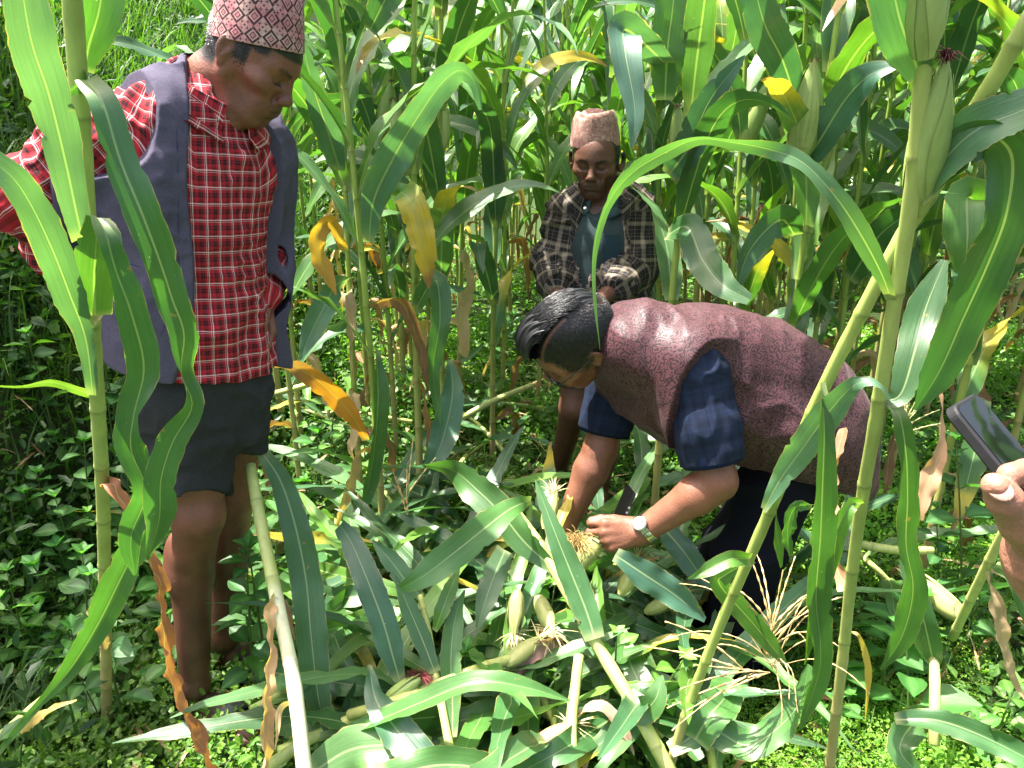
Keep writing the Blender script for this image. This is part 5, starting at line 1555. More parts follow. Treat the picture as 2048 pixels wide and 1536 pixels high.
def blades(name, pts, L, W, rng, col, mat, label, cat='grass', lean=.5, seg=5):
    n = len(pts); a = rng.uniform(0, 2 * np.pi, n); th0 = np.abs(rng.normal(0, .3, n)); be = np.abs(rng.normal(1.1, lean, n))
    V = np.zeros((n, seg, 2, 3)); p = pts.copy()
    s = np.stack([-np.sin(a), np.cos(a), rng.normal(0, .3, n)], 1)
    for k in range(seg):
        v = k / (seg - 1); w = (W * (1 - v ** 1.8) + .0004)[:, None] * (.6 + .4 * math.sin(math.pi * min(1, v + .25)))
        V[:, k, 0] = p - s * w; V[:, k, 1] = p + s * w
        th = th0 + be * v; d = np.stack([np.sin(th) * np.cos(a), np.sin(th) * np.sin(a), np.cos(th)], 1); p = p + d * (L / (seg - 1))[:, None]
    base = np.array([[2 * k, 2 * k + 1, 2 * k + 3, 2 * k + 2] for k in range(seg - 1)])
    F = base[None] + (np.arange(n) * seg * 2)[:, None, None]
    U = np.tile(np.array([[x, k / (seg - 1)] for k in range(seg) for x in (0, 1)], float), (n, 1))
    o = mk(name, V.reshape(-1, 3), F.reshape(-1, 4), mat, np.repeat(col, seg * 2, 0), U, smooth=True)
    return tag(o, label, cat, None, 'stuff')

def low_plants():
    rng = np.random.default_rng(11)
    # leafy carpet: clumps of tiny leaves
    def field(n, ylo, yhi, xw, patch, zmax):
        x = []; y = []
        Y_ = ylo + (yhi - ylo) * rng.random(n * 3) ** .8; X_ = (rng.random(n * 3) * 2 - 1) * (Y_ * .72 + .35)
        pn = vnoise(np.stack([X_, Y_, 0 * X_], 1), patch, 5) + .5 * vnoise(np.stack([X_, Y_, 0 * X_], 1), patch * 3, 6)
        k = rng.random(n * 3) < np.clip(.45 + .75 * pn, .04, 1)
        X_, Y_, pn = X_[k][:n], Y_[k][:n], pn[k][:n]
        z = terrain(X_, Y_) + rng.random(len(X_)) ** 1.3 * zmax * np.clip(.5 + pn, .2, 1.3)
        return np.stack([X_, Y_, z], 1)
    p = field(105000, .75, 5.2, 1, 2.2, .115)
    k = (1 + .35 * vnoise(p, 3, 2)) * (1 + .8 * sstep(.35, 1.0, p[:, 0]))
    hue = rng.random(len(p))[:, None]
    col = (A3(.070, .180, .024) * (1 - hue) + A3(.150, .270, .030) * hue) * k[:, None]
    scatter_leaves('ground_cover', p, rng.uniform(.008, .019, len(p)) * (1 + .12 * p[:, 1]), rng, col, M['herb'], 'low carpet of tiny bright green leaves covering the soil', .6)
    p = field(42000, 3.4, 10, 1, 1.2, .20)
    hue = rng.random(len(p))[:, None]; col = A3(.080, .200, .026) * (1 - hue) + A3(.15, .29, .040) * hue
    scatter_leaves('ground_cover', p, rng.uniform(.02, .05, len(p)), rng, col, M['herb'], 'leafy undergrowth on the soil far back between the corn stalks', .7)
    # bright feathery growth at the lower right
    n = 42000; y = 1.05 + rng.random(n) * 1.25; x = y * (.26 + rng.random(n) * .50); q = vnoise(np.stack([x, y, 0 * x], 1), 5, 8); k = q > -.25; x, y, q = x[k], y[k], q[k]
    hue = rng.random(len(x))[:, None]
    scatter_leaves('feathery_growth', np.stack([x, y, terrain(x, y) + rng.random(len(x)) * (.05 + .10 * np.clip(q + .3, 0, 1))], 1), rng.uniform(.005, .012, len(x)), rng, A3(.11, .26, .024) * (1 - hue) + A3(.22, .36, .035) * hue, M['herb'], 'bright yellow green feathery growth at the lower right', .7, shape=(.25, .5))
    # mid-sized leaves in the undergrowth
    p = field(15000, .9, 5, 1, 1.6, .17); hue = rng.random(len(p))[:, None]
    col = A3(.045, .130, .022) * (1 - hue) + A3(.095, .200, .030) * hue
    scatter_leaves('undergrowth', p, rng.uniform(.022, .055, len(p)), rng, col, M['herb'], 'scattered mid sized weed leaves poking through the low carpet', .5, cat='undergrowth')
    # grass over the bank on the left
    n = 30000; x = -1.05 - rng.random(n) ** .9 * 3.6; y = 1.35 + rng.random(n) * 7.5
    keep = x > -(y * .75 + .9); x, y = x[keep], y[keep]
    p = np.stack([x, y, terrain(x, y) - .01], 1)
    hi = sstep(.3, 1.6, p[:, 2])
    L = rng.uniform(.12, .34, len(p)) * (1 + .6 * hi); hue = rng.random(len(p))[:, None]
    col = (A3(.035, .095, .022) * (1 - hue) + A3(.085, .165, .028) * hue) * (1 + .2 * hi)[:, None]
    blades('bank_grass', p, L, rng.uniform(.002, .0055, len(p)), rng, col, M['grass'], 'tall arching grass covering the bank at upper left')
    # broad dark leaves among the bank grass
    n = 15000; x = -1.02 - rng.random(n) * 3.2; y = 1.2 + rng.random(n) * 6
    p = np.stack([x, y, terrain(x, y) + rng.random(n) * .30], 1); hue = rng.random(n)[:, None]
    scatter_leaves('bank_undergrowth', p, rng.uniform(.025, .075, n), rng, A3(.022, .070, .020) * (1 - hue) + A3(.050, .120, .024) * hue, M['herb'], 'dense dark leafy weeds clothing the shaded bank', .6, shape=(.3, .6), cat='undergrowth')
    # loose grass blades in the carpet
    n = 5000; y = 1.0 + rng.random(n) * 4.5; x = (rng.random(n) * 2 - 1) * (y * .72 + .3); p = np.stack([x, y, terrain(x, y)], 1); hue = rng.random(n)[:, None]
    blades('grass', p, rng.uniform(.06, .20, n), rng.uniform(.001, .003, n), rng, A3(.07, .16, .025) * (1 - hue) + A3(.16, .24, .05) * hue, M['grass'], 'thin loose grass blades growing through the leafy carpet')
    # straw and withered scraps
    n = 1500; y = 1.1 + rng.random(n) * 4.6; x = (rng.random(n) * 2 - 1) * (y * .7 + .2)
    w = np.exp(-(((x + .35) / .7) ** 2 + ((y - 3.3) / .8) ** 2)) + .25; k = rng.random(n) < w; x, y = x[k], y[k]; n = len(x)
    a = rng.uniform(0, 6.28, n); L = rng.uniform(.04, .24, n); W = rng.uniform(.002, .010, n); d = np.stack([np.cos(a), np.sin(a), rng.normal(0, .15, n)], 1); s = np.stack([-np.sin(a), np.cos(a), rng.normal(0, .5, n)], 1)
    c = np.stack([x, y, terrain(x, y) + rng.uniform(.01, .09, n)], 1); V = []
    for t, ww, zz in ((-.5, .4, 0), (-.15, 1, .012), (.2, .9, .006), (.5, .3, -.004)):
        q = c + d * (L * t)[:, None] + A3(0, 0, 1) * zz; V += [q - s * (W * ww)[:, None], q + s * (W * ww)[:, None]]
    V = np.stack(V, 1); F = np.array([[0, 1, 3, 2], [2, 3, 5, 4], [4, 5, 7, 6]])[None] + (np.arange(n) * 8)[:, None, None]
    hue = rng.random(n)[:, None]; U = np.tile(np.array([[i % 2, i // 2 / 3] for i in range(8)], float), (n, 1))
    o = mk('dry_litter', V.reshape(-1, 3), F.reshape(-1, 4), M['dryleaf'], np.repeat(TAN * 1.15 * (1 - hue) + BRN * hue, 8, 0), U)
    tag(o, 'withered straw coloured scraps lying on the soil', 'plant litter', None, 'stuff')
low_plants()
def shade_tree():
    # a tree on top of the bank, outside the picture, that keeps the slope in shade
    rng = np.random.default_rng(19)
    x0, y0 = -4.9, 3.2; z0 = float(terrain(x0, y0))
    r = empty('tree', 'leafy tree on top of the left bank that shades the slope', 'tree', (x0, y0, z0))
    mktube('trunk', np.array([[x0, y0, z0 - .1], [x0 + .1, y0, z0 + 1.2], [x0 + .3, y0 - .1, z0 + 2.3]]), [.11, .09, .05], M['soil'], (.2, .15, .1), r, 12)
    n = 4500; c = A3(x0 + .75, y0 - .35, z0 + 2.4); q = rng.normal(0, 1, (n, 3)); q = nrm(q) * rng.random((n, 1)) ** .4 * [1.15, 1.5, .55] + c
    k = vnoise(q, 2.2, 3) > -.28; q = q[k]; o = scatter_leaves('crown', q, rng.uniform(.07, .13, len(q)), rng, np.tile(A3(.04, .10, .02), (len(q), 1)), M['herb'], 'x', .6)
    for key in ('label', 'category', 'kind'): del o[key]
    o.parent = r; o.matrix_parent_inverse = Matrix.Translation((-x0, -y0, -z0))
shade_tree()

# ------------------------------------------------------------------ broad-leaved weeds, each a plant of its own
def ovate(rng, o, az, L, W, th, col, n=7):
    t = np.linspace(0, 1, n); thv = th + .55 * t + .1 * np.sin(t * 5)
    d = np.stack([np.sin(thv) * math.cos(az), np.sin(thv) * math.sin(az), np.cos(thv)], 1) * (L / (n - 1))
    ctr = o + np.vstack([[0, 0, 0], np.cumsum(d[:-1], axis=0)])
    w = W * np.array([.06, .75, 1.0, .95, .72, .40, .02]); s = A3(-math.sin(az), math.cos(az), rng.normal(0, .25)); s = nrm(s)
    u = np.array([-1, -.5, 0, .5, 1]); N = np.cross(nrm(d), np.broadcast_to(s, d.shape))
    V = ctr[:, None] + s * (w[:, None] * u[None])[..., None] - N[:, None] * (-.28 * w[:, None] * np.abs(u)[None] + .05 * w[:, None] * np.sin(t * 22)[:, None] * np.abs(u)[None])[..., None]
    U = np.stack(np.broadcast_arrays((u * .5 + .5)[None], t[:, None]), -1)
    C = np.empty((n * 5, 3)); C[:] = col; C *= (1 + .15 * vnoise(V.reshape(-1, 3), 60, 3))[:, None]
    rib = (np.abs(np.tile(u, n)) < .1)[:, None]; C = np.where(rib, C * 1.5 + .02, C)
    return V.reshape(-1, 3), grid_faces(n, 5), C, U.reshape(-1, 2)
def weed(seed, h, pairs, L, col):
    rng = np.random.default_rng(seed)
    root = empty('weed_plant', 'x', 'weed', (0, 0, 0))
    lean = rng.normal(0, .12, 2); t = np.linspace(0, 1, 8)[:, None]
    path = np.array([0, 0, -.01]) + t * A3(0, 0, h + .01) + (t ** 2) * A3(lean[0] * h, lean[1] * h, 0)
    mktube('stem', path, np.linspace(.0030, .0014, 8), M['herb'], (.10, .16, .04), root, 6)
    for i in range(pairs):
        f = .25 + .75 * (i + .5) / pairs; o = np.array([np.interp(f, t[:, 0], path[:, k]) for k in range(3)])
        az = i * 1.57 + rng.uniform(-.3, .3); l = L * (1.1 - .55 * f) * rng.uniform(.85, 1.15)
        for s in (0, math.pi):
            a = az + s; pe = o + A3(math.cos(a), math.sin(a), .5) * .2 * l
            g = ovate(rng, pe, a, l, l * .34, rng.uniform(1.0, 1.45), np.array(col) * rng.uniform(.8, 1.25))
            V2, F2, _ = tube(np.array([o, pe]), .0009, 4, False)
            mb = MB(); mb.add(g[0], g[1], g[2], g[3]); mb.add(V2, F2, np.array(col) * 1.2); mb.build('leaf', M['herb'], root)
    for k in range(4):
        g = ovate(rng, path[-1], k * 1.6 + rng.uniform(0, .5), L * .35, L * .12, rng.uniform(.5, .9), np.array(col) * 1.5)
        mk('leaf', *g[:2], M['herb'], g[2], g[3], root)
    return root
# ================================================================== standing corn
def zone(x, y):
    u = x / y
    row = 'front' if y < 3.9 else 'second' if y < 4.6 else 'third'
    if u < -.30: w = 'behind the red shirted man'
    elif u < -.12: w = 'just right of the red shirted man'
    elif u < .04: w = 'left of the man in dark plaid'
    elif u < .20: w = 'behind the man in dark plaid'
    elif u < .36: w = 'above the bending man\'s shoulders'
    elif u < .50: w = 'above the bending man\'s hips'
    else: w = 'beyond the leaning stalk at right'
    return 'green corn plant in the %s row, %s' % (row, w), 'corn plants in the %s row, %s' % (row, w)
def place(proto_used, protos, i, x, y, rz, sc, label, group, tilt=(0, 0)):
    pr = protos[i]
    o = pr if i not in proto_used else copy_tree(pr)
    proto_used.add(i)
    o.location = (x, y, float(terrain(x, y))); o.rotation_euler = (tilt[0], tilt[1], rz); o.scale = (sc, sc, sc)
    o['label'] = label
    if group: o['group'] = group
    elif 'group' in o: del o['group']
    return o
def build_field():
    rng = np.random.default_rng(21)
    near = [corn_variant(100 + k, rng.uniform(2.25, 2.7), False, k % 3 != 0, True, low=.80 if k < 4 else .42, dry=6) for k in range(8)]
    GREENS[:] = [g * 1.25 for g in GREENS]  # far greens brightened to stand in for pale glare over the field
    far = [corn_variant(200 + k, rng.uniform(2.2, 2.6), True, k % 2 == 0, True, low=.6, dry=3, lod=.6) for k in range(5)]
    GREENS[:] = [g / 1.25 for g in GREENS]
    un, uf = set(), set()
    # plants one can single out close behind the people: (pixel x, distance, variant, turn, scale, label)
    pick = [(737, 2.30, 0, .3, .97, 'tall corn plant whose pale leaf arches beside the red shirted man'),
            (690, 2.62, 3, 2.0, .96, 'corn plant with yellowing leaves just right of the red shirted man'),
            (822, 2.62, 1, 1.1, 1.0, 'corn plant with slim stalk between the two capped men, nearer the left one'),
            (876, 2.95, 2, 4.0, .98, 'corn plant with withered straps on its stalk in the middle of the clearing'),
            (1338, 2.42, 1, 2.7, 1.0, 'tall corn plant rising directly behind the bending man\'s back'),
            (1592, 2.50, 4, 5.2, 1.02, 'corn plant bearing a fat red tipped ear above the bending man\'s hips'),
            (1470, 2.95, 5, 1.0, 1.0, 'dark leaved corn plant behind the back of the bending man'),
            (1700, 2.75, 6, 3.0, 1.0, 'corn plant directly behind the bending man\'s rump'),
            (1960, 2.25, 7, .5, 1.0, 'corn plant with broad drooping leaves behind the raised phone'),
            (1850, 2.9, 4, 2.2, .97, 'corn plant standing between the leaning stalk and the raised phone'),
            (560, 2.75, 5, 1.4, .90, 'corn plant half hidden behind the red shirted man')]
    for px, Y, v, rz, sc, lab in pick:
        place(un, near, v, P(px, 560, Y)[0], Y, rz, sc, lab, None)
    n = 0
    for gy in np.arange(3.15, 9.6, .36):
        for gx in np.arange(-1.6, 7.8, .36):
            x = gx + rng.uniform(-.16, .16) + (.2 if int(gy / .36) % 2 else 0); y = gy + rng.uniform(-.16, .16)
            if abs(x) > y * .70 + .6: continue
            if x < -1.0 - .03 * y: continue
            if terrain(x, y) > .25: continue
            pr = .74 if y < 6.5 else .62
            if y < 4.4 and x < .75: pr = .74
            if abs(x - .35) < .42 and y < 3.5: continue
            if rng.random() > pr: continue
            h = rng.uniform(.9, 1.06)
            if y < 5.4:
                place(un, near, int(rng.integers(0, 8)), x, y, rng.uniform(0, 6.28), h, *zone(x, y), (rng.normal(0, .04), rng.normal(0, .04)))
            else:
                place(uf, far, int(rng.integers(0, 5)), x, y, rng.uniform(0, 6.28), h, 'distant corn plant in the thick of the field at the back', 'corn plants in the far field rows', (rng.normal(0, .05), rng.normal(0, .05)))
            n += 1
    for x, y in ((1.75, 1.15), (2.0, .75), (2.3, 1.5), (1.9, 1.75), (2.6, 1.1), (2.2, .3), (2.9, 1.9)):
        place(un, near, int(rng.integers(0, 8)), x, y, rng.uniform(0, 6.28), 1.0, 'corn plant standing out of view beside the raised phone', 'corn plants beyond the right edge')
    # edge plants to the right, filling the side of the field
    for x, y in ((1.95, 2.75), (1.55, 3.0), (2.2, 2.3), (2.35, 2.95), (1.25, 3.05)):
        place(un, near, int(rng.integers(0, 8)), x, y, rng.uniform(0, 6.28), rng.uniform(.95, 1.05), 'green corn plant at the right hand edge of the field behind the phone', 'corn plants at the right edge of the field'); n += 1
    for i, o in enumerate(near):
        if i not in un: bpy.data.objects.remove(o)
    print('field plants', n)
build_field()

def px_leaf(pts, W, col, parent=None, name='leaf', mat='leaf', n=44, nu=9, prof='blade', **kw):
    """a blade along points (px, py, Y, roll in degrees); roll 0 shows its face to the photographer"""
    pts = np.array([tuple(p) + (0,) * (4 - len(p)) for p in pts], float)
    W3 = np.array([np.append(P(*p[:3]), p[3]) for p in pts]); D = spline(W3, n)
    ctr = D[:, :3].copy(); ctr[:, 2] = np.maximum(ctr[:, 2], terrain(ctr[:, 0], ctr[:, 1]) + .012)
    T = nrm(np.gradient(ctr, axis=0)); Vd = nrm(ctr - CAMP); S0 = nrm(np.cross(T, Vd)); N0 = np.cross(S0, T); r = np.radians(D[:, 3])[:, None]
    side = S0 * np.cos(r) + N0 * np.sin(r)
    bs = kw.pop('base', .45)
    if isinstance(prof, str): w = blade_width(n, W, bs)

    else: w = np.interp(np.linspace(0, 1, n), np.linspace(0, 1, len(prof)), prof) * W
    kw.setdefault('seed', int(abs(pts[0, 0] * 7 + pts[0, 1])) % 9999)
    V, F, C, U = leaf_geo(ctr, side, w, col, nu, **kw)
    o = mk(name, V, F, M[mat], C, U, parent)
    return o
def px_stalk(pts, r0, r1, root, name='stalk', **kw):
    W3 = np.array([P(*p) for p in pts])
    V, F, C, U, nodes, L = stalk_geo(W3, r0, r1, **kw)
    return mk(name, V, fixtri(F), M['stalk'], C, U, root)
def px_tube(pts, r, mat, col, parent, name, n=20, seg=7):
    W3 = spline(np.array([P(*p) for p in pts]), n)
    return mktube(name, W3, np.interp(np.linspace(0, 1, n), np.linspace(0, 1, len(r)), r) if hasattr(r, '__len__') else r, M[mat], col, parent, seg)
gD = A3(.042, .118, .034); gM = A3(.060, .155, .036); gL = A3(.085, .200, .032); gB = A3(.060, .150, .060); gY = A3(.20, .30, .04)

def foreground_left():
    r = empty('corn_plant', 'nearest corn plant at left, jointed pale stalk with long twisted leaves by the man', 'corn plant', tuple(P(214, 1440, 1.56)))
    px_stalk([(140, -60, .93), (152, 100, .96), (166, 300, 1.0), (176, 470, 1.03), (184, 640, 1.07), (196, 820, 1.14), (206, 1000, 1.24), (210, 1200, 1.38), (214, 1445, 1.56)][::-1], .0125, .0108, r, spacing=.165, seg=14, brown=.42, cream=.55, seed=3)
    # sheath collars
    px_leaf([(165, 478, 1.01, 0), (152, 420, .99, 10), (128, 310, .96, 20), (98, 190, .93, 10), (62, 80, .90, -10), (38, -60, .88, -20)], .0235, A3(.10, .20, .12), r, prof=[.55, .75, .95, 1, 1, .9], ruffle=.22, freq=7, fold=.15)
    px_leaf([(186, 790, 1.10, 20), (172, 680, 1.06, 30), (140, 590, 1.02, 20), (105, 500, .98, 0), (62, 410, .95, -15), (20, 350, .93, 10), (-50, 300, .92, 10)], .0215, A3(.085, .18, .10), r, prof=[.35, .6, .8, .95, 1, .9, .6], ruffle=.2, freq=8)
    px_leaf([(190, 632, 1.045, 0), (188, 560, 1.02, 0), (192, 490, 1.0, 0), (196, 436, .985, 0)], .025, gL * 1.2, r, prof=[.85, 1, .95, .55], ruffle=.08, fold=-.25)
    px_leaf([(197, 436, .985, 40), (212, 470, .97, 20), (232, 545, .97, 40), (262, 625, .98, 15), (288, 735, 1.0, -15), (268, 830, 1.02, -50), (262, 900, 1.03, 5), (292, 985, 1.04, 25), (262, 1075, 1.06, -20), (270, 1150, 1.09, 0)], .0215, gD * 1.25, r, prof=[.6, .8, .95, 1, 1, .95, 1, 1, .7, .1], ruffle=.2, freq=8, fold=.35)
    px_leaf([(172, 160, .955, 30), (205, 205, .93, 20), (240, 320, .92, 20), (285, 430, .92, 5), (322, 530, .93, 25), (345, 600, .94, -10), (368, 668, .95, 15), (362, 745, .96, 70), (384, 812, .97, 20), (345, 885, .98, -15), (322, 960, 1.0, -10), (318, 1040, 1.02, 15), (295, 1120, 1.05, 30)], .0205, gD * 1.15, r, prof=[.6, .9, 1, 1, .95, .9, .95, .7, 1, 1.1, 1.1, .7, .1], ruffle=.16, freq=7, fold=.3, n=70)
    px_leaf([(176, 158, .97, 30), (150, 175, .95, 60), (128, 196, .94, 30)], .012, gM, r, prof=[1, .8, .1])
    px_leaf([(170, 142, .99, 0), (178, 90, .985, 0), (196, 30, .98, 0), (210, -50, .98, 0)], .024, gM * 1.1, r, prof=[.35, .9, 1, 1], fold=.3)
    px_leaf([(188, 792, 1.14, 0), (150, 778, 1.10, 40), (100, 765, 1.08, 50), (40, 772, 1.05, 70), (-30, 770, 1.02, 60)], .008, A3(.12, .22, .04), r, prof=[.6, 1, 1, .6, .2])
    px_leaf([(208, 972, 1.23, 60), (228, 972, 1.19, 30), (255, 1020, 1.18, 50), (290, 1085, 1.18, 30), (312, 1160, 1.18, 55), (322, 1250, 1.19, 40), (345, 1370, 1.2, 55), (395, 1480, 1.2, 40), (430, 1560, 1.2, 50)], .014, A3(.34, .13, .06), r, mat='dryleaf', prof=[.7, 1, .9, 1, 1, 1, 1.1, 1, .6], ruffle=.38, freq=17, fold=.5, crumple=.006, n=90)
    px_leaf([(192, 640, 1.06, 80), (176, 628, 1.05, 40)], .012, A3(.42, .36, .2), r, 'collar', prof=[1, .3], n=12)
    px_leaf([(186, 640, 1.06, 0), (206, 632, 1.05, 40)], .010, A3(.42, .36, .2), r, 'collar', prof=[1, .3], n=12)
    # curled withered scrap at its foot
    px_leaf([(206, 1200, 1.36, 0), (192, 1225, 1.34, 60), (200, 1260, 1.33, 10), (212, 1300, 1.34, 40)], .018, A3(.30, .20, .12), r, mat='dryleaf', ruffle=.5, freq=30, crumple=.004, prof=[.6, 1, .8, .3])
    # the long blade rising out of the lower left corner
    s = empty('corn_leaf', 'long green blade rising from a yellow base in the lower left corner', 'corn leaf', tuple(P(0, 1505, 1.28)))
    px_leaf([(-15, 1520, 1.30, 20), (60, 1430, 1.26, 10), (135, 1345, 1.22, 0), (195, 1250, 1.18, 0), (240, 1160, 1.14, 10), (285, 1070, 1.10, 10), (320, 990, 1.07, 0), (352, 905, 1.04, 20), (378, 830, 1.02, 50)], .024, gM * 1.1, s, 'blade', prof=[.28, .30, .36, .75, 1.0, 1.15, .9, .6, .1], base=.2, fold=.4, ruffle=.1, n=60)
    # stalk coming up at the extreme left bottom
    q = empty('fallen_corn_stalk', 'cream stalk piece slanting out of the lower left corner', 'corn stalk', tuple(P(-20, 1520, 1.35)))
    px_stalk([(-30, 1500, 1.35), (55, 1425, 1.38), (118, 1372, 1.42)], .010, .009, q, cream=1, brown=0, seed=8, spacing=.12)
    px_leaf([(20, 1470, 1.36, 30), (70, 1440, 1.34, 20), (120, 1415, 1.33, 50), (155, 1400, 1.33, 20)], .014, A3(.5, .36, .1), q, mat='dryleaf', prof=[.7, 1, .8, .1], ruffle=.4, crumple=.003)
    # ---- cut, pale stalk in the lower left middle, sun glare painted into its tint
    r = empty('corn_plant', 'broken corn stalk coloured almost white for sun glare, rising from the bottom edge left of centre', 'corn plant', tuple(P(612, 1600, 1.16)))
    px_stalk([(500, 930, 1.62), (515, 1010, 1.55), (535, 1110, 1.47), (560, 1230, 1.38), (585, 1350, 1.30), (600, 1460, 1.23), (616, 1610, 1.15)][::-1], .0155, .0125, r, spacing=.20, seg=14, brown=0, cream=.7, seed=12, tint=(1.6, 1.4, 3.0), tv=(.55, .62))
    px_leaf([(548, 1185, 1.40, 70), (536, 1230, 1.36, 30), (540, 1300, 1.32, 60), (530, 1400, 1.26, 40), (532, 1480, 1.22, 60), (515, 1570, 1.18, 40)], .018, A3(.55, .33, .17), r, mat='dryleaf', prof=[.6, .8, .7, 1, .9, .7], ruffle=.35, freq=15, fold=.5, crumple=.006, n=70)
    px_leaf([(556, 1190, 1.40, 60), (575, 1230, 1.41, 30), (590, 1280, 1.42, 40)], .010, A3(.34, .18, .12), r, mat='dryleaf', prof=[1, .8, .1], ruffle=.4)
    px_leaf([(590, 1402, 1.27, 80), (560, 1420, 1.25, 30), (550, 1500, 1.2, 60)], .009, A3(.5, .36, .2), r, mat='dryleaf', prof=[1, .8, .1], ruffle=.4)
    # big dark blade falling right of it
    px_leaf([(520, 900, 1.66, 10), (560, 960, 1.64, 5), (590, 1050, 1.60, 0), (612, 1160, 1.55, 0), (622, 1270, 1.48, 10), (636, 1390, 1.42, 5), (655, 1480, 1.38, 30)], .036, gD, r, ruffle=.14, fold=.3, prof=[.4, .75, .95, 1, 1, .9, .1])
foreground_left()

def foreground_right():
    r = empty('corn_plant', 'long corn stalk leaning from the upper right corner down to the bottom centre right', 'corn plant', tuple(P(1330, 1560, 1.25)))
    px_stalk([(2110, -50, .86), (2040, 70, .88), (1985, 165, .90), (1925, 265, .93), (1868, 375, .96), (1800, 480, .98), (1742, 590, 1.0), (1690, 690, 1.03), (1640, 790, 1.06), (1570, 950, 1.11), (1510, 1090, 1.16), (1440, 1250, 1.22), (1375, 1420, 1.27), (1325, 1580, 1.30)][::-1], .0102, .0092, r, spacing=.19, seg=14, brown=.20, cream=.35, seed=30)
    px_leaf([(1528, 1020, 1.13, 30), (1560, 960, 1.10, 20), (1610, 890, 1.06, 10), (1665, 815, 1.02, -10), (1712, 768, .99, 10), (1755, 770, .97, 70), (1780, 800, .97, 60)], .022, A3(.085, .18, .10), r, prof=[.3, .7, .9, 1, .95, .5, .2], ruffle=.18, fold=.15)
    px_leaf([(1640, 765, 1.04, 70), (1648, 850, 1.02, 40), (1645, 960, 1.02, 35), (1640, 1080, 1.04, 30), (1632, 1200, 1.07, 25), (1640, 1330, 1.10, 30), (1600, 1460, 1.13, 10)], .021, gM, r, prof=[.4, .8, 1, 1, .9, .8, .1], fold=.5, ruffle=.1)
    px_leaf([(1500, 1118, 1.155, 20), (1462, 1118, 1.14, 0), (1420, 1138, 1.13, -10), (1375, 1158, 1.12, 40)], .014, gL, r, prof=[.8, 1, .9, .1], fold=.4, ruffle=.05)
    px_leaf([(1505, 1120, 1.17, 40), (1450, 1150, 1.2, 20), (1440, 1170, 1.22, 0), (1500, 1240, 1.25, 10), (1550, 1300, 1.27, 10), (1580, 1340, 1.28, 40)], .020, gM * .9, r, prof=[.4, .8, 1, 1, .8, .1])
    px_leaf([(1560, 975, 1.12, 80), (1552, 1030, 1.12, 60), (1558, 1090, 1.12, 10), (1562, 1135, 1.12, 50)], .009, gL, r, prof=[.15, .2, 1, .3], n=24)
    px_leaf([(1625, 1010, 1.08, 60), (1590, 1015, 1.08, 40), (1575, 1060, 1.09, 30), (1580, 1115, 1.10, 60)], .011, gM, r, prof=[.7, 1, 1, .3], n=24, ruffle=.4, freq=30)
    # the arching bright blade across the back of the field
    px_leaf([(1783, 600, .985, 30), (1762, 545, .96, 25), (1722, 470, .94, 0), (1672, 395, .93, -25), (1605, 325, .93, -35), (1535, 298, .94, 20), (1465, 285, .95, 55), (1395, 278, .97, 62), (1330, 305, .98, 35), (1265, 345, .99, 30), (1220, 400, 1.0, 55), (1192, 480, 1.0, 62), (1186, 570, 1.0, 60), (1200, 700, .99, 70)], .0130, A3(.075, .165, .065), r, n=90,
            prof=[.5, .85, 1, 1, .9, .8, .8, .85, .9, .8, .6, .42, .34, .05], ruffle=.1, fold=.2, seed=5)
    r2 = empty('corn_plant', 'upright corn plant near the right edge with two large pale green ears', 'corn plant', tuple(P(1655, 1560, 1.30)))
    px_stalk([(1848, -60, .90), (1850, 90, .91), (1838, 240, .93), (1822, 400, .95), (1800, 540, .98), (1775, 690, 1.01), (1750, 850, 1.05), (1724, 1000, 1.10), (1700, 1180, 1.17), (1685, 1320, 1.22), (1655, 1570, 1.30)][::-1], .0104, .0096, r2, spacing=.20, seg=14, brown=.36, cream=.55, seed=31)
    rng = np.random.default_rng(4)
    def ear(a, b, L, rad, silk):
        H_, K = ear_geo(rng, P(*a), P(*b) - P(*a), L, rad, silk); e = H_.build('ear', M['husk'], r2); K.build('silk', M['silk'], e)
    ear((1832, 425, .965), (1882, 170, .915), .185, .0205, A3(.14, .03, .03))
    ear((1847, 118, .90), (1853, -80, .88), .20, .0205, A3(.3, .2, .1))
    px_leaf([(1836, 400, .95, 20), (1880, 340, .93, 20), (1935, 290, .91, 0), (1990, 275, .90, -40), (2025, 320, .90, -10), (2012, 430, .91, 20), (1975, 530, .93, 10), (1925, 640, .96, 10), (1880, 740, .98, 10), (1830, 820, 1.0, 30)], .0265, gD, r2, prof=[.4, .8, 1, 1, 1, 1, 1, 1, .8, .1], ruffle=.16, fold=.25, n=70)
    px_leaf([(1830, 395, .96, 10), (1880, 330, .93, 30), (1950, 262, .90, 20), (2060, 215, .87, 30)], .026, gB * 1.1, r2, prof=[.5, 1, 1, .9], fold=.3)
    px_leaf([(1842, 158, .92, 0), (1822, 100, .90, 10), (1800, 40, .89, 0), (1780, -50, .88, 0)], .026, gB * 1.5, r2, prof=[.4, .9, 1, 1], fold=.2)
    px_leaf([(1782, 812, 1.03, 60), (1800, 835, 1.02, 20), (1812, 910, 1.03, 40), (1815, 1000, 1.05, 20), (1812, 1090, 1.07, 45), (1826, 1180, 1.09, 20), (1805, 1270, 1.11, 20), (1762, 1340, 1.13, 40)], .020, gM * .9, r2, prof=[.5, .8, .7, 1, .9, 1.1, 1, .1], ruffle=.15, fold=.3, n=60)
    px_leaf([(1722, 1008, 1.09, 50), (1700, 1010, 1.07, 20), (1668, 1070, 1.07, 40), (1645, 1150, 1.08, 40), (1625, 1240, 1.09, 40), (1608, 1330, 1.1, 60)], .018, gL, r2, prof=[.4, .8, 1, .9, .7, .1], fold=.5)
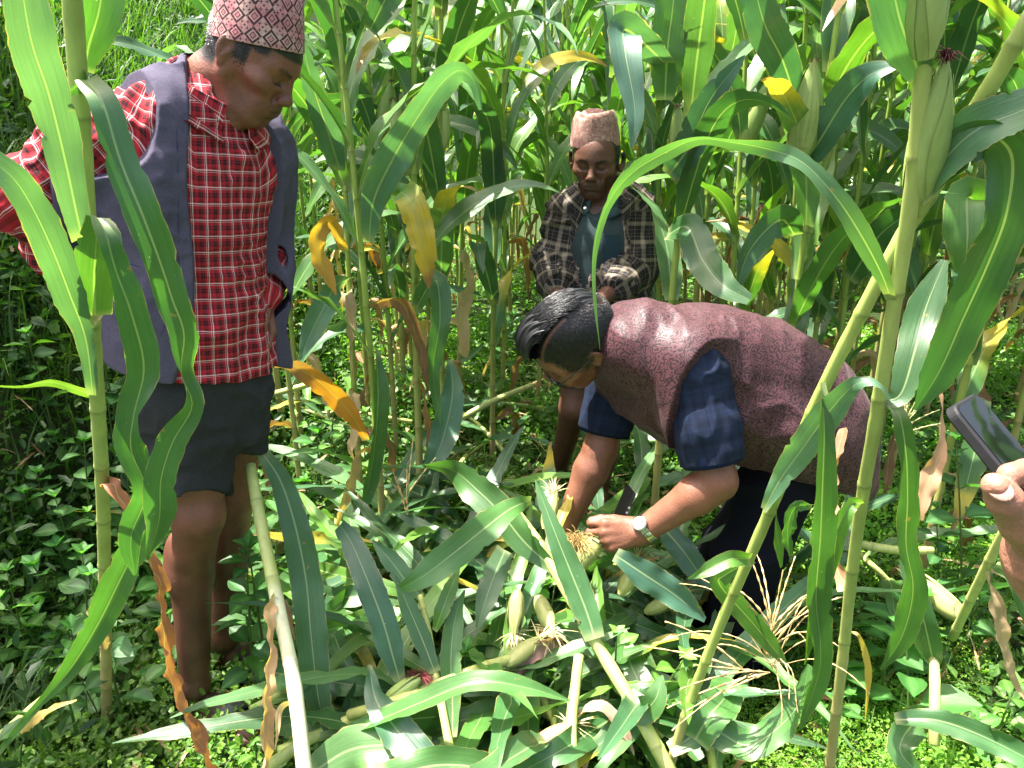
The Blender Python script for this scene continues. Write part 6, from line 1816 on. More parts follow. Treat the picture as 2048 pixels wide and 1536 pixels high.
    px_leaf([(1755, 800, 1.04, 30), (1800, 790, 1.03, 0), (1830, 700, 1.05, 10), (1850, 620, 1.08, 0), (1890, 520, 1.1, 20)], .026, gD * .9, r2, prof=[.3, .8, 1, .9, .2])
    px_leaf([(1700, 1265, 1.2, 60), (1718, 1275, 1.2, 30), (1735, 1340, 1.22, 50), (1730, 1440, 1.24, 60)], .008, A3(.45, .32, .06), r2, mat='dryleaf', prof=[.5, 1, 1, .4], ruffle=.2)
    px_leaf([(1690, 1180, 1.22, 60), (1670, 1100, 1.3, 30), (1660, 1000, 1.4, 50), (1690, 860, 1.5, 30)], .022, BRN * .8, r2, mat='dryleaf', prof=[.5, 1, 1, .4], ruffle=.5, crumple=.006)
    # the unseen tops of the two plants, above the picture
    for rt, o, sd in ((r2, P(1848, -60, .90), 51), (r, P(2110, -50, .86), 52)):
        g_ = np.random.default_rng(sd); V, F, C, U, nn, L = stalk_geo(np.array([o, o + A3(.03, .0, .35), o + A3(.04, .05, .75)]), .0105, .005, .17, 10, brown=0, seed=sd)
        mk('stalk', V, fixtri(F), M['stalk'], C, U, rt)
        for k, q in enumerate(nn):
            gg = arch_leaf(g_, q, k * math.pi + g_.normal(0, .4), g_.uniform(.45, .65), .035, th0=.4, bend=g_.uniform(.8, 1.6), n=26, col=gM, seed=sd + k, ruffle=.15); mk('leaf', gg[0], gg[1], M['leaf'], gg[2], gg[3], rt)
        tassel_geo(g_, nn[-1], A3(0, 0, 1), 8, .25).build('tassel', M['tassel'], rt)
    # third stalk at far right, pale and cut
    r3 = empty('corn_plant', 'dry cream coloured stalk slanting up from the carpet below the phone hand', 'corn plant', tuple(P(1905, 1275, 1.7)))
    px_stalk([(2080, 940, 1.35), (2010, 1060, 1.45), (1955, 1170, 1.55), (1905, 1275, 1.68)][::-1], .0115, .010, r3, brown=0, cream=1, seed=33, spacing=.16)
    px_leaf([(1975, 1140, 1.5, 40), (1990, 1200, 1.48, 50), (2010, 1300, 1.46, 20), (2045, 1400, 1.44, 50)], .016, TAN, r3, mat='dryleaf', ruffle=.5, crumple=.004)
    px_leaf([(1990, 1130, 1.5, 10), (2030, 1160, 1.45, 30), (2060, 1260, 1.42, 10)], .02, gM, r3)
foreground_right()

def mid_leaves():
    """blades one can single out on the plants in the middle distance"""
    def find(s):
        for o in bpy.data.objects:
            if s in str(o.get('label', '')): return o
    def leaf(key, *a, **k):
        o = find(key); l = px_leaf(*a, **k)
        l.parent = o; l.matrix_parent_inverse = o.matrix_basis.inverted() if True else l.matrix_parent_inverse
        return l
    bpy.context.view_layer.update()
    a = 'pale leaf arches'
    leaf(a, [(738, 485, 2.27, 20), (748, 400, 2.2, 15), (790, 310, 2.12, 5), (835, 235, 2.05, -5), (880, 170, 2.0, -20), (920, 140, 1.98, -45), (950, 165, 1.98, -60), (962, 220, 2.0, -30)], .046, A3(.085, .19, .12), prof=[.35, .7, .95, 1, .85, .7, .8, .1], ruffle=.18)
    leaf(a, [(740, 60, 2.25, 10), (760, 20, 2.2, 20), (790, -40, 2.15, 10)], .042, gB, prof=[.4, .9, 1])
    leaf(a, [(733, 880, 2.3, 20), (710, 840, 2.24, 30), (672, 795, 2.2, 15), (628, 755, 2.16, 30), (575, 728, 2.12, 50), (520, 735, 2.1, 70)], .034, A3(.55, .22, .03), mat='dryleaf', prof=[.3, .7, 1, 1, .8, .2], tipdry=.35, tipcol=BRN, ruffle=.2)
    leaf(a, [(752, 700, 2.28, 60), (756, 800, 2.24, 40), (748, 900, 2.22, 50), (735, 980, 2.2, 30), (715, 1050, 2.16, 50)], .036, gM, prof=[.3, 1, .9, .8, .1], fold=.5)
    b = 'yellowing leaves just right'
    leaf(b, [(695, 560, 2.6, 60), (672, 570, 2.5, 40), (650, 610, 2.42, 10), (625, 660, 2.36, 0), (598, 720, 2.3, 20)], .040, A3(.08, .18, .10), prof=[.4, .8, 1, .9, .1])
    leaf(b, [(692, 500, 2.6, 30), (680, 480, 2.55, 20), (660, 440, 2.5, 60), (635, 470, 2.45, 20), (640, 520, 2.44, 40), (672, 590, 2.44, 20)], .03, A3(.5, .27, .05), mat='dryleaf', prof=[.4, .7, .9, 1, 1, .1], ruffle=.35)
    leaf(b, [(697, 640, 2.6, 30), (670, 650, 2.5, 60), (640, 650, 2.45, 80), (600, 645, 2.4, 60)], .03, A3(.09, .2, .12))
    leaf(b, [(680, 340, 2.6, 30), (655, 260, 2.5, 10), (625, 170, 2.42, 0), (600, 60, 2.35, 10)], .04, A3(.085, .19, .12))
    c = 'slim stalk between'
    leaf(c, [(812, 400, 2.6, 40), (800, 385, 2.5, 30), (820, 400, 2.4, 10), (838, 450, 2.38, 0), (850, 510, 2.38, 10), (858, 575, 2.4, 20)], .044, A3(.12, .24, .06), prof=[.4, .7, 1, 1, .8, .1], tipdry=.75, tipcol=A3(.65, .45, .04), ruffle=.2)
    leaf(c, [(830, 620, 2.6, 30), (870, 560, 2.5, 40), (880, 640, 2.45, 20), (866, 740, 2.4, 40), (880, 850, 2.36, 10)], .04, gM)
    d = 'middle of the clearing'
    leaf(d, [(925, 500, 2.9, 20), (935, 560, 2.88, 50), (925, 640, 2.86, 20), (930, 715, 2.84, 40)], .030, TAN * 1.2, mat='dryleaf', prof=[.5, 1, 1, .5], ruffle=.4, crumple=.006)
    leaf(d, [(900, 720, 2.7, 20), (905, 790, 2.6, 10), (885, 880, 2.5, 0), (858, 940, 2.42, 10)], .052, A3(.06, .16, .08), prof=[.2, .8, 1, .5], ruffle=.15)
    leaf(d, [(860, 950, 2.6, 50), (862, 880, 2.55, 20), (850, 800, 2.5, 50), (838, 755, 2.48, 30)], .018, BRN, mat='dryleaf', ruffle=.5, crumple=.004)
    e = "rising directly behind"
    leaf(e, [(1335, 470, 2.4, 50), (1375, 455, 2.3, 20), (1405, 520, 2.2, 10), (1445, 570, 2.1, 10), (1500, 600, 2.05, 10)], .05, gD, prof=[.4, .9, 1, .9, .3])
    leaf(e, [(1338, 350, 2.4, 10), (1380, 290, 2.3, 10), (1420, 200, 2.25, 0), (1490, 110, 2.2, 20)], .048, A3(.045, .12, .075))
    leaf(e, [(1330, 200, 2.4, 10), (1335, 100, 2.38, 0), (1345, 20, 2.36, 0), (1350, -40, 2.36, 0)], .05, gM, prof=[.5, 1, 1, .9])
    leaf(e, [(1335, 130, 2.4, 40), (1255, 60, 2.2, 30), (1250, 100, 2.1, 10), (1270, 220, 2.05, 0), (1262, 300, 2.03, 20)], .05, A3(.06, .14, .09))
    f = 'fat red tipped ear'
    leaf(f, [(1600, 340, 2.45, 20), (1640, 280, 2.35, 10), (1690, 200, 2.28, 5), (1740, 150, 2.22, 20), (1800, 130, 2.18, 40)], .05, A3(.045, .12, .075), prof=[.3, .9, 1, .9, .2])
    leaf(f, [(1595, 210, 2.45, 20), (1565, 120, 2.35, 10), (1530, 50, 2.28, 0), (1505, -40, 2.25, 10)], .05, A3(.045, .12, .07), prof=[.4, .9, 1, .8])
    leaf(f, [(1590, 470, 2.45, 20), (1560, 440, 2.35, 20), (1500, 500, 2.25, 30), (1470, 590, 2.2, 40)], .05, gD)
    o = find(f); rng = np.random.default_rng(9)
    H_, K = ear_geo(rng, P(1598, 325, 2.40), P(1625, 150, 2.34) - P(1598, 325, 2.40), .29, .043, A3(.22, .05, .03))
    e_ = H_.build('ear', M['husk']); e_.parent = o; e_.matrix_parent_inverse = o.matrix_basis.inverted()
    k_ = K.build('silk', M['silk'], e_)
    g = 'phone'
    h = 'rump'
    leaf(h, [(1700, 560, 2.7, 20), (1760, 470, 2.6, 10), (1830, 420, 2.5, 0), (1900, 380, 2.4, 20)], .055, gD)
    i = 'broad drooping leaves behind'
    leaf(i, [(1960, 420, 2.2, 60), (1935, 395, 2.1, 20), (1935, 470, 2.05, 0), (1930, 560, 2.05, 0)], .06, gL * .9, prof=[.4, .9, 1, .3])
    leaf(i, [(1970, 800, 2.2, 30), (1950, 900, 2.1, 10), (1925, 1000, 2.05, 10), (1905, 1060, 2.02, 20)], .04, gM, tipdry=.4, prof=[.4, 1, .8, .1])
    leaf(i, [(1870, 760, 2.1, 30), (1885, 830, 2.05, 60), (1880, 900, 2.0, 30), (1850, 980, 1.95, 10), (1840, 1040, 1.93, 30)], .034, A3(.5, .28, .16), mat='dryleaf', prof=[.2, .3, .4, 1, .2], crumple=.004, ruffle=.4)
mid_leaves()
# ================================================================== felled corn in the foreground
def fallen_custom():
    def thing(label, at, name='fallen_corn_stalk', cat='corn stalk'): return empty(name, label, cat, tuple(P(*at)))
    # the thick stalk across the lower centre with its broad blade
    r = thing('thick felled stalk slanting to the bottom edge at centre, carrying a broad dark blade', (1345, 1545, 1.25))
    px_stalk([(1030, 1020, 1.72), (1075, 1080, 1.66), (1120, 1160, 1.58), (1185, 1275, 1.48), (1255, 1390, 1.38), (1350, 1560, 1.24)][::-1], .0155, .0105, r, spacing=.23, seg=14, brown=0, cream=.75, seed=40)
    px_leaf([(1190, 1278, 1.46, 5), (1172, 1220, 1.50, 5), (1140, 1140, 1.55, 0), (1108, 1060, 1.60, 0), (1080, 985, 1.66, 10), (1072, 960, 1.68, 40)], .031, gD * 1.15, r, prof=[.75, 1, 1, .8, .5, .1], fold=.2, ruffle=.10)
    px_leaf([(1110, 1140, 1.60, 20), (1050, 1085, 1.64, 10), (1005, 1030, 1.68, 0), (960, 985, 1.72, 10), (905, 940, 1.78, 40), (850, 930, 1.84, 60)], .040, gM * .9, r, prof=[.3, .8, 1, 1, .8, .2], ruffle=.12)
    px_leaf([(1062, 1000, 1.68, 30), (1020, 1018, 1.62, -20), (965, 1060, 1.55, 0), (905, 1108, 1.50, 5), (850, 1150, 1.47, 0), (800, 1178, 1.46, 30)], .036, gM * 1.1, r, prof=[.3, .7, 1, 1, .9, .3], ruffle=.08, fold=.15)
    px_leaf([(1255, 1385, 1.38, 20), (1280, 1420, 1.34, 0), (1310, 1400, 1.33, 0), (1325, 1350, 1.36, 30)], .032, gM, r)
    # silk-topped ear with the big striped blade
    r = thing('felled stalk with wide glossy blade and an ear showing dark red silk', (600, 1495, 1.35))
    px_stalk([(540, 1530, 1.30), (620, 1478, 1.34), (700, 1440, 1.36), (770, 1410, 1.38)], .0135, .012, r, spacing=.17, seg=12, brown=0, cream=.8, seed=41)
    px_leaf([(800, 1362, 1.40, 10), (785, 1310, 1.42, 5), (765, 1240, 1.45, 0), (735, 1160, 1.50, 0), (705, 1090, 1.56, 5), (680, 1050, 1.60, 35)], .031, A3(.038, .112, .050), r, prof=[.4, .95, 1, 1, .9, .6], ruffle=.12, fold=.1)
    rng = np.random.default_rng(14)
    H_, K = ear_geo(rng, P(770, 1412, 1.37), P(850, 1350, 1.36) - P(770, 1412, 1.37), .12, .020, A3(.20, .035, .035), open_=.3)
    e = H_.build('ear', M['husk'], r); 
    for i in range(150):
        a = rng.uniform(0, 6.28); o = P(835 + rng.uniform(-12, 12), 1352 + rng.uniform(-8, 8), 1.37); e_ = nrm(A3(math.cos(a), -.3, .7 + math.sin(a) * .6)); l = rng.uniform(.008, .022)
        V, F, _ = tube(np.array([o, o + e_ * l * .6, o + e_ * l + rng.normal(0, .006, 3)]), [.0006, .0005, .0003], 3, False); K.add(V, F, A3(.16, .04, .035) * rng.uniform(.5, 1.5))
    K.build('silk', M['silk'], e)
    px_leaf([(640, 1475, 1.33, 30), (720, 1455, 1.30, 50), (830, 1410, 1.28, 40), (950, 1365, 1.27, 30), (1050, 1375, 1.27, 20), (1140, 1402, 1.27, 30)], .024, gM * 1.15, r, prof=[.4, .8, 1, 1, .9, .1], fold=.35)
    # slim stalk in the centre with facing pair of blades
    r = thing('slim jointed felled stalk left of centre with a pair of blades at its top', (920, 1560, 1.22))
    px_stalk([(840, 1190, 1.52), (858, 1270, 1.46), (868, 1330, 1.42), (885, 1420, 1.34), (912, 1560, 1.23)][::-1], .0095, .0068, r, spacing=.14, seg=12, brown=0, cream=.9, seed=42)
    px_leaf([(845, 1195, 1.52, 20), (815, 1165, 1.54, 0), (780, 1120, 1.57, -10), (745, 1080, 1.6, 10)], .024, gB * 1.2, r, prof=[.4, 1, .9, .1], fold=.35)
    px_leaf([(870, 1345, 1.40, 10), (845, 1280, 1.44, 0), (815, 1210, 1.48, 0), (790, 1150, 1.52, 20)], .022, gD, r, prof=[.6, 1, .9, .1])
    px_leaf([(905, 1475, 1.3, 30), (905, 1400, 1.36, 10), (902, 1310, 1.42, 0), (912, 1230, 1.48, 5), (930, 1180, 1.52, 30)], .024, gM * .9, r, prof=[.5, .8, 1, .9, .1], fold=.3)
    px_leaf([(870, 1262, 1.46, 30), (885, 1220, 1.47, 10), (900, 1180, 1.5, 0), (920, 1130, 1.54, 20)], .018, gL, r, prof=[.4, 1, .9, .1])
    # foreground blades at the bottom
    def lone(label, pts, W, col, **k):
        k.setdefault('ruffle', .24); o = px_leaf(pts, W, col, None, 'corn_leaf', **k); tag(o, label, 'corn leaf'); return o
    lone('shiny broad leaf lying at the bottom edge, right of the white stalk', [(738, 1330, 1.40, 40), (752, 1400, 1.33, 10), (790, 1455, 1.27, 0), (850, 1530, 1.20, 0), (890, 1600, 1.14, 10)], .036, A3(.04, .115, .055), prof=[.15, .7, 1, 1, .8], fold=.15)
    lone('light green leaf lying flat at the bottom edge near the white stalk', [(625, 1545, 1.22, 10), (700, 1500, 1.25, 0), (780, 1490, 1.26, 10), (860, 1500, 1.25, 20)], .045, A3(.10, .22, .06), prof=[.6, 1, 1, .5], fold=.1)
    lone('leaf tip pointing right along the bottom edge', [(760, 1560, 1.17, 10), (880, 1530, 1.18, 0), (1000, 1545, 1.17, 10), (1100, 1590, 1.14, 10)], .035, gM, prof=[.8, 1, .8, .4])
    lone('pale olive leaf hanging with a square end in the pile centre', [(1010, 1100, 1.60, 10), (985, 1160, 1.53, 0), (965, 1220, 1.48, 0), (955, 1255, 1.46, 10)], .028, A3(.075, .14, .06), prof=[.8, 1, .9, .15], fold=.1)
    lone('folded leaf over the pile below the held ear', [(1230, 1110, 1.60, 20), (1290, 1150, 1.58, 0), (1350, 1190, 1.57, 0), (1410, 1240, 1.56, 20)], .036, A3(.05, .13, .08), prof=[.5, 1, .9, .2])
    lone('grey green leaf beside the bending man\'s shoe', [(1330, 1060, 1.78, 20), (1365, 1100, 1.74, 0), (1400, 1150, 1.72, 10), (1420, 1180, 1.7, 20)], .034, A3(.055, .13, .085), prof=[.8, 1, .9, .2])
    lone('curled leaf in front of the bending man\'s near shoe', [(1240, 1260, 1.62, 20), (1262, 1330, 1.52, 10), (1300, 1400, 1.44, 0), (1350, 1450, 1.38, 0), (1400, 1520, 1.3, 20)], .034, gM, prof=[.4, .9, 1, 1, .4])
    lone('broad leaf looping over under the leaning stalk', [(1390, 1480, 1.27, 0), (1420, 1430, 1.28, 10), (1450, 1390, 1.33, -30), (1420, 1370, 1.38, 10)], .036, gM * 1.2, prof=[.9, 1, 1, .5])
    lone('long leaf along the bottom, right of the leaning stalk', [(1340, 1500, 1.27, 10), (1420, 1460, 1.28, 0), (1500, 1490, 1.25, 10), (1590, 1420, 1.26, 30), (1620, 1330, 1.28, 30)], .032, gM, prof=[.5, 1, 1, .9, .2])
    lone('leaf at the lower right corner lying on the bright carpet', [(1790, 1440, 1.36, 30), (1870, 1440, 1.34, 0), (1960, 1470, 1.3, 0), (2080, 1530, 1.24, 10)], .026, gD, prof=[.5, 1, 1, .9], fold=.4)
    lone('withered pink brown leaf scrap lying bottom centre', [(1130, 1270, 1.54, 20), (1085, 1290, 1.5, 40), (1050, 1320, 1.48, 0), (1020, 1385, 1.44, 30)], .022, A3(.32, .19, .15), mat='dryleaf', ruffle=.5, crumple=.006, prof=[.3, 1, .7, .2])
    lone('tan folded leaf arching at the bottom, centre right', [(1150, 1430, 1.36, 60), (1200, 1410, 1.35, 40), (1240, 1450, 1.33, 20), (1270, 1510, 1.3, 30)], .015, A3(.40, .26, .18), mat='dryleaf', ruffle=.3, crumple=.003)
    for k, (pts, lab) in enumerate([([(1145, 1560, 1.22), (1143, 1440, 1.32), (1150, 1380, 1.38), (1158, 1310, 1.44)], 'short pale stalk standing upright at the bottom centre'),
                      ([(1868, 1490, 1.36), (1870, 1380, 1.44), (1868, 1300, 1.52)], 'thick yellow green stump rising from the bright carpet at lower right'),
                      ([(700, 1430, 1.36), (800, 1400, 1.34), (950, 1340, 1.42), (1080, 1300, 1.52)], 'pale stalk lying crosswise in the middle of the pile'),
                      ([(1700, 1085, 1.95), (1790, 1100, 1.92), (1865, 1100, 1.92)], 'short cut stalk lying beside the bending man\'s legs'),
                      ([(540, 790, 2.9), (650, 760, 2.9)], 'short stalk lying behind the red shirted man'),
                      ([(925, 835, 2.85), (990, 800, 2.9), (1065, 770, 3.0)], 'cut stalk leaning up from the rear pile')]):
        r = thing(lab, pts[0]); px_stalk(pts, .0125, .011, r, brown=0, cream=.9, seed=60 + k, spacing=.13)
        if k == 1: px_leaf([(1868, 1330, 1.5, 30), (1850, 1250, 1.5, 10), (1830, 1180, 1.52, 0), (1800, 1120, 1.55, 10)], .03, gD, r); px_leaf([(1870, 1440, 1.4, 30), (1830, 1445, 1.38, 10), (1800, 1500, 1.34, 0), (1850, 1560, 1.3, 0)], .034, gM, r)
    # fallen tassels
    rng = np.random.default_rng(31)
    for c, d, nb, L, lab, dr in (((1532, 1310, 1.30), A3(.1, .1, .9), 13, .26, 'dry tan tassel with upright spikes among the leaves at lower right', .6),
                         ((1540, 1345, 1.28), A3(-.6, -.1, .15), 7, .24, 'sprawling dry tassel fanned out before the bending man\'s legs', .4),
                         ((815, 1030, 1.95), A3(0, .2, .9), 7, .16, 'small pale dry tassel standing near the middle of the clearing', .1),
                         ((1790, 880, 1.8), A3(.3, .0, .9), 12, .14, 'pale green tassel behind the upright right hand stalk', .3)):
        K = tassel_geo(rng, P(*c), d, nb, L, A3(.46, .34, .15) if L > .15 else A3(.36, .36, .16), dr)
        # a wide fan
        o = K.build('corn_tassel', M['tassel']); tag(o, lab, 'tassel')
    fan = MB(); o0 = P(1545, 1335, 1.29)
    for tx, ty, tY in ((1360, 1165, 1.42), (1395, 1155, 1.45), (1440, 1180, 1.42), (1345, 1275, 1.36), (1360, 1320, 1.32), (1560, 1450, 1.18), (1580, 1400, 1.2), (1600, 1425, 1.2), (1700, 1305, 1.22), (1645, 1230, 1.3), (1640, 1180, 1.34), (1735, 1390, 1.16), (1610, 1290, 1.26)):
        t = np.linspace(0, 1, 34); e = P(tx, ty, tY); path = o0 + (e - o0) * t[:, None] + A3(0, 0, 1) * (.05 * np.sin(np.pi * t))[:, None] + .004 * np.stack([np.sin(t * 7 + tx), 0 * t, np.cos(t * 6 + ty)], 1)
        r_ = np.where(t < .3, .0008, .0017 * (1 + .5 * np.sin(t * 140 + tx)) * (1 - .45 * t)); V, F, _ = tube(path, r_, 5, False); fan.add(V, F, A3(.46, .33, .15) * rng.uniform(.8, 1.2) * (1 + .35 * vnoise(V, 160, 3))[:, None])
    tag(fan.build('corn_tassel', M['tassel']), 'very wide fan of thin tan tassel branches crossing the leaning stalk', 'tassel')
fallen_custom()

def WHERE(px, py):
    if py < 940: return 'lying behind the thick of the pile, left of the bending man' if px > 760 else 'lying behind the red shirted man\'s legs'
    if px > 1350: return 'lying by the bending man\'s feet'
    if py > 1360: return 'lying along the bottom edge, ' + ('left part' if px < 850 else 'middle part' if px < 1100 else 'right part')
    if px < 800: return 'lying right of the white stalk'
    if px < 1000: return 'lying in the middle of the heap'
    return 'lying under the bending man\'s hands'
def fallen_random():
    rng = np.random.default_rng(77)
    spots = [(640, 1130), (760, 1010), (900, 1250), (980, 1180), (1040, 1380), (1170, 1220), (1230, 1330), (700, 1300), (820, 1200), (960, 880), (1000, 830), (870, 800), (1290, 980), (1270, 1130), (1120, 1160), (1010, 1290), (900, 1080),
             (640, 860), (720, 860), (1330, 1230), (1400, 1400), (1080, 1460), (980, 1020), (1640, 1150), (1750, 1180), (1260, 900), (600, 780), (930, 960), (780, 1480), (1180, 1440), (680, 1220), (740, 1180), (660, 1400), (880, 1400), (1000, 1440), (1120, 1380), (1280, 1450), (1060, 1100), (930, 1330), (800, 1080), (1220, 1160), (1340, 1320), (720, 1500), (1400, 1500), (650, 1060), (840, 1350), (960, 1380), (1090, 1310), (1180, 1320), (770, 1380), (700, 1130), (1020, 1150), (900, 1160), (1240, 1400), (1000, 1500), (870, 1480)]
    for k, (px, py) in enumerate(spots):
        g = G(px, py, .05); L = rng.uniform(.35, .6); W_ = WHERE(px, py); a = rng.uniform(0, 6.28) if py < 1000 else rng.choice([-1.9, -1.3, -1.0, 2.0, 1.4, .4]) + rng.normal(0, .3)
        d = A3(math.cos(a), math.sin(a), 0)
        tall = .03 + .05 * rng.random()
        r = empty('fallen_corn_stalk', 'felled leafy corn top ' + W_, 'corn stalk', (g[0], g[1], 0), 'felled corn tops ' + W_)
        path = np.array([g - d * L / 2 + A3(0, 0, tall), g + A3(0, 0, tall + .03), g + d * L / 2 + A3(0, 0, tall + rng.uniform(0, .06))])
        V, F, C, U, nodes, LL = stalk_geo(path, .011, .007, .14, 8, brown=0, cream=rng.uniform(.3, 1), seed=300 + k)
        mk('stalk', V, fixtri(F), M['stalk'], C, U, r)
        for i, nd_ in enumerate(nodes):
            az = a + (1 if i % 2 else -1) * rng.uniform(.3, 1.1)
            if rng.random() < .1: gl = dry_hang(rng, nd_, az, .35, .03, floor=0); mt = 'dryleaf'
            else:
                gl = arch_leaf(rng, nd_, az, rng.uniform(.40, .70), rng.uniform(.020, .034), th0=rng.uniform(.8, 1.35), bend=rng.uniform(.2, 1.0), n=24, nu=7, twist=rng.uniform(.1, .7), power=1.2, floor=0,
                               col=GREENS[rng.integers(0, 5)] * rng.uniform(.8, 1.35), seed=int(rng.integers(0, 9999)), ruffle=rng.uniform(.12, .35), fold=rng.uniform(.05, .45), tipdry=.4 if rng.random() < .15 else 0, crumple=rng.choice([0, 0, .004])); mt = 'leaf'
            mk('leaf', gl[0], gl[1], M[mt], gl[2], gl[3], r)
    # single torn-off blades strewn over the heap
    for k in range(84):
        px, py = rng.uniform(620, 1400), rng.uniform(1010, 1500); a = rng.choice([1.1, .8, 1.9, 2.3, .3, 2.8]) + rng.normal(0, .25); ln = rng.uniform(180, 360) * (py / 1300)
        pts = []; zl = rng.uniform(0, .10)
        for q in range(5):
            t = q / 4; x = px + math.cos(a) * ln * (t - .5) + 25 * math.sin(3 * t + k); y = py + math.sin(a) * ln * (t - .5) * .8; z = .06 + zl + .07 * math.sin(math.pi * t) + .03 * rng.random()
            pts.append((x, y, G(x, min(y, 1560), z)[1], rng.normal(0, 18)))
        o = px_leaf(pts, rng.uniform(.024, .036), GREENS[rng.integers(0, 5)] * rng.uniform(.65, 1.2), None, 'corn_leaf', n=30, nu=7, ruffle=rng.uniform(.2, .5), fold=rng.uniform(.05, .45), seed=900 + k, tipdry=.35 if rng.random() < .2 else 0)
        w_ = WHERE(px, py); o['label'] = 'torn off corn blade ' + w_; o['category'] = 'corn leaf'; o['group'] = 'torn off blades ' + w_
    # husked and half-peeled ears lying in the heap
    earsp = [((1290, 1225, 1.72), (1340, 1200, 1.72), 1.0, 'half peeled ear with frayed pale silk lying by the black shoe'), ((1075, 1190, 1.62), (1100, 1250, 1.55), .5, 'small ear in pale husk lying in the pile below the hands'),
             ((1035, 1180, 1.62), (1030, 1240, 1.58), .6, 'ear in open pale husk left of its small neighbour'), ((1010, 1330, 1.46), (1060, 1290, 1.5), .4, 'bare pale husk bundle in the middle of the pile'),
             ((1060, 1500, 1.3), (1110, 1470, 1.32), .2, 'reddish stained ear lying near the bottom edge'), ((1930, 1240, 1.75), (1840, 1170, 1.85), .7, 'large torn open husk on the ground below the phone'),
             ((1240, 1190, 1.66), (1260, 1150, 1.68), .8, 'pale peeled husk just below the held ear'), ((1090, 1060, 1.7), (1100, 1020, 1.74), .4, 'creamy husked ear beside the far hand')]
    for k, (a, b, op, lab) in enumerate(earsp):
        r = empty('corn_ear', lab, 'corn ear', tuple(P(*a))); rng2 = np.random.default_rng(500 + k)
        H_, K = ear_geo(rng2, P(*a), P(*b) - P(*a), .11 if k != 5 else .20, .0175 if k != 5 else .030, A3(.35, .22, .08) if k != 4 else A3(.3, .05, .05), open_=op)
        for C in H_.C: C *= A3(1.3, 1.05, 1.2) if k != 4 else A3(2.2, .8, 1.2)
        for i in range(30):
            o = P(*a) + nrm(P(*b) - P(*a)) * .10; e = nrm(rng2.normal(0, 1, 3) * [1, 1, .6] + nrm(P(*b) - P(*a)) * 1.2 + A3(0, 0, .5)); l = rng2.uniform(.03, .08)
            t = np.linspace(0, 1, 6)[:, None]; s = nrm(np.cross(e, A3(0, 0, 1))); c = o + e * l * t + A3(0, 0, -.02) * t ** 2; w = .0022 * (1 - t)
            H_.add(np.stack([c - s * w, c + s * w], 1).reshape(-1, 3), grid_faces(6, 2), A3(.55, .50, .22))
        H_.build('husk', M['husk'], r); K.build('silk', M['silk'], r)
fallen_random()

# ------------------------------------------------------------------ what the bending man holds
def held():
    rng = np.random.default_rng(15)
    a, b = P(1145, 1150, 1.67), P(1243, 1018, 1.73)
    r = empty('corn_ear', 'pale husked ear with golden silk being peeled in the bending man\'s hands', 'corn ear', tuple(a))
    H_, K = ear_geo(rng, a, b - a, .17, .021, A3(.35, .22, .07), .1)
    for C in H_.C: C *= A3(1.1, 1.0, 1.1)
    for k in range(7):
        e = nrm(nrm(b - a) * rng.uniform(.2, 1) + nrm(rng.normal(0, 1, 3)) * .7); t = np.linspace(0, 1, 10)[:, None]; s = nrm(np.cross(e, A3(0, -1, .2)))
        c = a + (b - a) * rng.uniform(-.1, .5) + e * rng.uniform(.05, .10) * t + A3(0, 0, -.05) * t ** 2; w = .012 * np.sin(np.pi * (t * .8 + .15)); V = np.stack([c - s * w, c, c + s * w], 1).reshape(-1, 3)
        H_.add(V, grid_faces(10, 3), A3(.34, .42, .16) * rng.uniform(.8, 1.2))
    H_.build('husk', M['husk'], r)
    o = P(1155, 1085, 1.655)
    for i in range(220):
        e = nrm(rng.normal(0, 1, 3) * [1, .5, .8] + A3(-.1, -.3, .1)); l = rng.uniform(.02, .06)
        q = np.array([o + rng.normal(0, .010, 3), o + e * l * .6 + A3(0, 0, .004), o + e * l + A3(0, 0, -.012) + rng.normal(0, .005, 3)]); V, F, _ = tube(spline(q, 6), .0005, 3, False); K.add(V, F, A3(.42, .28, .10) * rng.uniform(.6, 1.4))
    K.build('silk', M['silk'], r)
    # bare cob end showing kernels
    mb = MB(); o = P(1118, 1098, 1.62); d = nrm(P(1150, 1140, 1.63) - o)
    # dark phone gripped behind the ear
    a, b = P(1222, 1072, 1.74), P(1258, 988, 1.76)
    ey = nrm(b - a); ex = nrm(np.cross(ey, CAMP - a)); ex = nrm(ex * .35 + nrm(CAMP - a) * .9); ex = nrm(ex - ey * (ex @ ey)); ez = np.cross(ex, ey)
    c = (a + b) / 2; ph = empty('mobile_phone', 'black phone gripped upright in the bending man\'s watch hand', 'phone', tuple(c))
    S = Sdf(); S.box(c, (.036, .075, .0045), np.column_stack([ex, ey, ez]), .004); sdf_obj(S, .0018 / HS, 'case', M['rubber'], ph, (.010, .010, .012))
    q = c + ex * .0365 + ey * .035
    for k in (0, 1):
        V, F, uv = tube([q - ey * .014 * k, q - ey * .014 * k + ex * .0012], .0035, 12); mk('camera_lens', V, fixtri(F), M['plain'], (.35, .35, .38), uv, ph)
    q = c + ex * .0362 - ey * .03; mktube('edge_button', np.array([q, q - ey * .02]), .0018, M['plain'], (.7, .7, .7), ph, 6)
held()

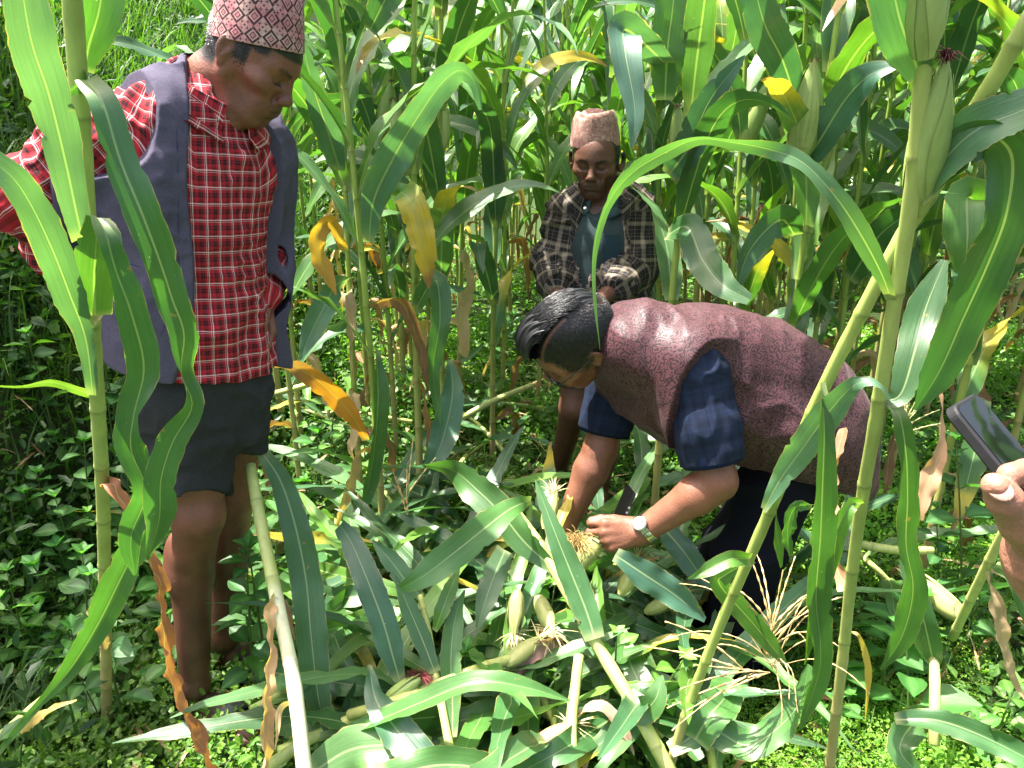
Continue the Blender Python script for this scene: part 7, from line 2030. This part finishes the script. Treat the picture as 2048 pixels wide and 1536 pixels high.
def weeds():
    rng = np.random.default_rng(5)
    protos = [weed(700 + k, h, p, L, c) for k, (h, p, L, c) in enumerate([(.34, 4, .085, (.055, .150, .030)), (.22, 3, .095, (.050, .160, .030)), (.15, 2, .080, (.085, .210, .030)), (.42, 5, .080, (.040, .120, .030)), (.26, 3, .060, (.095, .230, .030)), (.12, 2, .065, (.060, .170, .030))])]
    used = set()
    zones = [((20, 300), (1010, 1500), 30, 'broad leaved green weed in the shady growth at lower left', 'broad leaved weeds at lower left'),
             ((330, 560), (1180, 1500), 14, 'leafy weed growing round the red shirted man\'s legs', 'weeds round the standing man\'s legs'),
             ((620, 740), (950, 1040), 6, 'bright broad leaved weed at the left edge of the clearing', 'bright weeds left of the clearing'),
             ((1600, 1780), (1250, 1520), 9, 'leafy weed at the foot of the two right hand stalks', 'weeds at the foot of the right hand stalks'),
             ((1780, 2040), (1050, 1500), 10, 'small weed standing in the bright carpet at lower right', 'weeds in the carpet at lower right'),
             ((900, 1110), (620, 780), 12, 'small bright weed between the stalks behind the clearing', 'weeds behind the clearing'),
             ((880, 1300), (1380, 1520), 6, 'small weed poking up between the fallen leaves at the bottom', 'weeds between the fallen leaves'),
             ((330, 450), (1230, 1420), 7, 'leafy weed right in front of the red shirted man\'s shins', 'weeds before the standing man\'s shins'),
             ((20, 230), (620, 980), 12, 'dark leafy weed on the shaded bank left of the man in red', 'weeds on the shaded bank')]
    for (x0, x1), (y0, y1), n, lab, grp in zones:
        for k in range(n):
            i = int(rng.integers(0, 6)); px = rng.uniform(x0, x1); py = rng.uniform(y0, y1)
            if 400 < px < 530 and py > 1380: px -= 190
            g = G(px, py, .0)
            if grp.endswith('bank'): Y = rng.uniform(1.9, 2.6); g = P(px, 800, Y); 
            o = protos[i] if i not in used else copy_tree(protos[i]); used.add(i)
            o.location = (g[0], g[1], float(terrain(g[0], g[1]))); o.rotation_euler = (rng.normal(0, .12), rng.normal(0, .12), rng.uniform(0, 6.28)); s = rng.uniform(.85, 1.55) * (1.0 if g[1] > 1.3 else .7); o.scale = (s, s, s)
            o['label'] = lab; o['group'] = grp
    # two tall ones in front of the standing man, left of the white stalk
    for px, Y, i, s, lab in ((492, 1.62, 3, 1.12, 'tallest broad leaved weed, just left of the white stalk\'s upper end'), (40, 1.75, 0, 1.1, 'tall pale leaved weed by the left edge of the picture'), (475, 1.42, 4, .8, 'bright heart leaved seedling in front of the sandal')):
        o = copy_tree(protos[i]); x = P(px, 1250, Y)[0]; o.location = (x, Y, float(terrain(x, Y))); o.rotation_euler = (0, 0, 1.0); o.scale = (s, s, s); o['label'] = lab
        if 'group' in o: del o['group']
weeds()
